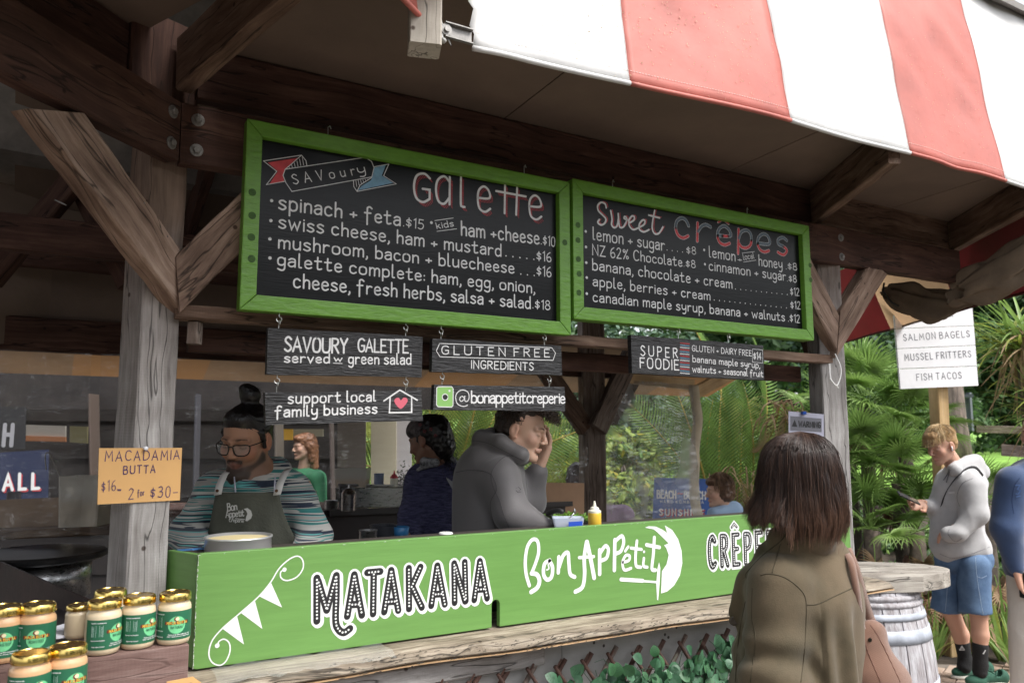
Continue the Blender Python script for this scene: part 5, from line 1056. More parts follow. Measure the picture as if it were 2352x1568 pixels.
cn = beam('far_counter', atD(-300, 1172, 5.3), atD(830, 1168, 5.3), .5, .05, wdark); props(cn, 'dark counter of the neighbouring stall beyond the clear curtain', 'counter')
for k, x in enumerate((215, 455, 640, 760)): o_ = beam('hanging_strip', atD(x, 905, 6.9), atD(x+(4, -6, 3, 5)[k], 1150, 6.9), .02, (.16, .10, .22, .12)[k], mat('strip_dark_%d' % k, ((.07, .05, .04), (.05, .05, .06), (.09, .075, .06), (.06, .045, .04))[k], .8)); props(o_, ('brown', 'grey', 'tan', 'dark')[k]+' upright board of the far building '+('left of the cook', 'behind the cook', 'behind the topknot sign', 'beside the red haired woman')[k], 'board')
# clear curtains
def curtain(name, label, pts_top, pts_bot, seg=26, rows=22, amp=.02, edge=True, haze=.16, seed=0, folds=1.0):
    t = empty(name, pts_bot[0], label, 'clear curtain')
    def P_(u, v): a = pts_top[0].lerp(pts_top[1], u); c = pts_bot[0].lerp(pts_bot[1], u); p = a.lerp(c, v); return p+V(0, 1, 0)*amp*(noise.noise(V(u*5*folds+seed, v*1.3, 1))+.6*noise.noise(V(u*9*folds+v*3, v*6, seed)))
    b = MB(); b.grid([[P_(i/seg, j/rows) for j in range(rows+1)] for i in range(seg+1)]); b.build('clear_sheet', CURT(haze), t, smooth=True, fix=False); return t, P_
def CURT(h):
    nm = 'clear_vinyl_%d' % int(h*100)
    if nm in MT: return MT[nm]
    m = bpy.data.materials.new(nm); m.use_nodes = True; n = m.node_tree; L = n.links; n.nodes.remove(n.nodes['Principled BSDF']); MT[nm] = m
    tr = n.nodes.new('ShaderNodeBsdfTransparent'); gl = n.nodes.new('ShaderNodeBsdfGlossy'); gl.inputs['Roughness'].default_value = .07; df = n.nodes.new('ShaderNodeBsdfDiffuse'); df.inputs[0].default_value = (.8, .8, .78, 1); tl_ = n.nodes.new('ShaderNodeBsdfTranslucent'); tl_.inputs[0].default_value = (.8, .8, .78, 1)
    d2 = n.nodes.new('ShaderNodeMixShader'); L.new(df.outputs[0], d2.inputs[1]); L.new(tl_.outputs[0], d2.inputs[2])
    tc = n.nodes.new('ShaderNodeTexCoord'); no = n.nodes.new('ShaderNodeTexNoise'); no.inputs['Scale'].default_value = 3; no.inputs['Detail'].default_value = 7; no.inputs['Distortion'].default_value = 1.2; L.new(tc.outputs['Object'], no.inputs['Vector'])
    mr = n.nodes.new('ShaderNodeMapRange'); mr.inputs[1].default_value = .35; mr.inputs[2].default_value = .75; mr.inputs[3].default_value = h*.5; mr.inputs[4].default_value = h*2.2; L.new(no.outputs[0], mr.inputs[0])
    mx = n.nodes.new('ShaderNodeMixShader'); L.new(mr.outputs[0], mx.inputs[0]); L.new(tr.outputs[0], mx.inputs[1]); L.new(d2.outputs[0], mx.inputs[2])
    fr_ = n.nodes.new('ShaderNodeFresnel'); fr_.inputs[0].default_value = 1.5; bp = n.nodes.new('ShaderNodeBump'); bp.inputs['Strength'].default_value = .9; bp.inputs['Distance'].default_value = .07
    n2_ = n.nodes.new('ShaderNodeTexNoise'); n2_.inputs['Scale'].default_value = 4; mp = n.nodes.new('ShaderNodeMapping'); mp.inputs['Scale'].default_value = (1, 1, 3.5); L.new(tc.outputs['Object'], mp.inputs[0]); L.new(mp.outputs[0], n2_.inputs['Vector']); L.new(n2_.outputs[0], bp.inputs['Height']); L.new(bp.outputs[0], gl.inputs['Normal']); L.new(bp.outputs[0], fr_.inputs['Normal'])
    m3 = n.nodes.new('ShaderNodeMixShader'); L.new(fr_.outputs[0], m3.inputs[0]); L.new(mx.outputs[0], m3.inputs[1]); L.new(gl.outputs[0], m3.inputs[2]); L.new(m3.outputs[0], n.nodes['Material Output'].inputs[0]); return m
YC_ = 4.22
ctn, PR = curtain('clear_curtain', 'clear vinyl curtain with a cream binding right of the rear post', [atY(1388, 868, YC_), atY(1592, 884, YC_)], [atY(1388, 1230, YC_), atY(1614, 1200, YC_)], amp=.03, haze=.19, seed=4)
eb = MB(); bind = mat('cream_binding', (.62, .54, .40), .7, var=.1); wob = lambda v: RT*(.028*math.sin(v*5.2+.6)-.012)
for v in range(24):
    pass
eb.grid([[PR(1, v/24)+wob(v/24)+RT*s_ for s_ in (-.038, .0, .034)] for v in range(25)]); eb.build('binding', bind, ctn, smooth=True, fix=False, solid=.003)
curtain('clear_curtain', 'wide clear vinyl curtain behind the two workers', [V(.20, YC_, 2.05), V(3.05, YC_, 2.05)], [V(.20, YC_, 1.12), V(3.05, YC_, 1.12)], seed=1, seg=90, rows=40, amp=.07, haze=.055, folds=2.2)
curtain('clear_curtain', 'wrinkled clear vinyl curtain behind the batter tub on the left', [V(-1.3, YC_, 2.05), V(.16, YC_, 2.05)], [V(-1.3, YC_, 1.2), V(.16, YC_, 1.2)], seg=60, rows=40, amp=.10, haze=.06, seed=7, folds=2.0)

# ================================================================== neighbouring stall seen through the left curtain
nb = empty('market_building', (1.0, 7.5, 0), 'dark timber market building behind the clear curtains', 'building')
dkw = mat('dark_weatherboard', (.022, .018, .017), .8, var=.3, vscale=5)
def quadD(name, pts, d, m, par, th=.02): b = MB(); b.prism([atD(x, y, d) for x, y in pts], FH*th); return b.build(name, m, par)
for k in range(9):
    z0 = .0+k*.36; b = MB(); b.prism([atD(-900, 1000, 7.6)*1+V(0, 0, z0-1.66), atD(835, 1000, 7.6)+V(0, 0, z0-1.66), atD(835, 1000, 7.62)+V(0, 0, z0-1.66+.38), atD(-900, 1000, 7.62)+V(0, 0, z0-1.66+.38)], FH*.02); b.build('wall_board', dkw, nb)
quadD('window', [(58, 975), (150, 978), (150, 1012), (58, 1010)], 7.4, mat('pale_wall_far', (.50, .47, .42), .8), nb); quadD('wall_panel', [(58, 1000), (150, 1003), (150, 1014), (58, 1012)], 7.38, mat('orange_far', (.5, .2, .08), .7), nb)
quadD('wall_panel', [(160, 978), (200, 980), (200, 1018), (160, 1015)], 7.4, mat('olive_far', (.22, .20, .10), .8), nb)
quadD('wall_panel', [(665, 985), (742, 985), (742, 1002), (665, 1002)], 7.3, mat('cream_far', (.45, .42, .3), .8), nb); quadD('notice', [(640, 985), (672, 985), (672, 1010), (640, 1010)], 7.2, mat('yellow_far', (.75, .42, .04), .7), nb)
quadD('wall_panel', [(775, 960), (840, 960), (840, 1120), (775, 1120)], 7.4, mat('brown_far', (.12, .10, .085), .8), nb)
quadD('door_panel', [(852, 955), (910, 955), (910, 1140), (852, 1140)], 7.45, mat('cream_wall', (.42, .38, .28), .8), nb); quadD('door_panel', [(905, 955), (945, 955), (945, 1140), (905, 1140)], 7.47, mat('grey_wall', (.40, .38, .38), .8), nb)
quadD('roof_board', [(-900, 720), (990, 720), (990, 940), (-900, 940)], 7.0, dkw, nb, .05)
ban = empty('banner', atD(50, 1100, 6.4), 'navy banner lettered ALL seen through the left curtain', 'banner')
quadD('banner_cloth', [(-120, 1046), (112, 1032), (110, 1158), (-120, 1168)], 6.4, mat('navy_cloth', (.012, .02, .06), .7), ban, .004)
BC = Canvas(atD(0, 1158, 6.395), RT, UZ, -FH); w = MB(); r = MB(); BC.text(r, "ALL", (10, 1128), (92, 1124), 34, .22, track=.3); BC.O = BC.O-FH*.002; BC.text(w, "ALL", (7, 1125), (89, 1121), 34, .22, track=.3); w.build('lettering', pwhite, ban, fix=False); r.build('letter_shadow', credp, ban, fix=False)
ban2 = empty('banner', atD(0, 1000, 6.6), 'dark banner with a big letter H above the navy banner', 'banner'); quadD('banner_cloth', [(-120, 930), (60, 935), (58, 1030), (-120, 1036)], 6.6, mat('charcoal_cloth', (.015, .015, .017), .7), ban2, .004)
BC = Canvas(atD(0, 1030, 6.595), RT, UZ, -FH); w = MB(); BC.text(w, "H", (6, 1022), (26, 1022), 48, .2); w.build('lettering', mat('dim_white', (.3, .3, .32), .6), ban2, fix=False)
# blue drinks banner
bb = empty('drinks_banner', atD(1560, 1140, 6.6), 'blue beach drinks banner behind the clear curtain', 'banner')
b = MB(); Pq = [atD(x, y, 6.6) for x, y in ((1503, 1096), (1640, 1100), (1640, 1330), (1493, 1330))]; b.prism(Pq, FH*.004); b.build('banner_cloth', mat('banner_blue', (.06, .14, .42), .6, var=.1), bb)
BC = Canvas(Pq[3]-FH*.001, RT, UZ, -FH); w = MB(); r = MB()
BC.text(w, "BEACH", (1509, 1143), (1552, 1144), 17, .2); BC.text(w, "BOOCH", (1571, 1144), (1620, 1146), 17, .2); BC.text(r, "~", (1556, 1140), (1568, 1140), 20, .14)
BC.text(w, "HARD KOMBUCHA", (1516, 1154), (1616, 1156), 6, .16, track=.3); BC.text(r, "SUNSHINE", (1516, 1184), (1618, 1186), 14, .3, track=.3); BC.text(w, "SUNSHINE", (1514, 1182), (1616, 1184), 14, .2, track=.3); BC.text(w, "IN A CAN", (1522, 1203), (1606, 1204), 14, .24, track=.3)
w.build('lettering', pwhite, bb, fix=False); r.build('letter_shadow', credp, bb, fix=False)

# ================================================================== white menu sign on its post
cH = CR(1960, 400, 2560, 1447); DS = 6.0
sg = empty('menu_sign', atZ(2200, 1500, 0), 'white plank sign listing salmon bagels, mussel fritters and fish tacos', 'sign')
# plane of the sign: slightly turned
a_, c_ = atD(*cH(703, 1380), DS), atD(*cH(1173, 1360), DS+.05); up_ = (atD(*cH(672, 1020), DS)-a_); up_ = (up_-RT*0).normalized()
Us = (c_-a_).normalized(); Ns = Us.cross(up_).normalized(); Ns = Ns if Ns.dot(FH) < 0 else -Ns
wp_ = mat('white_board_paint', (.82, .82, .84), .55, var=.04, vscale=3, bump=.1, bscale=30)
rows = [((703, 1380), (1173, 1360)), ((692, 1257), (1163, 1240)), ((682, 1136), (1155, 1115)), ((672, 1015), (1145, 997)), ((662, 895), (1135, 875)), ((652, 775), (1125, 755))]
for (l0, r0), (l1, r1) in zip(rows, rows[1:]):
    q = [atP(*cH(*p), a_, Ns) for p in (l0, r0, r1, l1)]; q[2] = q[2]-up_*.004; q[3] = q[3]-up_*.004; b = MB(); b.prism(q, Ns*-.02); b.build('plank', wp_, sg, bevel=.002)
SC = Canvas(a_, Us, up_, Ns); w = MB(); SC.k = 0
for (t, p0, p1, c) in (("SALMON BAGELS", (715, 1090), (1115, 1074), 38), ("MUSSEL FRITTERS", (725, 1210), (1125, 1194), 38), ("FISH TACOS", (798, 1330), (1070, 1322), 38), ("&", (975, 950), (1010, 948), 44)): SC.text(w, t, p0, p1, c, .12, cH, track=.22, jit=.02)
w.build('lettering', mat('sign_grey', (.16, .16, .18), .6), sg, fix=False)
pf = atZ(2196, 1503, 0)+FH*.07; beam('post', pf-V(0, 0, .05), atD(2150, 800, DS+.10), .1, .1, wpale, sg, up=-V(.25, 1, 0), ch=.006)

# ================================================================== barrel table
bc = atZ(2050, 1900, 0); bc = atD(1977, 1300, 4.05); bc.z = 0
br_ = empty('barrel_table', bc, 'old whitewashed barrel table with a round plank top right of the olive coat', 'barrel table')
stv = mat('whitewashed_stave', (.24, .215, .22), .75, var=.3, vscale=6, stretch=(6, 6, 1), bump=.5, bscale=20, col2=(.46, .455, .48)); hoop = mat('whitewashed_hoop', (.38, .41, .47), .6, var=.25, vscale=8, bump=.2, bscale=20); pur = mat('purple_band', (.07, .03, .10), .6)
def RB(z): t = z/.92; return .235+.075*(1-(2*t-1)**2)
ns = 20
for k in range(ns):
    a0, a1 = k/ns*6.2832+.008, (k+1)/ns*6.2832-.008; P = []
    for i in range(13):
        z = i/12*.92; rr_ = RB(z); P.append([bc+V(rr_*math.cos(a), rr_*math.sin(a), z) for a in (a0, (a0+a1)/2, a1)])
    b = MB(); b.grid(P); b.build('stave', stv, br_, solid=.02)
def ring(z0, z1, m, off=.004, nm='hoop'): b = MB(); b.lathe([(RB(z0)+.001, z0), (RB(z0)+off+.01, z0+.001), (RB((z0+z1)/2)+off+.01, (z0+z1)/2), (RB(z1)+off+.01, z1-.001), (RB(z1)+.001, z1)], 56, bc); return b.build(nm, m, br_, smooth=True)
ring(.80, .83, hoop); ring(.70, .76, hoop); ring(.48, .52, hoop); ring(.435, .465, hoop); ring(.28, .425, pur, .003, 'painted_band'); ring(.12, .16, hoop)
for z in (.865, .895): b = MB(); b.tube([bc+V((RB(z)+.006)*math.cos(t/40*6.2832), (RB(z)+.006)*math.sin(t/40*6.2832), z) for t in range(41)], .014, 8, cap=False); b.build('rope_ring', stv, br_, smooth=True)
# plank top with an uneven rim
tz = .955; tcn = V(bc.x, bc.y, 0)+RT*.0-FH*.03; topm = wood('bleached_top', (.20, .18, .15), (.36, .33, .29), (.50, .47, .42), .75, 1, .6)
RTp = .44; tdir = -math.pi/2+YAW+.12
for k in range(6):
    y0, y1 = (-RTp+k*RTp/3)*.5+.0015, (-RTp+(k+1)*RTp/3)*.5-.0015; pts = []
    m_ = 8
    for i in range(m_+1): y = y0+(y1-y0)*i/m_; x = math.sqrt(max(.03, RTp**2-4*y*y)); pts.append((x, y))
    for i in range(m_+1): y = y1-(y1-y0)*i/m_; x = -math.sqrt(max(.03, RTp**2-4*y*y)); pts.append((x, y))
    rw = [1+.012*noise.noise(V(p[0]*4, p[1]*4, 0)) for p in pts]
    b = MB(); b.prism([V(p[0]*r_, p[1]*r_, 0) for p, r_ in zip(pts, rw)], V(0, 0, .075)); b.build('top_plank', topm, br_, M=Matrix.Translation(tcn+V(0, 0, tz-.03)) @ Matrix.Rotation(tdir, 4, 'Z'), bevel=.004)
# ================================================================== garden
gr_ = random.Random(21)
palmg = mat('palm_green', (.16, .27, .065), .5, var=.35, vscale=3, tl=.35, spec=.4); palml = mat('palm_light_green', (.22, .34, .09), .5, var=.3, vscale=3, tl=.35); palmy = mat('palm_yellow_green', (.30, .34, .07), .5, var=.3, vscale=4, tl=.4)
dry = mat('dry_frond_tan', (.36, .25, .15), .8, var=.3, vscale=6, tl=.3); dryr = mat('dry_frond_rust', (.20, .10, .065), .85, var=.3, vscale=6, tl=.2)
rachm = mat('rachis_ochre', (.34, .26, .05), .5, var=.2); trunkm = mat('trunk_bark', (.12, .095, .075), .9, var=.4, vscale=10, bump=.8, bscale=20)
dkfol = mat('dark_foliage', (.055, .11, .038), .6, var=.4, vscale=3, tl=.3); mdfol = mat('mid_foliage', (.12, .22, .065), .6, var=.4, vscale=3, tl=.3); blfol = mat('blue_green_foliage', (.08, .14, .09), .6, var=.35, vscale=3, tl=.3); ylfol = mat('lime_foliage', (.32, .42, .09), .5, var=.4, vscale=9, tl=.4)
yel = mat('yellow_leaf', (.45, .40, .04), .5, tl=.4)
def mesh_only(b, name, mats, smooth=False):
    o = b.build(name, mats, None, smooth=smooth, fix=False); me = o.data; bpy.data.objects.remove(o); return me
def blade(b, p0, d, L, w, droop, n=6, fold=0, up=ZZ, taperp=1.0):
    """strap leaf from p0 along d, bending down"""
    p = Vector(p0); d = Vector(d).normalized(); s = d.cross(up); s = s.normalized() if s.length > 1e-3 else V(1, 0, 0); vs = []
    for i in range(n+1):
        t = i/n; ww = w*(1-t**1.6)*min(1, .5+t*4)
        c = p.copy(); nm = s.cross(d)
        vs += [c-s*ww/2+nm*fold*ww, c, c+s*ww/2+nm*fold*ww]
        p = p+d*(L/n); d = (d-ZZ*droop*(t+.15)/n*2).normalized()
    fs = []
    for i in range(n): fs += [(i*3, i*3+1, i*3+4, i*3+3), (i*3+1, i*3+2, i*3+5, i*3+4)]
    b.add(vs, fs)
def fan_leaf(seed, m):
    """palmate leaf: petiole along +X, blade fan at its end, local units metres"""
    r = random.Random(seed); b = MB(); b.mi = 1; b.tube([(0, 0, 0), (.25, 0, .03), (.5, 0, .02)], [.009, .007, .006], 5); b.mi = 0
    for k in range(26):
        a = math.radians(-128+256*k/25); d = V(math.cos(a), math.sin(a), .18*abs(math.sin(a))); blade(b, (.5, 0, .02), d, .42*(1-.25*abs(a)/2.3)+r.uniform(-.03, .03), .034, .55+r.uniform(0, .5)+.25*abs(a)/2, 6, .35)
    return mesh_only(b, 'fan_leaf', [m, palml])
fans = [fan_leaf(1, palmg), fan_leaf(2, palml), fan_leaf(3, palmg), fan_leaf(4, palml)]; fand = [fan_leaf(5, dry), fan_leaf(6, dryr)]
def inst(me, name, parent, M): o = bpy.data.objects.new(name, me); COL.objects.link(o); o.matrix_basis = M; return put(o, parent)
def dirM(p, az, el, roll=0, s=1): return Matrix.Translation(p) @ Matrix.Rotation(az, 4, 'Z') @ Matrix.Rotation(-el, 4, 'Y') @ Matrix.Rotation(roll, 4, 'X') @ Matrix.Scale(s, 4)
def gz(p): return hd(p.x, p.y)
def fan_palm(px, py, d, n, s, label, dryn=2, seed=0, bias=0):
    c = atD(px, py, d); t = empty('fan_palm', V(c.x, c.y, gz(c)), label, 'palm', 'fan palms beside the stall'); r = random.Random(seed+5)
    b = MB(); z0 = gz(c)-.1; b.tube([V(c.x, c.y, z0), V(c.x+.02, c.y, (z0+c.z)/2), V(c.x, c.y, max(c.z, z0+.1))], [.08, .07, .06], 8); b.build('trunk', trunkm, t, smooth=True)
    for k in range(n):
        az = k*2.399+r.uniform(-.3, .3); el = math.radians(85-100*(k/n)**.9+r.uniform(-8, 8)); inst(fans[r.randrange(4)], 'frond', t, dirM(c, az, el, r.uniform(-.4, .4), s*r.uniform(.85, 1.15)))
    for k in range(dryn): inst(fand[k % 2], 'dry_frond', t, dirM(c, r.uniform(0, 6.28), math.radians(-65), r.uniform(-1, 1), s*.9))
    return t
fp = [(1985, 935, 7.6, 22, .80, 'tallest fan palm right behind the right hand post'), (2075, 985, 7.3, 20, .72, 'fan palm left of the white sign post'), (1950, 1065, 6.9, 18, .68, 'fan palm low behind the barrel table'), (2065, 1110, 6.7, 20, .68, 'fan palm in front of the pale sign post'), (2000, 1215, 6.4, 16, .62, 'lowest fan palm just above the barrel top'), (2105, 1220, 6.5, 14, .58, 'small fan palm beside the youth in grey hoodie'), (2262, 1160, 7.4, 12, .5, 'fan palm with pale fronds behind the youth'), (1905, 985, 8.4, 14, .75, 'fan palm showing between the post and rear fronds')]
for i, a in enumerate(fp): fan_palm(*a, seed=i)
# feather palm
def frond(seed, m, L=2.3, nl_=46, ll=.5, curl=.5):
    r = random.Random(seed); b = MB(); P = []; p = V(0, 0, 0); d = V(1, 0, 0)
    for i in range(25): P.append(p.copy()); p = p+d*(L/24); d = (d-ZZ*curl/24*(.4+i/12)).normalized()
    b.mi = 1; b.tube(P, [.016*(1-i/26)+.003 for i in range(25)], 6); b.mi = 0
    for k in range(nl_):
        t = .12+.86*k/nl_; i = int(t*24); q = P[i].lerp(P[min(24, i+1)], t*24-i); f = (P[min(24, i+1)]-P[i]).normalized() if i < 24 else f
        for s_ in (-1, 1): blade(b, q, f*.75+V(0, s_, .25), ll*(.55+.9*math.sin(math.pi*min(1, t*.85+.12)))*.75+r.uniform(-.04, .04), .03, .35+r.uniform(0, .3), 4, .2, up=V(0, 0, 1))
    return mesh_only(b, 'frond', [m, rachm])
frs = [frond(1, palmg), frond(2, palmg, 2.1, 44, .45), frond(3, palmy, 1.9, 40, .45, .7)]; frd = frond(4, dry, 1.5, 22, .4, 1.2)
def frondM(p0, p1, roll=0):
    x = (p1-p0).normalized(); z = (-FH*math.cos(roll)+RT*math.sin(roll)); z = (z-x*z.dot(x)).normalized(); y = z.cross(x); return Matrix.Translation(p0) @ Matrix((x, y, z)).transposed().to_4x4() @ Matrix.Scale((p1-p0).length/2.2, 4)
pb_ = atD(1690, 1230, 7.0); fpalm = empty('feather_palm', V(pb_.x, pb_.y, gz(pb_)), 'large feather palm with ochre stalks behind the open end of the stall', 'palm')
b = MB(); b.tube([V(pb_.x, pb_.y, gz(pb_)-.1), V(pb_.x, pb_.y, .5), pb_-ZZ*.3], [.14, .12, .1], 10); b.build('trunk', trunkm, fpalm, smooth=True)
for i, (a, c, k, ro) in enumerate([((1650, 1240), (1570, 850), 0, .2), ((1655, 1230), (1640, 780), 1, -.5), ((1700, 1240), (1840, 800), 0, .9), ((1715, 1225), (1770, 860), 1, .5), ((1690, 1250), (1720, 820), 2, -.2), ((1670, 1230), (1500, 900), 1, .6), ((1720, 1240), (1930, 960), 0, -.4), ((1690, 1240), (1690, 700), 0, 1.2), ((1640, 1240), (1590, 960), 0, -.8), ((1730, 1250), (1880, 1080), 1, .3)]):
    d0, d1 = 7.0+.08*i, 7.0+.22*((i*7) % 5)-.3; inst(frs[k], 'frond', fpalm, frondM(atD(*a, d0), atD(*c, d1), ro))
for (a, c) in (((1790, 930), (1760, 1130)), ((1800, 925), (1830, 1090)), ((1700, 1100), (1770, 1230)), ((1650, 1120), (1560, 1240))): inst(frd, 'dry_frond', fpalm, frondM(atD(*a, 6.8), atD(*c, 6.75), .3))
b = MB()
for k in range(46): q = atD(gr_.uniform(1755, 1835), gr_.uniform(925, 965), 6.7); blade(b, q, V(gr_.gauss(0, .6), gr_.gauss(0, .6), gr_.uniform(-.2, .6)), gr_.uniform(.25, .6), .022, 3.0, 6)
for k in range(40): q = atD(gr_.uniform(1620, 1740), gr_.uniform(1090, 1180), 6.75); blade(b, q, V(gr_.gauss(0, .6), gr_.gauss(0, .6), gr_.uniform(.1, .9)), gr_.uniform(.2, .45), .016, 3.2, 7)
b.build('dry_strips', dry, fpalm, fix=False)['kind'] = 'stuff'
# yellow-green palm behind the curtain, centre-left
pc_ = atD(1040, 1120, 8.2); fp2 = empty('feather_palm', V(pc_.x, pc_.y, gz(pc_)), 'yellow green feather palm seen through the curtain between the two workers', 'palm')
b = MB(); b.tube([V(pc_.x, pc_.y, gz(pc_)), pc_], [.12, .1], 8); b.build('trunk', trunkm, fp2)
for i in range(14): a_ = i/14*3.6-.25; inst(frs[2 if i % 3 else 0], 'frond', fp2, frondM(pc_, pc_+RT*math.cos(a_)*1.7+ZZ*math.sin(a_)*1.5+FH*gr_.uniform(-.8, .2), gr_.uniform(-.8, .8)))
# leaf-cloud shrubs and trees
def cloud(b, c, rad, n, ls, r, flat=1.0, clumps=26):
    cl = []
    for k in range(clumps):
        d = V(r.gauss(0, 1), r.gauss(0, 1), r.gauss(0, 1)*flat).normalized(); cl.append((c+V(d.x*rad[0], d.y*rad[1], d.z*rad[2])*r.uniform(.45, 1.0), min(rad)*r.uniform(.22, .42)))
    for k in range(n):
        q, rr_ = cl[r.randrange(clumps)]; d = V(r.gauss(0, 1), r.gauss(0, 1), r.gauss(0, .8)).normalized(); p = q+d*rr_*r.uniform(.5, 1.05)
        nrm = (d+V(r.gauss(0, .5), r.gauss(0, .5), .5+r.gauss(0, .4))).normalized(); s_ = nrm.orthogonal().normalized(); s_ = Matrix.Rotation(r.uniform(0, 6.28), 3, nrm) @ s_; t_ = nrm.cross(s_); l = ls*r.uniform(.6, 1.3)
        if len(b.mlist) > 1: b.mi = r.choice(b.mlist)
        b.add([p-s_*l*.5, p-t_*l*.28-nrm*l*.05, p+s_*l*.55, p+t_*l*.28-nrm*l*.05], [(0, 1, 2, 3)])
def shrub(px, py, d, rad, n, ls, mats, label, name='shrub', cat='shrub', seed=0, flat=1, clumps=26, group=None, w=(0,), loc=None):
    c = loc if loc is not None else atD(px, py, d); t = empty(name, V(c.x, c.y, gz(c)), label, cat, group); r = random.Random(seed)
    b = MB(); z0 = gz(c)-.05
    b.tube([V(c.x, c.y, z0), V(c.x+.05, c.y, (z0+c.z)/2), c], [max(.02, rad[0]*.09), max(.015, rad[0]*.07), .02], 7)
    for k in range(6): e = c+V(r.uniform(-1, 1)*rad[0], r.uniform(-1, 1)*rad[1], r.uniform(0, .8)*rad[2])*.7; b.tube([V(c.x, c.y, z0+(c.z-z0)*r.uniform(.4, .9)), (c+e)/2+V(0, 0, .1), e], [rad[0]*.035, rad[0]*.02, .008], 5)
    b.build('trunk', trunkm, t, smooth=True)
    b = MB(); b.mlist = w; cloud(b, c, rad, n, ls, r, flat, clumps); b.build('foliage', mats, t, fix=False); return t
for i, (px, py, d, rr_, lb) in enumerate([(1290, 1110, 8.6, .62, 'lime green shrub between the young man in grey and the rear post'), (1430, 1100, 8.2, .55, 'lime green shrub just right of the rear post'), (1520, 1150, 8.0, .5, 'lime green shrub behind the blue drinks banner'), (1380, 1190, 7.8, .45, 'low lime green shrub behind the squeeze bottle')]):
    shrub(px, py, d, (rr_, rr_, rr_*.8), 2600, .085, [ylfol, mdfol, yel], lb, seed=i+3, w=(0, 0, 0, 0, 0, 1, 1, 2))
shrub(1500, 960, 12, (1.7, 1.4, 1.5), 9000, .11, [blfol, dkfol], 'feathery blue green conifer seen through the clear curtain', 'conifer', 'tree', 31, w=(0, 0, 1), clumps=50)
shrub(1255, 930, 12.5, (1.3, 1.3, 1.6), 6000, .11, [blfol, dkfol], 'dark conifer left of the rear post', 'conifer', 'tree', 33, w=(0, 1), clumps=40)
far = [(900, 700, 17, 3.0, 'dense dark tree far behind the left workers'), (1250, 650, 19, 3.4, 'dark tree behind the conifer'), (1560, 700, 18, 3.0, 'broad dark tree behind the feather palm'), (1800, 800, 15.5, 2.4, 'dark tree behind the right hand post'), (1985, 815, 14, 1.7, 'feathery green tree just left of the white sign'), (2110, 780, 17, 2.4, 'shadowed tree behind the white sign'), (2300, 760, 18, 2.8, 'dark tree above the lawn at the right edge'), (2480, 700, 17, 2.8, 'dark tree beyond the right edge of the lawn'), (600, 760, 16, 2.6, 'tree behind the dark market building')]
for i, (px, py, d, rr_, lb) in enumerate(far):
    g_ = i == 4; shrub(px, py, d, (rr_, rr_*.8, rr_*.95), 9000 if not g_ else 9000, .20 if not g_ else .13, [dkfol, mdfol] if not g_ else [mdfol, blfol], lb, 'tree', 'tree', 50+i, w=(0, 0, 0, 1) if not g_ else (0, 0, 1), clumps=70)
# unseen trees added behind the camera to darken reflections in the menu boards
for i, (x, y, r_) in enumerate(((3.5, -11, 3.0), (8.5, -10.5, 3.2), (13.5, -8.5, 3.2), (-2, -12, 2.8), (18, -5.5, 3.0), (6, -14.5, 3.6))):
    shrub(0, 0, 0, (r_, r_*.8, r_*.9), 3500, .42, [dkfol, mdfol], ('first', 'second', 'third', 'fourth', 'fifth', 'sixth')[i]+' unseen tree added behind the camera to darken the board reflections', 'tree', 'tree', 90+i, w=(0, 0, 1), clumps=60, loc=V(x, y, 3.3))
# low hedge under the far trees
hg = MB(); hg.mlist = (0, 0, 1); hr = random.Random(77)
for k in range(34):
    l = -3+k*.62; c = FH*(15.5+math.sin(k)*.6)+RT*l; c.z = hd(c.x, c.y)+.55; cloud(hg, c, (.9, .7, .8), 520, .15, hr, 1, 8)
props(hg.build('hedge', [dkfol, mdfol], None, fix=False), 'dark hedge running along the far side of the lawn', 'hedge', kind='stuff')
# bank plants between path and lawn
bk_ = MB(); bk_.mlist = (0, 0, 1, 2)
for k in range(60):
    px = hr.uniform(1880, 2420) if k % 3 else hr.uniform(1200, 1900); d = hr.uniform(6.9, 10.4 if px < 2180 else 8.6); c = atD(px, 1000, d); c.z = hd(c.x, c.y)+.12; cloud(bk_, c, (.42, .4, .22), 420, .07, hr, 1, 7)
props(bk_.build('ground_cover', [mdfol, dkfol, palml], None, fix=False), 'leafy ground cover on the bank behind the path', 'ground cover', kind='stuff')
# strap-leaved plants
def strap_plant(px, py, d, n, L, w, mats, label, seed, droop=1.0, wch=(0,), name='strap_leaf_plant', el0=.7, fromz=None):
    c = atD(px, py, d); z = gz(c) if fromz is None else c.z; c.z = z; t = empty(name, V(c.x, c.y, z), label, 'plant'); r = random.Random(seed)
    for k in range(n):
        b = MB(); a = r.uniform(0, 6.28); blade(b, c+V(math.cos(a), math.sin(a), 0)*.03+V(0, 0, -.01), V(math.cos(a)*(1-el0)*2*r.random(), math.sin(a)*(1-el0)*2*r.random(), 1*el0+r.uniform(-.1, .3)), L*r.uniform(.7, 1.15), w*r.uniform(.8, 1.2), droop*r.uniform(.5, 1.4), 8, .12); b.build('leaf', mats[r.choice(wch)], t, smooth=True, fix=False)
    return t
st_ = [(2140, 1440, 6.15, .55, 'green strap leaved plant behind the barrel'), (2100, 1500, 5.9, .5, 'light green strap leaved plant at the foot of the barrel'), (2235, 1420, 6.3, .55, 'strap leaved plant behind the youth in shorts'), (2315, 1300, 6.6, .6, 'tall strap leaved plant at the right edge, upper one'), (2300, 1450, 6.1, .62, 'tall strap leaved plant right of the green sneakers'), (2345, 1540, 5.75, .5, 'strap leaved plant in the lower right corner'), (2250, 1240, 7.0, .5, 'strap leaved plant at hip height right of the youth'), (2345, 1400, 6.4, .6, 'strap leaved plant behind the person in the blue sweatshirt')]
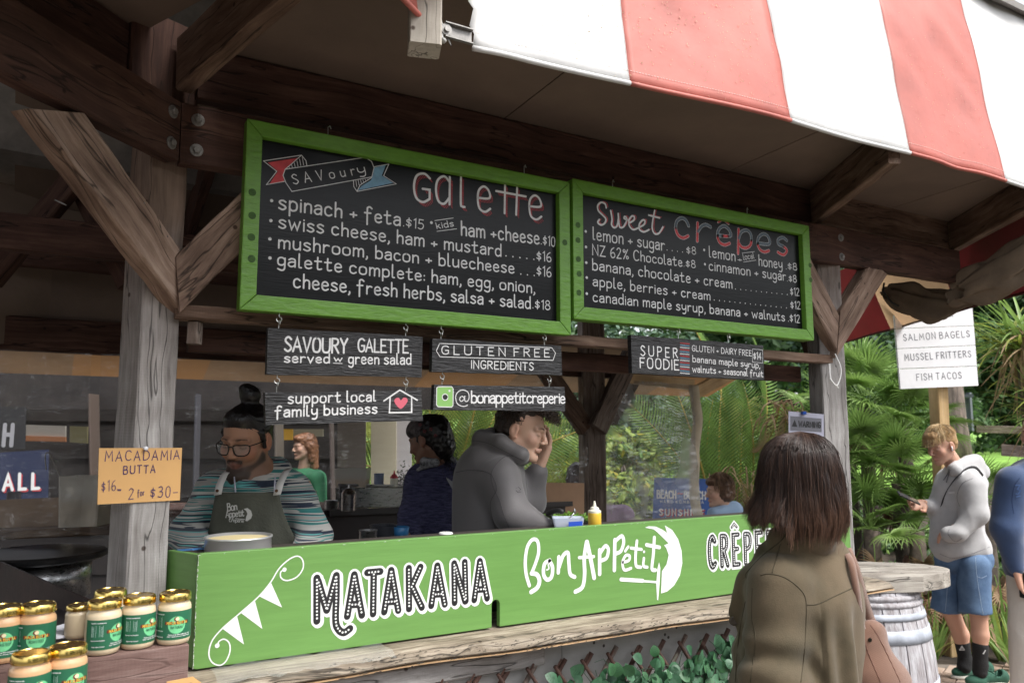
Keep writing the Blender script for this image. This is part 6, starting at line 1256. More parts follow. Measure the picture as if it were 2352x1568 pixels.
for i, (px, py, d, L, lb) in enumerate(st_): strap_plant(px, py, d, 26, L, .035, [palml, palmg, palmy, dry], lb, 80+i, 1.0, (0, 0, 0, 1, 1, 2, 3) if i != 1 else (0, 2, 0))
# spiky cabbage tree at the right edge
def cabbage(px, py, d, n, L, label, seed):
    c = atD(px, py, d); t = empty('cabbage_tree', V(c.x, c.y, gz(c)), label, 'tree'); r = random.Random(seed)
    b = MB(); b.tube([V(c.x, c.y, gz(c)-.1), V(c.x+.05, c.y, 1.0), c-ZZ*.15], [.09, .07, .06], 8); b.build('trunk', trunkm, t)
    for mi, (m, el, cnt) in enumerate(((palml, (-.2, 1.2), n), (palmy, (-.3, .9), n//2), (dry, (-1.3, -.1), n//2))):
        b = MB()
        for k in range(cnt):
            a = r.uniform(0, 6.28); e_ = r.uniform(*el); blade(b, c+V(r.gauss(0, .05), r.gauss(0, .05), r.gauss(0, .08)), V(math.cos(a)*math.cos(e_), math.sin(a)*math.cos(e_), math.sin(e_)), L*r.uniform(.7, 1.1), .032, .7*r.uniform(.3, 1.4), 6, .15)
        b.build('spiky_leaves', m, t, fix=False, smooth=True)
cabbage(2350, 790, 6.6, 100, .66, 'spiky cabbage tree head beside the white sign', 3); cabbage(2400, 940, 6.4, 60, .55, 'lower spiky cabbage tree head at the right edge', 4)
# dry skirts of dead fan leaves
for i, (px, py, lb) in enumerate(((2095, 1330, 'rust coloured dead fronds hanging behind the barrel top'), (2270, 1300, 'rust coloured dead fronds behind the denim shorts'))):
    c = atD(px, py, 6.25+i*.3); t = empty('dead_palm', V(c.x, c.y, gz(c)), lb, 'palm'); b = MB(); b.tube([V(c.x, c.y, gz(c)), c], [.08, .07], 8); b.build('trunk', trunkm, t)
    for k in range(9): inst(fand[1 if k % 3 else 0], 'dry_frond', t, dirM(c+ZZ*.05, k*.7, math.radians(-50-8*(k % 4)), gr_.uniform(-1, 1), .52))
# tree trunk, shed, log on the lawn
c = atD(2188, 960, 12.2); t = empty('pine_tree', V(c.x, c.y, gz(c)), 'grey brown tree trunk standing behind the white sign post', 'tree'); b = MB(); b.tube([V(c.x, c.y, gz(c)-.1), c, c+V(-.1, 0, 2), c+V(-.2, .2, 4.5)], [.26, .19, .17, .12], 14); b.build('trunk', mat('pine_bark', (.17, .13, .11), .95, var=.5, vscale=14, bump=1, bscale=14, stretch=(1, 1, .25)), t, smooth=True)
b = MB(); b.mlist = (0, 1); cloud(b, c+V(-.2, .2, 4.6), (1.8, 1.8, 1.2), 5000, .14, hr); b.build('crown', [dkfol, mdfol], t, fix=False)
sd = empty('garden_shelter', atD(2205, 985, 13.2), 'small grey glazed shelter on the lawn behind the youth', 'shelter')
b = MB(); q = atD(2200, 985, 13.2); 
for x_, wd in ((2180, .04), (2228, .04)): b.box(atD(x_, 945, 13.2), (.03, .03, .32))
b.build('frame', mat('shelter_grey', (.10, .11, .13), .5), sd)
b = MB(); b.prism([atD(2182, 915, 13.25), atD(2227, 915, 13.25), atD(2227, 984, 13.25), atD(2182, 984, 13.25)], FH*.02); b.build('glass_panel', mat('shelter_glass', (.30, .34, .40), .2), sd)
b = MB(); b.prism([atD(2150, 905, 13.3), atD(2236, 905, 13.0), atD(2236, 912, 13.0), atD(2150, 912, 13.3)], FH*.8); b.build('roof', MT['shelter_grey'], sd)
lg = beam('log_edge', atD(2300, 1030, 11.3)+ZZ*-.02, atD(2420, 1038, 11.0)+ZZ*-.02, .16, .16, wgreyb); props(lg, 'weathered log lying at the edge of the lawn', 'log')
lg = beam('log_edge', atD(2240, 985, 15), atD(2450, 990, 14.6), .16, .14, wgreyb); props(lg, 'dark log kerb along the far edge of the lawn', 'log')
# ================================================================== sculpting: blended solids -> one skin
def _dist(p, P):
    k = p['t']
    if k == 'c':
        a, b_ = p['a'], p['b']; ba = b_-a
        if p.get('sq') is not None:
            ax, f = p['sq']; q = P-a; q = q+ax*((q@ax)*(1/f-1))[..., None]; ba = ba+ax*((ba@ax)*(1/f-1)); pa = q
        else: pa = P-a
        h = np.clip((pa@ba)/max(1e-9, ba@ba), 0, 1); return np.sqrt((((pa-h[..., None]*ba))**2).sum(-1))-(p['ra']+(p['rb']-p['ra'])*h)
    q = (P-p['c'])@p['R']; k0 = np.sqrt(((q/p['r'])**2).sum(-1)); k1 = np.sqrt(((q/p['r']**2)**2).sum(-1)); return k0*(k0-1)/np.maximum(k1, 1e-6)
def _bb(p):
    if p['t'] == 'c':
        r = max(p['ra'], p['rb'])*1.02+.0; return np.minimum(p['a'], p['b'])-r, np.maximum(p['a'], p['b'])+r
    r = np.full(3, p['r'].max()); return p['c']-r, p['c']+r
A_ = lambda v: np.array(v, float)
def Cn(a, b_, ra, rb, k=.02, sq=None, col=0, sub=False):
    if sq is not None: ax = A_(sq[0]); sq = (ax/np.linalg.norm(ax), sq[1])
    return dict(t='c', a=A_(a), b=A_(b_), ra=ra, rb=rb, k=k, sq=sq, col=col, sub=sub)
def El(c, r, k=.02, R=None, col=0, sub=False): return dict(t='e', c=A_(c), r=A_(r), R=np.eye(3) if R is None else A_(R), k=k, col=col, sub=sub)
def skin_mesh(name, prims, res, mats, parent, M=None, disp=None, cols=None, tau=.002, extra=None, smoothit=0, kind=None):
    lo = np.min([_bb(p)[0] for p in prims if not p['sub']], 0)-res*3-.01; hi = np.max([_bb(p)[1] for p in prims if not p['sub']], 0)+res*3+.01
    n = np.ceil((hi-lo)/res).astype(int)+1; ax = [lo[i]+res*np.arange(n[i]) for i in range(3)]; F_ = np.full(n, .05, np.float32)
    for p in prims:
        a, b_ = _bb(p); m = p['k']+.04; i0 = np.maximum(0, np.floor((a-m-lo)/res).astype(int)); i1 = np.minimum(n, np.ceil((b_+m-lo)/res).astype(int)+1); sl_ = tuple(slice(i0[i], i1[i]) for i in range(3))
        G_ = np.stack(np.meshgrid(ax[0][sl_[0]], ax[1][sl_[1]], ax[2][sl_[2]], indexing='ij'), -1); d = _dist(p, G_); f = F_[sl_]; k = max(p['k'], 1e-4)
        if p['sub']: d = -d; h = np.clip(.5-.5*(f-d)/k*1, 0, 1); h = np.clip(.5+.5*(d-f)/k, 0, 1); F_[sl_] = f*(1-h)+d*h+k*h*(1-h)
        else: h = np.clip(.5+.5*(f-d)/k, 0, 1); F_[sl_] = f*(1-h)+d*h-k*h*(1-h)
    s = F_ < 0; c = [s[i:n[0]-1+i, j:n[1]-1+j, l:n[2]-1+l] for i in (0, 1) for j in (0, 1) for l in (0, 1)]
    cnt = sum(x.astype(np.int8) for x in c); act = (cnt > 0) & (cnt < 8); idx = np.argwhere(act); vid = np.full(act.shape, -1, np.int64); vid[act] = np.arange(len(idx))
    cv = [F_[idx[:, 0]+i, idx[:, 1]+j, idx[:, 2]+l] for i in (0, 1) for j in (0, 1) for l in (0, 1)]; co = [A_((i, j, l)) for i in (0, 1) for j in (0, 1) for l in (0, 1)]
    acc = np.zeros((len(idx), 3)); w = np.zeros(len(idx))
    for u in range(8):
        for v in range(u+1, 8):
            if abs(co[u]-co[v]).sum() == 1:
                x = (cv[u] < 0) != (cv[v] < 0); t = np.where(x, cv[u]/np.where(x, cv[u]-cv[v], 1), 0); acc += np.where(x[:, None], co[u]+t[:, None]*(co[v]-co[u]), 0); w += x
    pos = lo+res*(idx+acc/w[:, None]); quads = []
    for a in range(3):
        b1_, b2_ = (a+1) % 3, (a+2) % 3; sl0 = [slice(None)]*3; sl1 = [slice(None)]*3; sl0[a] = slice(0, n[a]-1); sl1[a] = slice(1, n[a]); x = s[tuple(sl0)] != s[tuple(sl1)]; e = np.argwhere(x); e = e[(e[:, b1_] > 0) & (e[:, b2_] > 0) & (e[:, b1_] < n[b1_]-1) & (e[:, b2_] < n[b2_]-1)]
        def g(d1, d2): q = e.copy(); q[:, b1_] -= d1; q[:, b2_] -= d2; return vid[q[:, 0], q[:, 1], q[:, 2]]
        Q = np.stack([g(1, 1), g(0, 1), g(0, 0), g(1, 0)], 1); fl_ = s[tuple(sl0)][e[:, 0], e[:, 1], e[:, 2]]; Q[~fl_] = Q[~fl_][:, ::-1]; quads.append(Q)
    Q = np.concatenate(quads); Q = Q[(Q >= 0).all(1)]
    for _ in range(smoothit):
        ac = np.zeros_like(pos); cn = np.zeros(len(pos))
        for u in range(4): np.add.at(ac, Q[:, u], pos[Q[:, (u+1) % 4]]+pos[Q[:, (u+3) % 4]]); np.add.at(cn, Q[:, u], 2)
        pos = .5*pos+.5*ac/np.maximum(cn, 1)[:, None]
    if disp is not None:
        nrm = np.zeros_like(pos); fn = np.cross(pos[Q[:, 2]]-pos[Q[:, 0]], pos[Q[:, 3]]-pos[Q[:, 1]])
        for u in range(4): np.add.at(nrm, Q[:, u], fn)
        nrm /= np.maximum(np.linalg.norm(nrm, axis=1), 1e-9)[:, None]; pos = pos+nrm*disp(pos)[:, None]
    ca = None
    if cols is not None:
        D = np.stack([_dist(p, pos) if not p['sub'] else np.full(len(pos), 9.) for p in prims], 1); D = D-D.min(1)[:, None]; wt = np.exp(-D/tau); C_ = A_([cols[p['col']] for p in prims]); ca = (wt@C_)/wt.sum(1)[:, None]
        if extra is not None: ca = extra(pos, ca)
    me = bpy.data.meshes.new(name); me.vertices.add(len(pos)); me.vertices.foreach_set('co', pos.ravel().astype(np.float32)); me.loops.add(Q.size); me.loops.foreach_set('vertex_index', Q.ravel().astype(np.int32)); me.polygons.add(len(Q)); me.polygons.foreach_set('loop_start', np.arange(0, Q.size, 4, dtype=np.int32)); me.polygons.foreach_set('loop_total', np.full(len(Q), 4, np.int32))
    me.update(calc_edges=True); me.polygons.foreach_set('use_smooth', np.ones(len(Q), bool))
    if ca is not None:
        at = me.color_attributes.new('Col', 'FLOAT_COLOR', 'POINT'); at.data.foreach_set('color', np.concatenate([ca, np.ones((len(ca), 1))], 1).astype(np.float32).ravel())
    for m in (mats if isinstance(mats, (list, tuple)) else [mats]): me.materials.append(m)
    o = bpy.data.objects.new(name, me); COL.objects.link(o)
    if M is not None: o.matrix_basis = M
    put(o, parent); return o
def colmat(name, rough=.5, sub=0, spec=.4, bump=0, bscale=200, mult=None):
    m = mat(name, (.5, .5, .5), rough, spec=spec, bump=bump, bscale=bscale, sub=sub); n = m.node_tree; v = n.nodes.new('ShaderNodeVertexColor'); v.layer_name = 'Col'; n.links.new(v.outputs[0], n.nodes['Principled BSDF'].inputs['Base Color']); return m
skinm = colmat('skin', .5, sub=.12, bump=.12, bscale=300)
# a person's own frame: x to the right in the picture, y away from the camera, z up, origin on the ground
def person(px, d, label, group=None):
    c = atD(px, 1000, d); t = empty('person', V(c.x, c.y, 0), label, 'person', group); t.matrix_basis = Matrix.Translation(V(c.x, c.y, 0)) @ Matrix((RT, FH, ZZ)).transposed().to_4x4()
    inv = t.matrix_basis.inverted(); M = t.matrix_basis.copy()
    def J(x, y, dd=0): return A_(inv @ atD(x, y, d+dd))
    return t, M, J
def headM(c, yaw, pitch, roll=0, s=1):
    return (Matrix.Rotation(math.radians(yaw), 3, 'Z') @ Matrix.Rotation(math.radians(roll), 3, 'Y') @ Matrix.Rotation(math.radians(pitch), 3, 'X')), A_(c), s
def HP(H, p): R_, c, s = H; return c+np.array(R_)@(A_(p)*s)
def head_prims(H, sex='m', ears=(1, 1), neck=None, beard=False):
    """colours: 0 skin 1 lips 2 brow/lash 3 white of eye 4 blush 5 beard"""
    R_ = np.array(H[0]); s = H[2]; P = []
    def e(c, r, k=.012, col=0, sub=False): P.append(El(HP(H, c), A_(r)*s, k, R_, col, sub))
    def c(a, b_, ra, rb, k=.012, col=0, sub=False): P.append(Cn(HP(H, a), HP(H, b_), ra*s, rb*s, k, None, col, sub))
    e((0, .012, .035), (.074, .094, .084)); e((0, -.028, -.028), (.060, .060, .078), .02)
    for q in (-1, 1):
        c((q*.050, .012, -.045), (q*.018, -.070, -.094), .020, .017, .025); e((q*.040, -.060, -.022), (.023, .022, .024), .02, 4)
        c((q*.012, -.088, .022), (q*.046, -.070, .022), .009, .008, .012)
    e((0, -.080, -.098), (.017, .014, .014), .015)
    for q in (-1, 1): e((q*.031, -.094, .003), (.016, .010, .011), .010, 0, True); e((q*.031, -.0745, .002), (.0135, .0115, .0115), .003, 0)
    c((0, -.088, .014), (0, -.109, -.024), .0075, .0105, .009); 
    for q in (-1, 1): e((q*.0115, -.099, -.029), (.008, .009, .0065), .006); e((q*.006, -.106, -.036), (.003, .004, .003), .002, 2, True)
    c((-.021, -.085, -.060), (0, -.096, -.0565), .0035, .0058, .006, 1); c((.021, -.085, -.060), (0, -.096, -.0565), .0035, .0058, .006, 1); c((-.017, -.086, -.064), (.017, -.086, -.064), .004, .004, .004, 1); e((0, -.0905, -.0665), (.015, .0075, .0055), .004, 1)
    c((-.02, -.0995, -.0617), (.02, -.0995, -.0617), .0009, .0009, .003, 1, True)
    for q in (-1, 1):
        c((q*.016, -.0935, .0265), (q*.033, -.090, .0315), .0026, .0024, .002, 2); c((q*.033, -.090, .0315), (q*.047, -.078, .026), .0024, .0012, .002, 2)
        c((q*.020, -.0868, -.0005), (q*.031, -.0885, -.0045), .0012, .0013, .001, 2); c((q*.031, -.0885, -.0045), (q*.043, -.080, -.0005), .0013, .0012, .001, 2)
        if ears[(q+1)//2]: e((q*.077, .012, -.004), (.010, .019, .031), .006, 4); e((q*.087, .006, .0), (.006, .009, .018), .006, 0, True); c((q*.074, .004, -.03), (q*.078, .006, -.03), .007, .006, .006, 4)
    if beard: e((0, -.073, -.102), (.042, .038, .030), .01, 5); e((0, -.078, -.122), (.022, .020, .022), .012, 5); c((-.056, -.012, -.052), (-.020, -.078, -.092), .014, .012, .012, 5); c((.056, -.012, -.052), (.020, -.078, -.092), .014, .012, .012, 5); c((-.024, -.088, -.052), (.024, -.088, -.052), .0055, .0055, .006, 5); c((0, -.0935, -.052), (0, -.0935, -.0525), .006, .006, .006, 5)
    return P
def hand_prims(w, d, nrm, L=.18, curl=(.3,)*5, side=1, spread=.13, thumb=.8, r0=.009, col=0):
    """palm from wrist w along d, palm facing nrm; side: +1 thumb on the d x nrm side; curl per finger 0..1"""
    w, d, nrm = A_(w), A_(d)/np.linalg.norm(d), A_(nrm); nrm = nrm-d*(nrm@d); nrm /= np.linalg.norm(nrm); s_ = np.cross(d, nrm)*side; P = []; k = L/.18
    P.append(Cn(w-d*.03*k, w+d*.01*k, .026*k, .026*k, .01, (nrm, .72), col)); 
    for u in (-.027, -.009, .009, .026): P.append(Cn(w+d*.012*k+s_*u*.7*k, w+d*.085*k+s_*u*1.05*k, .0155*k, .0135*k, .012, None, col))
    ln = {-.029: (.062, 0), -.0095: (.074, 1), .0105: (.080, 2), .029: (.072, 3)}
    for (u, (l, i)) in ln.items():
        u = -u if False else u; a = w+d*.088*k+s_*u*1.05*k; cu = curl[i]; dr = d+s_*u*spread*25*.12; dr /= np.linalg.norm(dr); q = a
        for j, (f, r_) in enumerate(((.45, 1.0), (.3, .9), (.25, .8))):
            an = cu*(.7, 1.1, .8)[j]; v = dr*math.cos(an)+nrm*math.sin(an); n2_ = nrm*math.cos(an)-dr*math.sin(an); q2 = q+v*l*f*k*1.0; P.append(Cn(q, q2, r0*r_*k, r0*(r_-.08)*k, .0028 if j else .005, None, col)); q = q2; dr = v; nrm_ = n2_
            nrm_old = nrm; nrm = n2_
        nrm = A_(P[0]['sq'][0])
    cu = curl[4]; a = w+d*.018*k+s_*.026*k; v = d*.62+s_*thumb+nrm*.25*(1+cu); v /= np.linalg.norm(v); b_ = a+v*.046*k; P.append(Cn(a, b_, .0155*k, .0115*k, .012, None, col)); v2 = d*.9+s_*thumb*.35+nrm*(.35+cu*.9); v2 /= np.linalg.norm(v2); c_ = b_+v2*.032*k; P.append(Cn(b_, c_, .0112*k, .0105*k, .004, None, col)); v3 = d*.9+s_*.05+nrm*(.4+cu); v3 /= np.linalg.norm(v3); P.append(Cn(c_, c_+v3*.024*k, .0105*k, .009*k, .004, None, col)); return P
# cloth folds: ridged noise that runs along a given direction
def _vn(P, sc, seed):
    Q_ = P*sc+seed*17.3; i = np.floor(Q_).astype(np.int64); f = Q_-i; f = f*f*(3-2*f); r = 0
    for a in (0, 1):
        for b_ in (0, 1):
            for c in (0, 1):
                h = ((i[:, 0]+a)*73856093) ^ ((i[:, 1]+b_)*19349663) ^ ((i[:, 2]+c)*83492791); h = (h*1103515245+12345) & 0x7fffffff; v = ((h >> 8) & 0xffff)/65535.*2-1
                r = r+v*(f[:, 0] if a else 1-f[:, 0])*(f[:, 1] if b_ else 1-f[:, 1])*(f[:, 2] if c else 1-f[:, 2])
    return r
def folds(amp=.006, sc=(9, 9, 4), seed=1, ridge=1.0, fine=.25):
    sc = A_(sc)
    def f(P):
        w = np.stack([_vn(P, 3., seed+5), _vn(P, 3., seed+6), _vn(P, 3., seed+7)], 1)*.05; Q_ = P+w; a = _vn(Q_, sc, seed); b_ = _vn(Q_, sc*2.1, seed+1); return amp*((1-2*np.abs(a))*ridge*.6+a*(1-ridge)+fine*b_)
    return f
# hair: tapered strands
def strands(name, paths, r, mats, parent, M, n=3, root=1.0, tip=.25):
    P = np.array(paths, float); K, N = P.shape[:2]; T = np.gradient(P, axis=1); T /= np.maximum(np.linalg.norm(T, axis=2), 1e-9)[..., None]
    a = np.cross(T, A_((.3, .5, .8))); a /= np.maximum(np.linalg.norm(a, axis=2), 1e-9)[..., None]; c = np.cross(T, a)
    rr = (np.asarray(r, float) if hasattr(r, '__len__') else np.full(K, r))[:, None]*(root+(tip-root)*(np.arange(N)/(N-1))**1.5)[None]
    q = 2*np.pi*np.arange(n)/n; vs = P[:, :, None]+(a[:, :, None]*np.cos(q)[:, None]+c[:, :, None]*np.sin(q)[:, None])*rr[:, :, None, None]
    idx = np.arange(K*N*n).reshape(K, N, n); nx_ = np.roll(idx, -1, 2); F4 = np.stack([idx[:, :-1], nx_[:, :-1], nx_[:, 1:], idx[:, 1:]], -1).reshape(-1, 4)
    me = bpy.data.meshes.new(name); me.vertices.add(K*N*n); me.vertices.foreach_set('co', vs.ravel().astype(np.float32)); me.loops.add(F4.size); me.loops.foreach_set('vertex_index', F4.ravel().astype(np.int32)); me.polygons.add(len(F4)); me.polygons.foreach_set('loop_start', np.arange(0, F4.size, 4, dtype=np.int32)); me.polygons.foreach_set('loop_total', np.full(len(F4), 4, np.int32)); me.update(calc_edges=True)
    for m in mats: me.materials.append(m)
    me.polygons.foreach_set('material_index', np.repeat(np.arange(K) % len(mats), (N-1)*n).astype(np.int32)); me.polygons.foreach_set('use_smooth', np.ones(len(F4), bool)); o = bpy.data.objects.new(name, me); COL.objects.link(o); o.matrix_basis = M; put(o, parent); o['kind'] = 'stuff'; return o
def hairm(nm, c, rough=.38, spec=.5): return mat(nm, c, rough, spec=spec, var=.25, vscale=30)
def eyes(H, t, M, look=-.004, iris=(.05, .03, .02), open_=1):
    b = MB(); R_ = H[0]
    return None
def tube_l(t, M, name, pts, r, m, n=8, smooth_=True): b = MB(); b.tube([tuple(p) for p in pts], r, n); return b.build(name, m, t, smooth=smooth_, M=M)
SK = {'tan': [(.42, .225, .145), (.36, .15, .115), (.03, .018, .014), (.5, .45, .4), (.46, .21, .135), (.05, .032, .024)],
      'fair': [(.60, .38, .28), (.55, .31, .235), (.10, .055, .035), (.6, .55, .5), (.60, .355, .262), (.2, .12, .09)],
      'ruddy': [(.58, .33, .235), (.52, .27, .20), (.20, .12, .07), (.6, .55, .5), (.58, .31, .22), (.2, .12, .09)],
      'dark': [(.24, .125, .085), (.24, .09, .07), (.02, .012, .01), (.4, .35, .3), (.26, .125, .085), (.03, .02, .015)]}

from mathutils.bvhtree import BVHTree
def surf(o, pts, off=.001):
    """picture points -> world points on the visible skin of o"""
    me = o.data; Mw = wm(o); vs = [Mw @ v.co for v in me.vertices]; bv = BVHTree.FromPolygons(vs, [p.vertices[:] for p in me.polygons]); out = []
    for (x, y) in pts:
        r = ray(x, y).normalized(); h = bv.ray_cast(CAMP, r)
        if h[0] is not None: out.append(h[0]-r*off)
        elif out: out.append(out[-1])
    return out
def seam(o, pts, r, m, t, name='seam', sm=True, n=5, off=0):
    q = smooth(pts, 6) if sm else pts; q = surf(o, q, off); q2 = [q[0]]
    for p in q[1:]:
        if (p-q2[-1]).length > .002: q2.append(p)
    if len(q2) > 1: b = MB(); b.tube(q2, r, n); return b.build(name, m, t, smooth=True)
def decal(o, t, name, m, polys=(), lines=(), w=.002, cf=None):
    b = MB(); f = (lambda p: cf(*p)) if cf else (lambda p: p)
    for pl in polys: q = surf(o, [f(p) for p in pl], .0025); b.add(q, [tuple(range(len(q)))])
    for ln in lines:
        q = surf(o, [f(p) for p in ln], .0025)
        for a, c in zip(q, q[1:]):
            dv = (c-a); s_ = dv.cross(a-CAMP); s_ = s_.normalized()*w/2 if s_.length > 1e-9 else V(w/2, 0, 0); e = dv.normalized()*w*.35; b.add([a-e-s_, a-e+s_, c+e+s_, c+e-s_], [(0, 1, 2, 3)])
    return b.build(name, m, t, fix=False)
# ================================================================== people
# ---- cook with a topknot, glasses and striped hoodie
def stripes_mat(nm, cols_, sc, dist=1.2):
    m = bpy.data.materials.new(nm); m.use_nodes = True; n = m.node_tree; L = n.links; p = n.nodes['Principled BSDF']; p.inputs['Roughness'].default_value = .85; p.inputs['Sheen Weight'].default_value = .2
    tc = n.nodes.new('ShaderNodeTexCoord'); mp = n.nodes.new('ShaderNodeMapping'); L.new(tc.outputs['Object'], mp.inputs[0]); mp.inputs['Scale'].default_value = (.15, .25, 1)
    ns_ = n.nodes.new('ShaderNodeTexNoise'); ns_.inputs['Scale'].default_value = 3; L.new(tc.outputs['Object'], ns_.inputs['Vector']); ad = n.nodes.new('ShaderNodeVectorMath'); ad.operation = 'MULTIPLY_ADD'; ad.inputs[1].default_value = (.0, .0, .035); L.new(ns_.outputs['Color'], ad.inputs[0]); L.new(mp.outputs[0], ad.inputs[2])
    no = n.nodes.new('ShaderNodeTexNoise'); no.noise_dimensions = '3D'; no.inputs['Scale'].default_value = sc; no.inputs['Detail'].default_value = 3; m2 = n.nodes.new('ShaderNodeMapping'); m2.inputs['Scale'].default_value = (.12, .12, 1); L.new(ad.outputs[0], m2.inputs[0]); L.new(m2.outputs[0], no.inputs['Vector'])
    cr = n.nodes.new('ShaderNodeValToRGB'); cr.color_ramp.interpolation = 'CONSTANT'; e = cr.color_ramp.elements; e[0].position = 0; e[0].color = (*cols_[0], 1); e[1].position = .34; e[1].color = (*cols_[1], 1)
    for i, c in enumerate(cols_[2:]): k = e.new(.34+.042*(i+1)); k.color = (*c, 1)
    L.new(no.outputs[0], cr.inputs[0]); L.new(cr.outputs[0], p.inputs['Base Color']); MT[nm] = m; return m
nv, tl_, gy, aq, wt = (.012, .022, .045), (.03, .18, .17), (.32, .31, .29), (.10, .36, .35), (.45, .44, .41)
hood = stripes_mat('striped_knit', [wt, nv, gy, tl_, wt, nv, aq, gy, nv, tl_, wt, gy, aq, nv, wt], 26)
def man():
    d = 2.78; t, M, J = person(575, d, 'man in glasses with black topknot, beard, teal striped hoodie and apron')
    H = headM(J(566, 1010), -10, 17, 3, 1.0); P = head_prims(H, beard=True); nb_ = J(590, 1115, .05)
    P += [Cn(HP(H, (0, .02, -.06)), nb_, .054, .060, .02)]
    sh = [J(480, 1120, .06), J(690, 1120, .06)]; el = [J(430, 1225, -.02), J(720, 1235, -.02)]; wr = [J(470, 1300, -.26), J(690, 1300, -.26)]
    P += [Cn(nb_, J(583, 1250, .05), .10, .12, .03), Cn(sh[0], el[0], .04, .035), Cn(sh[1], el[1], .04, .035), Cn(el[0], wr[0], .034, .026), Cn(el[1], wr[1], .034, .026)]
    sk = SK['tan']
    def ex(pos, ca):
        q = (pos-H[1])@np.array(H[0]); st = np.clip((-.035-q[:, 2])/.03, 0, 1)*np.clip((.03-q[:, 1])/.05, 0, 1)*np.clip((.13+q[:, 2])/.02, 0, 1); st *= .55; return ca*(1-st[:, None])+A_(sk[5])*st[:, None]
    skin_mesh('body', P, .0042, skinm, t, M, cols=sk, extra=ex, tau=.0018)
    hb = []
    for i, (w_, dn) in enumerate(((wr[0], (.6, -.6, -.3)), (wr[1], (-.6, -.6, -.3)))): hb += hand_prims(w_, dn, (0, 0, -1), curl=(.5,)*5, side=1 if i else -1)
    skin_mesh('hands', hb, .004, skinm, t, M, cols=sk)
    # hair
    e = lambda c, r, k=.01: El(HP(H, c), r, k, np.array(H[0]))
    hp = [e((0, .022, .048), (.079, .095, .080)), e((0, .045, .0), (.070, .066, .07)), e((0, -.035, .085), (.055, .04, .035), .02), e((.0, .045, .150), (.036, .034, .036), .015), e((-.012, .04, .175), (.024, .022, .018), .01)]
    for q in (-1, 1): hp.append(Cn(HP(H, (q*.072, -.02, .035)), HP(H, (q*.073, -.008, -.02)), .011, .006, .008))
    hk = hairm('hair_black', (.010, .008, .008), .32)
    def hd_(P_): q = (P_-H[1])@np.array(H[0]); an = np.arctan2(q[:, 0], q[:, 2]-.15+.0001); return .0011*np.sin(an*90+8*_vn(P_, 30, 3))
    skin_mesh('hair', hp+[El(HP(H, (0, -.105, .03)), (.062, .045, .044), .006, np.array(H[0]), 0, True)], .0032, hk, t, M, disp=hd_)
    r = random.Random(3); fly = []
    for k in range(60): a = r.uniform(-1.4, 1.4); b_ = HP(H, (.036*math.sin(a)*1.0, .045+r.uniform(-.02, .02), .15+.036*math.cos(a))); fly.append([b_, b_+A_((r.gauss(0, .006), 0, .008)), b_+A_((r.gauss(0, .014), 0, r.uniform(-.004, .02)))])
    strands('flyaway_hair', fly, .0005, [hk], t, M)
    # glasses
    gb = MB(); W_ = lambda p: tuple(HP(H, p))
    fm = mat('black_acetate', (.01, .01, .01), .2)
    for q in (-1, 1):
        c = [(q*.009, .012), (q*.034, .0155), (q*.060, .013), (q*.061, -.004), (q*.052, -.019), (q*.032, -.022), (q*.014, -.016), (q*.009, .012)]
        pts = smooth([(x, -.104+.0035*(abs(x)/.03)**2, z-.002) for x, z in c], 4); gb.tube([W_(p) for p in pts], .0022, 6); gb.tube([W_((q*.061, -.091, .010)), W_((q*.070, -.06, .008)), W_((q*.080, .01, .004))], .0019, 6)
        ln = MB(); ln.add([W_(p) for p in pts[:-1]], [tuple(range(len(pts)-1))]); ln.build('lens', mat('lens', (.6, .65, .65), .05, alpha=.16), t, M=M, fix=False)
    gb.tube([W_((-.010, -.105, .006)), W_((0, -.106, .008)), W_((.010, -.105, .006))], .002, 6); gb.build('glasses_frame', fm, t, M=M, smooth=True)
    # hoodie
    ch = J(583, 1180, .06); hip = J(583, 1290, .05)
    C = [Cn(J(520, 1135, .07), J(648, 1135, .07), .075, .075, .04), Cn(J(583, 1150, .05), hip, .135, .15, .05, ((0, 1, 0), .8)), Cn(sh[0]+A_((.02, 0, -.01)), el[0], .062, .056, .05), Cn(sh[1]+A_((-.02, 0, -.01)), el[1], .062, .056, .05), Cn(el[0], wr[0], .055, .042, .03), Cn(el[1], wr[1], .055, .042, .03),
         Cn(J(545, 1100, .06), J(560, 1125, -.06), .034, .026, .02), Cn(J(640, 1080, .07), J(590, 1132, -.06), .036, .026, .02), Cn(J(560, 1085, .11), J(640, 1080, .12), .05, .045, .02), Cn(J(512, 1120, .06), J(560, 1125, .02), .04, .03, .03), El(HP(H, (0, -.01, -.12)), (.052, .05, .05), .012, None, 0, True)]
    skin_mesh('striped_hoodie', C, .006, hood, t, M, disp=folds(.015, (10, 10, 13), 4, .8))
    # apron bib
    apm = mat('apron_olive', (.075, .077, .058), .85, var=.12, vscale=12, bump=.25, bscale=120)
    g = MB(); nx, nz = 16, 20; rows_ = []
    for j in range(nz+1):
        v = j/nz; y = 1130+v*150; xl = 496-28*v; xr = 641+(22+45*v)*v; rows_.append([tuple(J(xl+(xr-xl)*i/nx, y, -.125-.035*math.cos((i/nx-.47)*2.6)+.035+.006*math.sin(i*1.3+v*3)*v)) for i in range(nx+1)])
    g.grid(rows_); ap = g.build('apron', apm, t, smooth=True, M=M, fix=False, solid=.003)
    stp = mat('strap_white', (.55, .54, .52), .7); brs = mat('rivet_brown', (.10, .045, .02), .4, .6)
    for (a, b_) in (((567, 1058), (543, 1131)), ((0, 0), (0, 0)))[:0]: pass
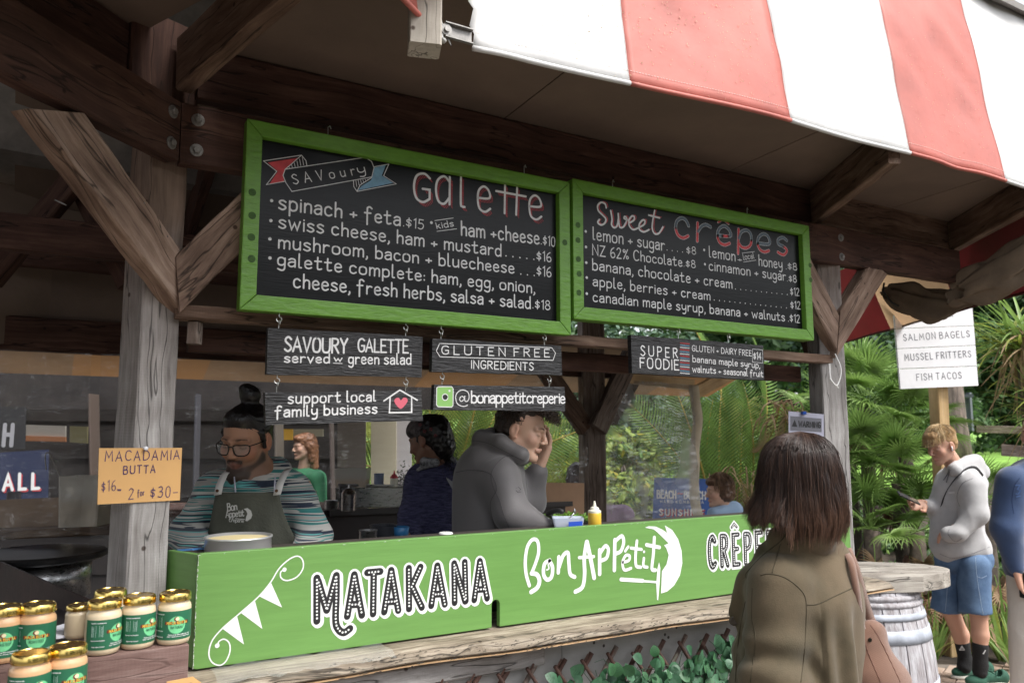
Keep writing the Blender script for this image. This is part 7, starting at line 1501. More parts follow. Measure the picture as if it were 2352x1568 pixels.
    for (x0, y0, x1, y1) in ((515, 1090, 500, 1136), (655, 1085, 636, 1136)):
        s2 = MB(); q0, q1 = J(x0, y0, -.085), J(x1, y1, -.135); wv = A_((.0125, 0, .002)); mid_ = (q0+q1)/2+A_((0, -.012, 0)); s2.grid([[tuple(p-wv), tuple(p), tuple(p+wv)] for p in (q0+A_((0, .04, .012)), q0, mid_, q1)]); s2.build('apron_strap', stp, t, M=M, smooth=True, fix=False, solid=.0025)
        rv = MB(); p = q1+A_((0, -.006, .014)); rv.lathe([(.0055, 0), (.005, .002), (0, .0025)], 12, M=Matrix.Translation(p) @ Matrix.Rotation(math.pi/2, 4, 'X')); rv.build('rivet', brs, t, M=M)
    for (x0, x1) in ((538, 541), (632, 630)): tube_l(t, M, 'drawstring', [J(x0, 1095, -.10), J((x0+x1)/2, 1112, -.125), J(x1, 1130, -.13)], .0024, mat('cord_lilac', (.42, .42, .5), .7))
    # apron logo
    q = J(567, 1230, -.165); Cw = Canvas(M @ V(*q), RT, UZ, -FH); lg_ = MB(); idn = None; o_ = A_(q)
    def L_(s, p0, p1, cap, wd=.11): Cw.text(lg_, s, p0, p1, cap, wd, None, track=.05, zz=.002)
    L_("Bon", (523, 1173), (545, 1170), 17, .13); L_("Appetit", (519, 1188), (561, 1184), 15, .13); L_("Creperie", (526, 1197), (560, 1199), 8, .13)
    Cw.poly(lg_, [(560, 1168), (569, 1166), (577, 1172), (580, 1182), (577, 1190), (568, 1196), (564, 1195), (566, 1186), (569, 1179), (566, 1172)], zz=.002); Cw.stroke(lg_, [(541, 1190), (562, 1192)], .0022, zz=.0022, sm=False)
    lg_.build('apron_logo', mat('logo_cream', (.5, .5, .47), .7), t, fix=False)
man()
# ---- woman in navy crochet, back turned
def navy():
    d = 3.62; t, M, J = person(990, d, 'woman with black curly hair, patterned headscarf and navy crochet cardigan, facing left')
    H = headM(J(985, 1010), -118, 18, 0, .97); sk = SK['dark']; P = head_prims(H) + [Cn(HP(H, (0, .02, -.06)), J(1003, 1090, .02), .05, .055, .02), Cn(J(1003, 1110, .03), J(1000, 1230, .03), .07, .08, .03)]
    el = J(948, 1180, -.04); el2 = J(1035, 1180, .1); P += [Cn(J(965, 1100, .0), el, .035, .03), Cn(el, J(925, 1240, -.1), .03, .025), Cn(J(1040, 1100, .05), el2, .035, .03)]
    skin_mesh('body', P, .005, skinm, t, M, cols=sk); skin_mesh('hands', hand_prims(J(922, 1245, -.12), (-.5, .1, -.8), (0, 1, 0), curl=(.4,)*5), .005, skinm, t, M, cols=sk)
    nav = mat('navy_crochet', (.018, .017, .055), .9, bump=1.0, bscale=70, stretch=(.5, .5, 2.6), col2=(.085, .085, .17), vscale=55)
    C = [Cn(J(970, 1103, .02), J(1040, 1098, .04), .065, .065, .04), Cn(J(1003, 1110, .03), J(1000, 1225, .03), .125, .12, .04, ((0, 1, 0), .8)), Cn(J(965, 1108, 0), el, .062, .056, .04), Cn(el, J(935, 1235, -.08), .055, .05, .03), Cn(J(1042, 1105, .05), el2, .06, .05, .04)]
    skin_mesh('navy_cardigan', C, .0065, nav, t, M, disp=lambda Pp: folds(.010, (10, 10, 6), 9)(Pp)+.0018*np.sin(Pp[:, 2]*330)*np.sin(Pp[:, 0]*420))
    # holes and pale top showing through the stitches
    st = MB(); hm = mat('crochet_hole', (.25, .25, .33), .8)
    for i in range(26):
        for j in range(9):
            q = J(958+j*9.0-(i % 2)*4, 1092+i*5.0, -.0); 
    gc_ = MB(); q = [J(1018, 1075, -.02), J(1046, 1085, -.01), J(1040, 1125, -.085), J(1026, 1100, -.08)]; gc_.prism([tuple(v) for v in q], V(0, .01, 0)); gc_.build('grey_top', mat('grey_jersey', (.28, .28, .29), .8), t, M=M)
    R_ = np.array(H[0]); e = lambda c, r, k=.01: El(HP(H, c), r, k, R_)
    hk = hairm('hair_black', (.010, .008, .008)); hp = [e((0, .03, .03), (.082, .092, .084)), e((0, .07, -.04), (.06, .055, .07), .03), Cn(J(1008, 1020, .02), J(1032, 1075, 0), .045, .022, .03)]
    skin_mesh('hair', hp, .004, hk, t, M, disp=lambda Pp: .004*_vn(Pp, 45, 2)+.003*_vn(Pp, 90, 3))
    r = random.Random(8); cl = []
    for k in range(520):
        a = r.random(); b_ = J(990+50*a+r.gauss(0, 9), 975+100*a+r.gauss(0, 10), r.uniform(-.07, .06)); ph = r.uniform(0, 6); cl.append([b_+A_((.004*math.sin(ph+i*1.3)+.0009*i, .004*math.cos(ph+i*1.3), -.0055*i)) for i in range(10)])
    strands('curls', cl, .0011, [hk], t, M)
    scf = mat('scarf_black', (.02, .016, .018), .8, var=.6, vscale=30, col2=(.16, .14, .14)); S_ = [e((0, -.005, .06), (.080, .092, .062), .01), Cn(HP(H, (-.07, .0, .03)), HP(H, (-.04, .09, -.02)), .018, .012), Cn(HP(H, (.07, .0, .03)), HP(H, (.04, .09, -.02)), .018, .012)]
    skin_mesh('headscarf', S_+[El(HP(H, (0, -.11, .0)), (.07, .05, .055), .01, R_, 0, True)], .004, scf, t, M)
    fl_ = MB()
    for (x, y) in ((965, 975), (975, 990), (990, 985), (1000, 1000)):
        for k in range(5): q = J(x, y, -.10); a = k*1.257; fl_.add([tuple(q+A_((.006*math.cos(a+s_), -.001*k, .006*math.sin(a+s_)))*u) if 0 else tuple(q+A_((.008*u*math.cos(a+s_), 0, .008*u*math.sin(a+s_)))) for s_, u in ((0, .2), (-.4, .8), (0, 1.1), (.4, .8))], [(0, 1, 2, 3)])
    fl_.build('scarf_flower', mat('scarf_red', (.25, .03, .04), .7), t, M=M, fix=False)
    tl2 = skin_mesh('scarf_tail', [Cn(J(975, 1060, -.06), J(1000, 1062, -.07), .022, .016, .02), Cn(J(1000, 1062, -.07), J(960, 1078, -.05), .012, .008, .02), Cn(J(1025, 1040, -.03), J(1050, 1062, -.03), .014, .008, .02)], .004, mat('scarf_grey_print', (.03, .03, .035), .8, col2=(.4, .4, .42), vscale=45), t, M)
navy()
# ---- young man in grey softshell
def grey():
    d = 3.18; t, M, J = person(1145, d, 'young man with dark curls in a grey softshell jacket raising a hand to his face')
    H = headM(J(1199, 987), 74, 16, 0, .99); sk = SK['fair']; P = head_prims(H) + [Cn(HP(H, (0, .02, -.055)), J(1155, 1062, .03), .050, .055, .02), Cn(J(1140, 1100, .04), J(1135, 1230, .04), .075, .09, .03)]
    shN, elN, wrN = J(1150, 1098, -.10), J(1178, 1180, -.14), J(1262, 1216, -.12); shF, elF, wrF = J(1165, 1092, .17), J(1218, 1152, .13), J(1236, 1072, .10)
    P += [Cn(shN, elN, .04, .035), Cn(elN, wrN, .034, .027), Cn(shF, elF, .04, .034), Cn(elF, wrF, .033, .026)]
    skin_mesh('body', P, .0042, skinm, t, M, cols=sk)
    hb = hand_prims(wrF, (.30, .0, .95), (-.75, -.62, .2), L=.185, curl=(.32, .2, .15, .12, .1), side=-1, thumb=.7) + hand_prims(wrN, (.9, .1, -.3), (0, 0, -1), curl=(.6,)*5, side=1)
    skin_mesh('hands', hb, .0028, skinm, t, M, cols=sk)
    jk = mat('softshell_grey', (.105, .098, .10), .62, var=.05, vscale=6, bump=.05, bscale=200, sheen=.3)
    C = [Cn(J(1112, 1078, -.02), J(1150, 1075, .13), .075, .07, .05), Cn(J(1128, 1090, .03), J(1133, 1240, .03), .135, .145, .06, ((0, 1, 0), .95)), Cn(J(1105, 1110, .03), J(1105, 1230, .03), .10, .105, .05),
         Cn(shN, elN, .072, .064, .05), Cn(elN, wrN, .060, .038, .03), Cn(shF, elF, .068, .060, .05), Cn(elF, J(1234, 1085, .10), .056, .042, .03)]
    # stand collar
    for (a, b_, ra) in (((1108, 1010, .0), (1130, 1002, .10), .036), ((1108, 1010, .0), (1145, 1015, -.06), .036), ((1145, 1015, -.06), (1196, 1045, -.075), .030), ((1130, 1002, .10), (1190, 1038, .10), .032), ((1196, 1045, -.075), (1205, 1052, .0), .026), ((1120, 1040, .03), (1160, 1060, .0), .06)): C.append(Cn(J(*a), J(*b_), ra, ra*.9, .02))
    C.append(Cn(HP(H, (0, .02, .02)), J(1166, 1035, .02), .065, .055, .012, None, 0, True))
    jo = skin_mesh('grey_jacket', C, .0062, jk, t, M, disp=folds(.009, (9, 9, 3.5), 12, .7))
    sm_ = mat('seam_dark', (.045, .04, .045), .7)
    c3 = CR(900, 980, 1450, 2053)
    for ln in ([(890, 750), (1000, 728), (1150, 735), (1230, 770)], [(1540, 640), (1400, 590), (1300, 640), (1225, 760), (1250, 900), (1300, 1000), (1340, 1130), (1400, 1290)], [(1230, 770), (1275, 900), (1215, 1050), (1270, 1300)], [(1045, 450), (1180, 470), (1330, 540), (1520, 640)]): seam(jo, [c3(*p) for p in ln], .0013, sm_, t)
    decal(jo, t, 'sleeve_emblem', sm_, lines=[[(1455, 895), (1480, 885), (1500, 905), (1480, 925)], [(1500, 930), (1475, 935), (1455, 915)]], w=.0018, cf=c3)
    R_ = np.array(H[0]); e = lambda c, r, k=.01: El(HP(H, c), r, k, R_)
    hk = hairm('hair_dark_brown', (.022, .013, .009)); skin_mesh('hair', [e((0, .03, .048), (.080, .092, .082)), e((0, .052, .0), (.068, .062, .068), .02), e((0, -.03, .10), (.062, .055, .036), .02), El(HP(H, (0, -.108, .0)), (.07, .05, .05), .006, R_, 0, True)], .004, hk, t, M, disp=lambda Pp: .005*_vn(Pp, 50, 2)+.004*_vn(Pp, 110, 3))
    r = random.Random(5); cl = []
    for k in range(1300):
        u, v = r.uniform(-1, 1), r.uniform(0, 1); top = r.random() < .7
        if top: c = HP(H, (.075*u, -.128+.168*v, .068+.055*math.sqrt(max(0, 1-u*u*.7))*r.uniform(.7, 1.1)-.10*max(0, .35-v)**1.0))
        else: c = HP(H, (.078*(1 if u > 0 else -1), .0+.08*v, .03+.07*r.random()))
        ph = r.uniform(0, 6.3); rr_ = r.uniform(.005, .011); ax = A_((r.gauss(0, 1), r.gauss(0, 1), r.gauss(0, .6))); ax /= np.linalg.norm(ax); s1_ = np.cross(ax, A_((.2, .9, .3))); s1_ /= np.linalg.norm(s1_); s2_ = np.cross(ax, s1_)
        cl.append([c+s1_*rr_*math.cos(ph+i*.8)+s2_*rr_*math.sin(ph+i*.8)+ax*.0022*i for i in range(10)])
    strands('curls', cl, .0014, [hk, hairm('hair_brown', (.045, .027, .018))], t, M, tip=.5)
grey()
# ---- woman in the olive suede coat, seen from behind
def coatlady():
    d = 2.3; t, M, J = person(1825, d, 'woman with a dark brown bob in an olive suede coat, back to the camera')
    H = headM(J(1840, 1099), -138, 4, 0, .97); sk = SK['fair']; P = head_prims(H) + [Cn(HP(H, (0, .02, -.06)), J(1838, 1262, .03), .048, .05, .02), Cn(J(1838, 1340, .06), J(1830, 1800, .06), .07, .09, .03)]
    aN = [J(1790, 1345, -.05), J(1778, 1560, -.09), J(1740, 1800, -.12)]; aF = [J(1920, 1335, .10), J(1925, 1560, .14), J(1930, 1800, .12)]
    for a in (aN, aF): P += [Cn(a[0], a[1], .042, .036), Cn(a[1], a[2], .035, .027)]
    P += [Cn(J(1800, 1800, .05), J(1805, 2200, .05), .08, .05), Cn(J(1860, 1800, .05), J(1855, 2200, .05), .08, .05)]
    body = skin_mesh('body', P, .007, skinm, t, M, cols=sk)
    skin_mesh('hands', hand_prims(aN[2], (0, 0, -1), (1, 0, 0), curl=(.5,)*5)+hand_prims(aF[2], (0, 0, -1), (-1, 0, 0), curl=(.5,)*5), .006, skinm, t, M, cols=sk)
    su = mat('olive_suede', (.056, .043, .021), .95, bump=.12, bscale=260, sheen=.10, col2=(.11, .08, .046), vscale=4.5)
    cuff = mat('jean_dark', (.02, .025, .04), .8); skin_mesh('trousers', [Cn(J(1800, 1780, .05), J(1803, 2290, .05), .10, .07), Cn(J(1862, 1780, .05), J(1858, 2290, .05), .10, .07)], .012, cuff, t, M)
    skin_mesh('shoes', [Cn(J(1803, 2330, .05), J(1795, 2338, -.0)+A_((-.1, .06, -.0)), .045, .04), Cn(J(1858, 2330, .05), J(1850, 2338, .0)+A_((-.1, .06, 0)), .045, .04)], .01, black, t, M)
    C = [Cn(J(1795, 1318, .02), J(1905, 1300, .05), .068, .066, .06), Cn(J(1835, 1275, .03), J(1838, 1340, .05), .065, .12, .05), Cn(J(1832, 1400, .06), J(1826, 1900, .06), .150, .19, .07), Cn(J(1870, 1390, .04), J(1868, 1850, .04), .10, .13, .06), Cn(J(1752, 1345, .16), J(1728, 1850, .18), .055, .085, .06),
         Cn(aN[0]+A_((0, 0, -.0)), aN[1], .079, .078, .035), Cn(aN[1], aN[2], .078, .058, .03), Cn(aF[0], aF[1], .070, .068, .04), Cn(aF[1], aF[2], .066, .05, .03),
         Cn(J(1800, 1238, -.005), J(1875, 1228, -.03), .040, .036, .02), Cn(J(1875, 1228, -.03), J(1905, 1262, .06), .034, .03, .03), Cn(J(1800, 1240, .0), J(1768, 1275, .06), .034, .028, .025), Cn(J(1768, 1275, .06), J(1722, 1335, .13), .026, .020, .03), Cn(J(1722, 1335, .13), J(1690, 1400, .15), .018, .02, .03)]
    def fd(Pp):
        f1 = folds(.017, (8, 8, 3.2), 5, .85)(Pp); x = Pp[:, 0]; z = Pp[:, 2]; zc = J(1800, 1365)[2]
        pleat = np.where(x > J(1855, 1400)[0], .011*np.sin((x+.03*(z-zc))*78)*np.clip((zc-z)/.12, 0, 1), 0); el_ = .007*np.sin((z+.35*x)*60+2*_vn(Pp, 9, 2))*np.exp(-((z-J(1780, 1500)[2])/.12)**2)*(x < J(1850, 1400)[0]); return f1+pleat+el_
    co = skin_mesh('suede_coat', C, .0065, su, t, M, disp=fd)
    c5 = CR(1700, 1050, 2200, 1193); sm_ = mat('suede_seam', (.045, .035, .018), .9)
    for ln in ([(750, 1098), (820, 1095), (930, 1045), (1050, 990)], [(480, 925), (530, 915), (620, 935), (700, 990), (748, 1060), (752, 1200), (740, 1400), (720, 1560)], [(600, 735), (575, 820), (550, 910)], [(650, 655), (600, 720), (500, 800), (400, 905), (395, 940)], [(640, 740), (740, 690), (900, 690)], [(390, 1080), (350, 1300), (330, 1560)], [(432, 1000), (428, 1180), (450, 1300), (420, 1560)]):
        seam(co, [c5(*p) for p in ln], .0016, sm_, t)
    for (x, y) in ((320, 1195), (288, 1490)):
        q = surf(co, [c5(x, y)], .002)
        if q: bt = MB(); Mb = Matrix.Translation(q[0]) @ V(-.6, -.8, .1).to_track_quat('Z', 'Y').to_matrix().to_4x4(); bt.lathe([(.013, -.003), (.014, .001), (.012, .004), (.008, .003), (0, .003)], 18, M=Mb); bt.build('button', mat('coat_button', (.06, .045, .028), .5), t, smooth=True)
    # bob
    hm_ = mat('hair_dark_chestnut', (.012, .007, .006), .33, spec=.5)
    n_ = hm_.node_tree; tc = n_.nodes.new('ShaderNodeTexCoord'); sp = n_.nodes.new('ShaderNodeSeparateXYZ'); mr = n_.nodes.new('ShaderNodeMapRange'); mr.inputs[1].default_value = J(0, 1120)[2]; mr.inputs[2].default_value = J(0, 1235)[2]; cr = n_.nodes.new('ShaderNodeValToRGB'); cr.color_ramp.elements[0].color = (.040, .021, .015, 1); cr.color_ramp.elements[1].color = (.17, .088, .055, 1)
    n_.links.new(tc.outputs['Object'], sp.inputs[0]); n_.links.new(sp.outputs['Z'], mr.inputs[0]); n_.links.new(mr.outputs[0], cr.inputs[0]); n_.links.new(cr.outputs[0], n_.nodes['Principled BSDF'].inputs['Base Color'])
    hm2 = mat('hair_chestnut_light', (.06, .033, .022), .35, spec=.5); hm3 = mat('hair_near_black', (.016, .010, .008), .33)
    ctr = J(1831, 990, .0); k_ = d/1800
    prof = [(0, 0), (3, 29), (11, 50), (26, 67), (48, 80), (80, 87), (120, 91), (160, 96), (200, 100), (240, 93)]
    def RR(dz):
        dz /= k_
        for (a, ra), (b_, rb) in zip(prof, prof[1:]):
            if dz <= b_: return (ra+(rb-ra)*(dz-a)/(b_-a))*k_
        return prof[-1][1]*k_
    base = [El(HP(H, (0, .02, .032)), (.076, .088, .080), .01, np.array(H[0]))]
    for (dz, f_) in ((70, .80), (110, .84), (150, .86), (185, .84)): base.append(El(ctr+A_((0, .0, -dz*k_-.0)), (RR(dz*k_)*f_, RR(dz*k_)*f_*.95, .045), .02))
    skin_mesh('hair_base', base, .006, hm3, t, M)
    r = random.Random(11); paths = []; rad_ = []
    part = math.radians(70)                     # the parting runs away and to the right
    for c in range(380):
        ph = r.uniform(0, 2*math.pi); lay = r.uniform(.84, 1.0)**1; ze = (r.uniform(212, 240) if math.sin(ph) < .2 else r.uniform(195, 235))*k_; 
        if math.cos(ph) < -.6: ze = r.uniform(188, 212)*k_
        wv, wp_, flip = r.uniform(.005, .018), r.uniform(0, 6), r.gauss(0, 1); st0 = r.uniform(0, .4) if r.random() < .35 else 0
        for s_ in range(22):
            dph = r.gauss(0, .075); ly = lay+r.gauss(0, .022); pts = []; zz_ = ze+r.gauss(0, .013)
            for i in range(17):
                u = st0+(1-st0)*i/16; dz = zz_*u**1.35; rr_ = RR(dz)*ly; conv = 1-.8*u**2; a = ph+dph*conv*(1+.0*u)
                rr_ -= (.035+.02*flip)*max(0, u-.82)*(2.2 if math.cos(ph) > -.5 else 0); wave = wv*math.sin(u*9+wp_)*u; rr_ += wave*.8+(.012 if math.cos(ph) < -.5 else .002*flip)*max(0, u-.8)*8*(1.3 if math.cos(ph) < -.5 else 1)
                px_ = rr_*math.cos(a); py_ = rr_*math.sin(a)*.98; off = (1-u)**3*.012
                pts.append(ctr+A_((px_+off+.0015*math.sin(wp_*3+u*14), py_+off, -dz-.001+.004*u*math.sin(u*9+wp_))))
            paths.append(pts); rad_.append(r.uniform(.00045, .0009))
    strands('hair_strands', paths, rad_, [hm_, hm_, hm_, hm2, hm3], t, M, tip=.3)
    # a few loose hairs
    fly = []
    for k in range(60):
        a = r.uniform(0, 6.28); dz = r.uniform(20, 200)*k_; b_ = ctr+A_((RR(dz)*math.cos(a), RR(dz)*math.sin(a), -dz)); o_ = A_((math.cos(a), math.sin(a), 0)); fly.append([b_+o_*(.012*math.sin(i/6*3.1)*r.uniform(.4, 1))+A_((0, 0, -.012*i)) for i in range(7)])
    strands('loose_hair', fly, .0003, [hm_], t, M)
    return co
COAT = coatlady()
def bag():
    c1 = CR(1750, 1000, 2560, 1796); D_ = 2.36
    P_ = lambda x, y, dd=0: atD(*c1(x, y), D_+dd)
    t = empty('tote_bag', P_(990, 1500), 'dusty pink corduroy tote bag hanging from the woman in the olive coat', 'bag')
    cm = bpy.data.materials.new('corduroy'); cm.use_nodes = True; n = cm.node_tree; p = n.nodes['Principled BSDF']; p.inputs['Roughness'].default_value = .9; p.inputs['Sheen Weight'].default_value = .5
    tc = n.nodes.new('ShaderNodeTexCoord'); mp = n.nodes.new('ShaderNodeMapping'); mp.inputs['Rotation'].default_value = (0, math.radians(35), math.radians(31)); wv = n.nodes.new('ShaderNodeTexWave'); wv.inputs['Scale'].default_value = 95; wv.inputs['Distortion'].default_value = 1.0
    cr = n.nodes.new('ShaderNodeValToRGB'); cr.color_ramp.elements[0].color = (.13, .062, .038, 1); cr.color_ramp.elements[1].color = (.22, .115, .075, 1); bp = n.nodes.new('ShaderNodeBump'); bp.inputs['Strength'].default_value = .5; bp.inputs['Distance'].default_value = .002
    L = n.links; L.new(tc.outputs['Object'], mp.inputs[0]); L.new(mp.outputs[0], wv.inputs[0]); L.new(wv.outputs[0], cr.inputs[0]); L.new(cr.outputs[0], p.inputs['Base Color']); L.new(wv.outputs[0], bp.inputs['Height']); L.new(bp.outputs[0], p.inputs['Normal'])
    q = lambda *a: A_(P_(*a))
    n_ = tuple(FH)
    B_ = [Cn(q(905, 1350), q(960, 1560), .035, .055, .03, (n_, .8)), Cn(q(955, 1290), q(1030, 1560), .028, .055, .03, (n_, .8)), Cn(q(960, 1560), q(975, 1700), .07, .08, .04, (n_, .8)), Cn(q(1030, 1560), q(1060, 1700), .055, .07, .04, (n_, .8)), Cn(q(900, 1345), q(950, 1275), .022, .022, .02, (n_, .6)), Cn(q(950, 1275), q(985, 1300), .02, .02, .02, (n_, .6))]
    o = skin_mesh('bag_body', B_, .005, cm, t, None, disp=folds(.012, (10, 10, 5), 3, .9))
    def strap(pts, w_):
        q_ = smooth([tuple(p) for p in pts], 5); b = MB(); rows_ = []
        for i, p in enumerate(q_): p = V(*p); T_ = (V(*q_[min(i+1, len(q_)-1)])-V(*q_[max(i-1, 0)])).normalized(); s_ = T_.cross(FH).normalized()*w_; rows_.append([p-s_, p-FH*.002, p+s_])
        b.grid(rows_); return b.build('strap', cm, t, smooth=True, fix=False, solid=.003)
    strap([P_(800, 830, -.04), P_(838, 900, -.09), P_(868, 1060, -.10), P_(885, 1200, -.06), P_(908, 1300, 0)], .010); strap([P_(815, 820, -.03), P_(862, 940, -.06), P_(905, 1090, -.03), P_(940, 1200, 0), P_(972, 1270, 0)], .013)
    s1_ = mat('bag_seam', (.12, .05, .035), .9)
    for ln in ([(908, 1290), (925, 1380), (1000, 1560)], [(945, 1245), (1000, 1330), (1110, 1560)], [(870, 1410), (915, 1380)]): seam(o, [c1(*p) for p in ln], .0013, s1_, t)
    sn = surf(o, [c1(942, 1327)], .001)
    if sn: b = MB(); b.lathe([(.006, 0), (.005, .002), (0, .002)], 12, M=Matrix.Translation(sn[0]) @ (-FH).to_track_quat('Z', 'Y').to_matrix().to_4x4()); b.build('snap', mat('dark_snap', (.05, .05, .04), .3, 1), t)
bag()
# ---- youth with a phone
def youth():
    d = 5.42; c6 = CR(2200, 1020, 2560, 822); t, M, J0 = person(2215, d, 'blond youth in grey hoodie and denim shorts looking down at a phone')
    J = lambda x, y, dd=0: J0(*c6(x, y), dd)
    H = headM(J(352, 215, .0), -74, 20, 0, 1.0); sk = SK['ruddy']; P = head_prims(H) + [Cn(HP(H, (0, .02, -.055)), J(435, 345, .03), .050, .058, .02), Cn(J(445, 400, .05), J(470, 800, .05), .07, .08, .03)]
    P += [Cn(J(400, 930, .10), J(400, 1150, .12), .068, .055, .03), Cn(J(400, 1150, .12), J(460, 1290, .13), .055, .052, .02), Cn(J(460, 1290, .13), J(487, 1440, .13), .050, .036, .02), Cn(J(530, 930, -.03), J(560, 1150, -.05), .068, .056, .03), Cn(J(560, 1150, -.05), J(572, 1290, -.05), .055, .052, .02), Cn(J(572, 1290, -.05), J(575, 1460, -.05), .05, .036, .02)]
    shN, elN, wrN = J(520, 450, -.10), J(545, 600, -.14), J(440, 720, -.16); shF, elF, wrF = J(390, 420, .16), J(335, 580, .12), J(258, 545, .02)
    P += [Cn(shN, elN, .042, .036), Cn(elN, wrN, .034, .027), Cn(shF, elF, .042, .035), Cn(elF, wrF, .034, .026)]
    skin_mesh('body', P, .0055, skinm, t, M, cols=sk); 
    hp_ = hand_prims(wrF, (-.93, -.1, -.12), (.15, -.75, .65), L=.18, curl=(.7, .6, .55, .5, .3), side=-1)
    skin_mesh('hands', hp_+hand_prims(wrN+A_((.02, .10, .02)), (-.25, .75, -.6), (0, -.4, -1), curl=(.4,)*5), .0042, skinm, t, M, cols=sk)
    ph = empty('phone', M @ V(*J(165, 515)), 'dark phone held by the blond youth', 'phone'); b = MB(); pc = M @ V(*J(163, 512, -.03)); ax = (M.to_3x3() @ V(.88, -.05, -.42)).normalized(); up_ = (M.to_3x3() @ V(.36, -.38, .85)); up_ = (up_-ax*up_.dot(ax)).normalized(); sd_ = up_.cross(ax)
    Mp = Matrix.Translation(pc) @ Matrix((ax, sd_, up_)).transposed().to_4x4(); b.box((0, 0, 0), (.074, .036, .0045)); b.build('case', black, ph, M=Mp, bevel=.003); b = MB(); b.box((0, 0, .0049), (.070, .033, .0004)); b.build('screen', mat('phone_glass', (.05, .055, .065), .08), ph, M=Mp)
    # hoodie
    hd = mat('heather_grey_fleece', (.45, .445, .45), .95, var=.05, vscale=25, bump=.12, bscale=300, sheen=.3)
    C = [Cn(J(420, 410, .10), J(530, 420, -.03), .085, .085, .06), Cn(J(450, 440, .04), J(472, 800, .04), .128, .138, .07, ((0, 1, 0), .95)), Cn(J(412, 812, .05), J(540, 797, .03), .095, .098, .05), Cn(J(365, 470, .06), J(360, 770, .06), .055, .075, .07), Cn(shN, elN, .085, .078, .05), Cn(elN, wrN, .072, .045, .03), Cn(wrN, J(398, 722, -.13), .050, .052, .03), Cn(shF, elF, .08, .07, .05), Cn(elF, J(275, 552, .03), .06, .040, .03),
         Cn(J(535, 345, .04), J(570, 360, .06), .07, .06, .04), Cn(J(430, 340, -.03), J(540, 310, .05), .045, .055, .03), Cn(J(395, 345, .03), J(440, 330, .12), .035, .04, .03), Cn(J(400, 335, -.02), J(430, 350, -.08), .03, .04, .03), El(HP(H, (0, -.02, -.10)), (.05, .055, .06), .012, None, 0, True), Cn(J(200, 968, -.1), J(760, 945, -.1), .12, .12, .006, None, 0, True), Cn(J(200, 968, .1), J(760, 945, .1), .12, .12, .006, None, 0, True)]
    ho = skin_mesh('hoodie', C, .0075, hd, t, M, disp=folds(.012, (8, 8, 6), 21, .8))
    sm_ = mat('grey_seam', (.17, .17, .18), .9)
    for ln in ([(395, 690), (390, 720), (430, 760), (470, 740)], [(340, 830), (420, 855), (520, 830), (628, 790)], [(455, 560), (440, 500), (470, 430), (530, 400)]): seam(ho, [c6(*p) for p in ln], .0018, sm_, t)
    st = MB(); q = surf(ho, smooth([c6(*p) for p in ((352, 552), (368, 500), (400, 440), (450, 380), (500, 345), (545, 345), (585, 390))], 5), .004); rows_ = [[p-V(0, 0, .013)-RT*.009, p+V(0, 0, .013)+RT*.009] for p in q]; st.grid(rows_); so2 = st.build('bag_strap', mat('strap_black', (.012, .012, .013), .8), t, smooth=True, fix=False, solid=.003)
    for pts in (((395, 345), (385, 375), (362, 410)), ((400, 350), (392, 380), (378, 425))): seam(ho, [c6(*p) for p in pts], .003, sm_, t, 'drawstring', off=.003)
    decal(ho, t, 'chest_mark', mat('mark_white', (.6, .6, .6), .7), lines=[[(395, 482), (422, 480)]], w=.012, cf=c6)
    skin_mesh('shirt_hem', [Cn(J(560, 825, -.02), J(620, 822, .04), .03, .022, .02)], .006, mat('white_shirt', (.6, .6, .65), .8), t, M)
    # shorts
    dn = mat('denim_blue', (.060, .115, .22), .85, bump=.25, bscale=350, col2=(.12, .20, .33), vscale=9)
    C = [Cn(J(405, 862, .07), J(545, 858, .02), .10, .105, .05), Cn(J(395, 900, .11), J(378, 1125, .13), .088, .092, .006), Cn(J(535, 900, -.03), J(541, 1140, -.05), .098, .096, .006)]
    C += [Cn(J(378, 1128, .13), J(375, 1165, .13), .095, .096, .006), Cn(J(543, 1143, -.05), J(545, 1185, -.05), .098, .099, .006), El(J(375, 1226, .14), (.30, .16, .10), .004, None, 0, True), El(J(550, 1250, -.08), (.24, .15, .10), .004, None, 0, True)]
    sh = skin_mesh('denim_shorts', C, .0075, dn, t, M, disp=folds(.011, (8, 8, 4), 33, .8))
    dst = mat('denim_stitch', (.28, .36, .48), .8)
    for ln in ([(545, 850), (552, 950), (575, 1100), (590, 1180)], [(555, 960), (580, 968), (608, 955)], [(385, 1000), (380, 1080), (372, 1160)]): seam(sh, [c6(*p) for p in ln], .0016, dst, t)
    # socks and shoes
    sk_ = mat('black_sock', (.012, .012, .013), .9, bump=.4, bscale=120)
    so3 = skin_mesh('socks', [Cn(J(470, 1340, .13), J(487, 1440, .13), .047, .042), Cn(J(487, 1440, .13), J(480, 1475, .12), .042, .045), Cn(J(572, 1355, -.05), J(574, 1460, -.05), .049, .042), Cn(J(574, 1460, -.05), J(570, 1500, -.05), .042, .045)], .0055, sk_, t, M)
    decal(so3, t, 'sock_emblem', mat('mark_white', (.6, .6, .6), .7), lines=[[(455, 1378), (468, 1355), (482, 1378), (455, 1378)], [(468, 1358), (468, 1378)], [(590, 1400), (602, 1380)]], w=.006, cf=c6)
    sue = mat('green_suede_shoe', (.022, .085, .055), .85, var=.12, vscale=20); sol = mat('cream_sole', (.62, .60, .54), .6); lace = mat('green_lace', (.06, .17, .12), .7)
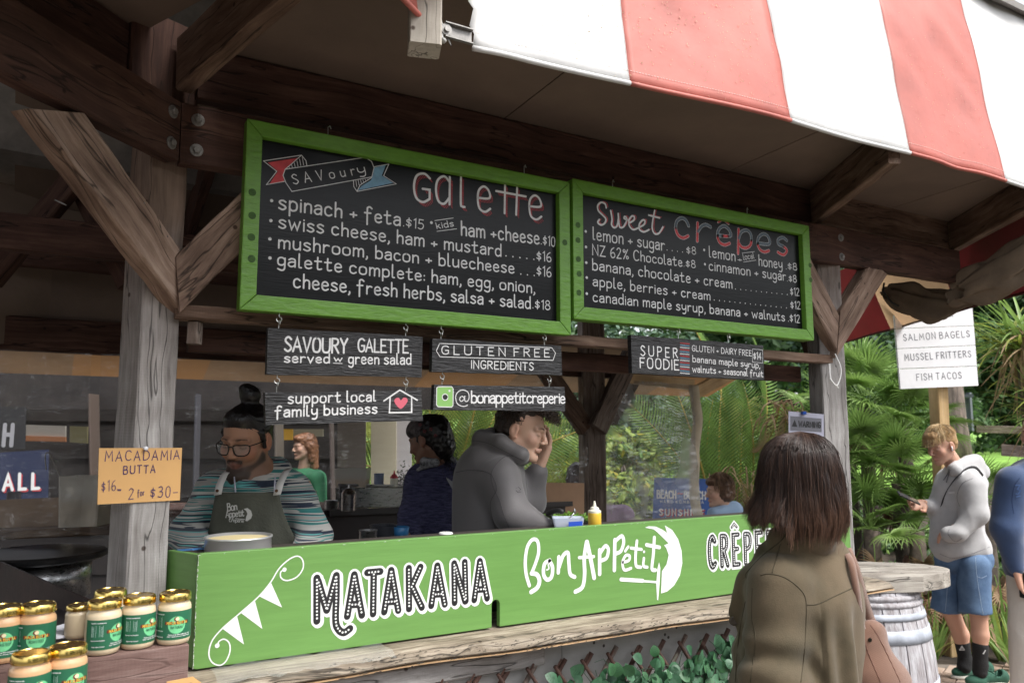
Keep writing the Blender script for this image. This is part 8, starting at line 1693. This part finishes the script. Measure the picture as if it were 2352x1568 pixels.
    def shoe(heel, ang, seed):
        s_ = empty  # shoe stands flat: heel at origin, toe along -x rotated by ang
        Rz = Matrix.Rotation(ang, 3, 'Z'); g = lambda x, y, z: heel+A_(Rz @ V(x, y, z))
        R3 = np.array(Rz)
        up = [Cn(g(-.01, 0, .065), g(-.10, 0, .055), .040, .038, .03), El(g(-.19, -.0, .040), (.075, .044, .036), .03, R3), El(g(-.005, 0, .055), (.04, .036, .045), .02, R3), Cn(g(-.05, 0, .09), g(-.06, 0, .14), .036, .04, .012, None, 0, True), Cn(g(-.05, 0, -.06), g(-.2, 0, -.06), .075, .075, .004, None, 0, True)]
        u_ = skin_mesh('shoe_upper', up, .005, sue, t, M)
        so4 = [El(g(-.19, 0, .012), (.082, .049, .022), .02, R3), El(g(-.03, 0, .012), (.065, .042, .022), .03, R3), Cn(g(-.03, 0, .014), g(-.18, 0, .012), .038, .043, .03, ((0, 0, 1), .5)), Cn(g(.1, 0, -.10), g(-.3, 0, -.10), .10, .10, .002, None, 0, True)]
        skin_mesh('shoe_sole', so4, .005, sol, t, M)
        for k in range(5):
            x = -.075-.02*k; tube_l(t, M, 'lace', [g(x, -.028, .088-.006*k), g(x-.008, 0, .098-.0075*k), g(x+.004, .028, .088-.006*k)], .0032, lace, 6)
        for k in range(4): tube_l(t, M, 'lace', [g(-.075, 0, .095), g(-.06-.02*k, -.03+.02*k, .105), g(-.08, -.045+.028*k, .075)], .0026, lace, 5)
        return u_
    fz = lambda x, d_: A_((J0(x, 1000, d_)[0], J0(x, 1000, d_)[1], .026))
    u1 = shoe(fz(2232, .16), .12, 1); u2 = shoe(fz(2264, -.03), .10, 2)
    decal(u1, t, 'letter_n', sol, lines=[[(432, 1475), (440, 1455), (462, 1478), (470, 1458)]], w=.013, cf=c6); decal(u2, t, 'letter_n', sol, lines=[[(552, 1512), (560, 1488), (578, 1514), (585, 1490)]], w=.014, cf=c6)
    # hair, earbud
    R_ = np.array(H[0]); e = lambda c, r, k=.01: El(HP(H, c), r, k, R_); bl = hairm('hair_blond', (.62, .44, .22), .5); bl2 = hairm('hair_blond_dark', (.36, .22, .10), .5); bl3 = hairm('hair_blond_light', (.78, .62, .38), .5)
    skin_mesh('hair', [e((0, .028, .048), (.080, .092, .084)), e((0, .055, .0), (.066, .058, .062), .02), e((0, -.045, .088), (.066, .06, .040), .02), El(HP(H, (0, -.115, -.004)), (.07, .05, .058), .006, R_, 0, True)], .0055, bl2, t, M, disp=lambda Pp: .004*_vn(Pp, 60, 2))
    r = random.Random(6); pt = []
    for k in range(1900):
        az = r.uniform(-2.7, 2.7); end = r.uniform(.75, 1.08) if abs(az) < 1.2 else r.uniform(.55, 1.0); pts = []; sw = r.gauss(0, .10); ly = r.uniform(1.0, 1.1)
        for i in range(9):
            u = i/8*end; th = u*1.42+.05; fr_ = math.cos(az); x = .082*math.sin(th)*math.sin(az+sw*u)*ly; y = -.094*math.sin(th)*fr_*ly+.022; z = .045+.092*math.cos(th)*ly
            if fr_ > .2: y -= .045*u*u*fr_; z += .018*math.sin(u*3)-.012*u
            z += .003*math.sin(k+i*.9); x += .003*math.cos(k*2+i)
            pts.append(HP(H, (x, y, z)))
        pt.append(pts)
    strands('hair_strands', pt, .0018, [bl, bl3, bl2, bl], t, M, tip=.25)
    b = MB(); q = HP(H, (.086 if 0 else -.088, .0, -.008)); b.tube([tuple(HP(H, (.088, -.004, .0))), tuple(HP(H, (.090, -.012, -.03)))], .0045, 6); b.build('earbud', pwhite, t, M=M, smooth=True)
youth()
# ---- person in the blue sweatshirt, cut by the right edge
def blue():
    d = 4.6; c6 = CR(2200, 1020, 2560, 822); t, M, J0 = person(2400, d, 'person in a blue sweatshirt and cream trousers cut off by the right edge'); J = lambda x, y, dd=0: J0(*c6(x, y), dd); sk = SK['ruddy']
    H = headM(J(900, 150, .05), -60, 5, 0, 1); P = head_prims(H)+[Cn(HP(H, (0, .02, -.05)), J(900, 340, .05), .055, .06), Cn(J(900, 420, .05), J(900, 900, .05), .12, .13)]
    sh, el, wr = J(755, 425, -.02), J(725, 690, -.03), J(780, 920, -.06); P += [Cn(sh, el, .045, .038), Cn(el, wr, .036, .029)]
    for x in (860, 960): P += [Cn(J(x, 950, .05), J(x, 1350, .05), .08, .06), Cn(J(x, 1350, .05), J(x, 1700, .05), .055, .04)]
    skin_mesh('body', P, .008, skinm, t, M, cols=sk); skin_mesh('hands', hand_prims(wr, (.28, 0, -1), (.6, -.7, 0), L=.19, curl=(.5, .5, .45, .4, .3), side=-1), .004, skinm, t, M, cols=sk)
    bs = mat('blue_fleece', (.032, .060, .135), .95, var=.12, vscale=6, bump=.12, bscale=200, sheen=.3)
    C = [Cn(J(775, 430, .02), J(1000, 420, .08), .085, .085, .06), Cn(J(900, 450, .05), J(900, 900, .05), .17, .17, .07), Cn(sh, el, .085, .080, .04), Cn(el, J(765, 875, -.05), .078, .05, .03), Cn(J(765, 880, -.05), J(775, 905, -.055), .046, .044, .006), Cn(J(880, 340, .03), J(960, 350, .1), .06, .06, .03)]
    o = skin_mesh('blue_sweatshirt', C, .0075, bs, t, M, disp=folds(.011, (8, 8, 6), 41, .8)); s_ = mat('blue_seam', (.02, .04, .11), .9)
    seam(o, [c6(*p) for p in ((800, 395), (770, 440), (755, 520), (765, 600))], .002, s_, t)
    decal(o, t, 'embossed_letters', mat('blue_emboss', (.05, .10, .24), .8), lines=[[(775, 440), (800, 438), (785, 462), (802, 470), (790, 490), (776, 488)], [(780, 505), (800, 500)]], w=.007, cf=c6)
    skin_mesh('cream_trousers', [Cn(J(860, 920, .05), J(850, 1700, .05), .115, .09), Cn(J(960, 920, .05), J(960, 1700, .05), .115, .09)], .01, mat('cream_trousers', (.62, .58, .52), .85, bump=.3, bscale=40), t, M, disp=folds(.012, (8, 8, 6), 44, .8))
    skin_mesh('shoes', [Cn(J(840, 1750, .05), J(790, 1760, -.05), .05, .045), Cn(J(950, 1750, .05), J(910, 1760, -.05), .05, .045)], .01, black, t, M)
    b = MB(); b.box(tuple(J(822, 1010, -.06)), (.012, .03, .07)); b.build('dark_wallet', black, t, M=M, bevel=.004)
blue()
# ---- background people
def bgperson(px, d, hy, label, skin_, yaw, pitch, hairc, topm, hairstyle='short', sit=0, shw=.18, torso_dx=0, extra=None):
    t, M, J = person(px, d, label); sk = SK[skin_]; H = headM(J(px, hy), yaw, pitch, 0, .97); sx = 1800/d; ny = hy+.22*sx
    c = J(px+torso_dx, ny, .03); P = head_prims(H)+[Cn(HP(H, (0, .02, -.055)), c, .05, .056), Cn(c+A_((0, 0, -.1)), c+A_((0, 0, -.5)), .10, .11)]
    arms = []
    for s_ in (-1, 1): a = c+A_((s_*shw*abs(math.cos(math.radians(yaw)))+s_*.05, s_*shw*math.sin(math.radians(yaw))*.8, -.06)); e_ = a+A_((s_*.03, -.02, -.27)); w_ = e_+A_((-.05*(1 if yaw < 0 else -1), -.15, -.10)); arms.append((a, e_, w_)); P += [Cn(a, e_, .042, .036), Cn(e_, w_, .034, .027)]
    if c[2] > .9:
        for s_ in (-1, 1): P += [Cn(c+A_((s_*.09, 0, -.55)), A_((c[0]+s_*.09, c[1], .06)), .08, .045)]
    skin_mesh('body', P, .008, skinm, t, M, cols=sk); hb = []
    for i, (a, e_, w_) in enumerate(arms): hb += hand_prims(w_, (0, -.8, -.4), (0, 0, -1), curl=(.4,)*5, side=1 if i else -1)
    skin_mesh('hands', hb, .006, skinm, t, M, cols=sk)
    C = [Cn(arms[0][0]+A_((.03*1, 0, .01)), arms[1][0]+A_((-.03, 0, .01)), .07, .07, .05), Cn(c+A_((0, 0, -.12)), c+A_((0, 0, -.55)), .14, .15, .06)]
    for (a, e_, w_) in arms: C += [Cn(a, e_, .062, .055, .04), Cn(e_, w_, .052, .04, .03)]
    if extra: C += extra(J, c)
    skin_mesh('top', C, .009, topm, t, M, disp=folds(.008, (9, 9, 5), int(px), .8))
    if c[2] > .9: skin_mesh('trousers', [Cn(c+A_((s_*.09, 0, -.58)), A_((c[0]+s_*.09, c[1], .05)), .095, .07) for s_ in (-1, 1)], .014, mat('dark_trousers', (.02, .022, .03), .8), t, M)
    R_ = np.array(H[0]); e = lambda c, r, k=.01: El(HP(H, c), r, k, R_); hm_ = hairm('hair_%s' % hairc[0], hairc[1], .45)
    hp = [e((0, .028, .045), (.083, .098, .086)), e((0, .05, .0), (.074, .066, .075), .02), e((0, -.045, .082), (.062, .05, .035), .02)]
    if hairstyle == 'long': hp += [Cn(HP(H, (0, .07, -.03)), HP(H, (0, .08, -.19)), .065, .05, .03), Cn(HP(H, (-.07, .03, -.0)), HP(H, (-.06, .04, -.12)), .03, .03, .03), Cn(HP(H, (.07, .03, -.0)), HP(H, (.06, .04, -.12)), .03, .03, .03)]
    if hairstyle == 'bob': hp += [e((0, .035, -.02), (.088, .075, .075), .02)]
    hp.append(El(HP(H, (0, -.115, -.005)), (.068, .055, .062), .006, R_, 0, True)); skin_mesh('hair', hp, .005, hm_, t, M, disp=lambda Pp: .006*_vn(Pp, 45, 2)+.003*_vn(Pp, 100, 4))
    if hairstyle == 'bob':
        r = random.Random(4); pt = []
        for k in range(500):
            az = r.uniform(-2.8, 2.8); ly = r.uniform(1.02, 1.16); end = r.uniform(.6, 1.35) if abs(az) > .7 else r.uniform(.5, .8); pt.append([HP(H, (.088*math.sin(min(1.7, i/6*end*1.5+.1))*math.sin(az)*ly, -.097*math.sin(min(1.7, i/6*end*1.5+.1))*math.cos(az)*ly+.02, .04+.092*math.cos(i/6*end*1.5+.1)*ly+.003*math.sin(k+i))) for i in range(7)])
        strands('hair_strands', pt, .0022, [hm_, hairm('hair_ginger_brown', (.20, .115, .06), .5)], t, M)
    return t
bgperson(1652, 6.0, 1128, 'woman with short brown hair in a pale blue hooded top', 'fair', -82, 6, ('brown_short', (.11, .06, .035)), mat('pale_blue_fleece', (.30, .42, .58), .9), 'bob', extra=lambda J, c: [Cn(J(1640, 1180, -.05), J(1685, 1172, .02), .05, .07, .03)], torso_dx=12)
bgperson(698, 7.1, 1026, 'red haired woman in a green sweater behind the clear curtain', 'fair', -50, 5, ('ginger', (.24, .11, .055)), mat('green_sweater', (.045, .21, .10), .9), 'long')
bgperson(1325, 6.2, 1100, 'dark haired person in lilac seen through the curtain beside the rear post', 'fair', -170, 5, ('ash_brown', (.06, .045, .045)), mat('lilac_top', (.42, .30, .45), .9), 'long', torso_dx=45)

def merge_hands():
    for t in [o for o in S.objects if o.type == 'EMPTY' and o.name.startswith('person')]:
        ch = {c.name.split('.')[0]: c for c in S.objects if c.parent == t and c.name.split('.')[0] in ('body', 'hands')}
        if len(ch) < 2: continue
        V_, F_, C_ = [], [], []; off = 0
        for k in ('body', 'hands'):
            me = ch[k].data; n = len(me.vertices); v = np.empty(n*3, np.float32); me.vertices.foreach_get('co', v); f = np.empty(len(me.loops), np.int32); me.loops.foreach_get('vertex_index', f); c = np.empty(n*4, np.float32); me.color_attributes['Col'].data.foreach_get('color', c); V_.append(v); F_.append(f+off); C_.append(c); off += n
        v, f, c = np.concatenate(V_), np.concatenate(F_), np.concatenate(C_); me = bpy.data.meshes.new('body'); me.vertices.add(off); me.vertices.foreach_set('co', v); me.loops.add(len(f)); me.loops.foreach_set('vertex_index', f); me.polygons.add(len(f)//4); me.polygons.foreach_set('loop_start', np.arange(0, len(f), 4, dtype=np.int32)); me.update(calc_edges=True); me.polygons.foreach_set('use_smooth', np.ones(len(f)//4, bool))
        at = me.color_attributes.new('Col', 'FLOAT_COLOR', 'POINT'); at.data.foreach_set('color', c); me.materials.append(skinm); ch['body'].data = me; bpy.data.objects.remove(ch['hands'])
merge_hands()
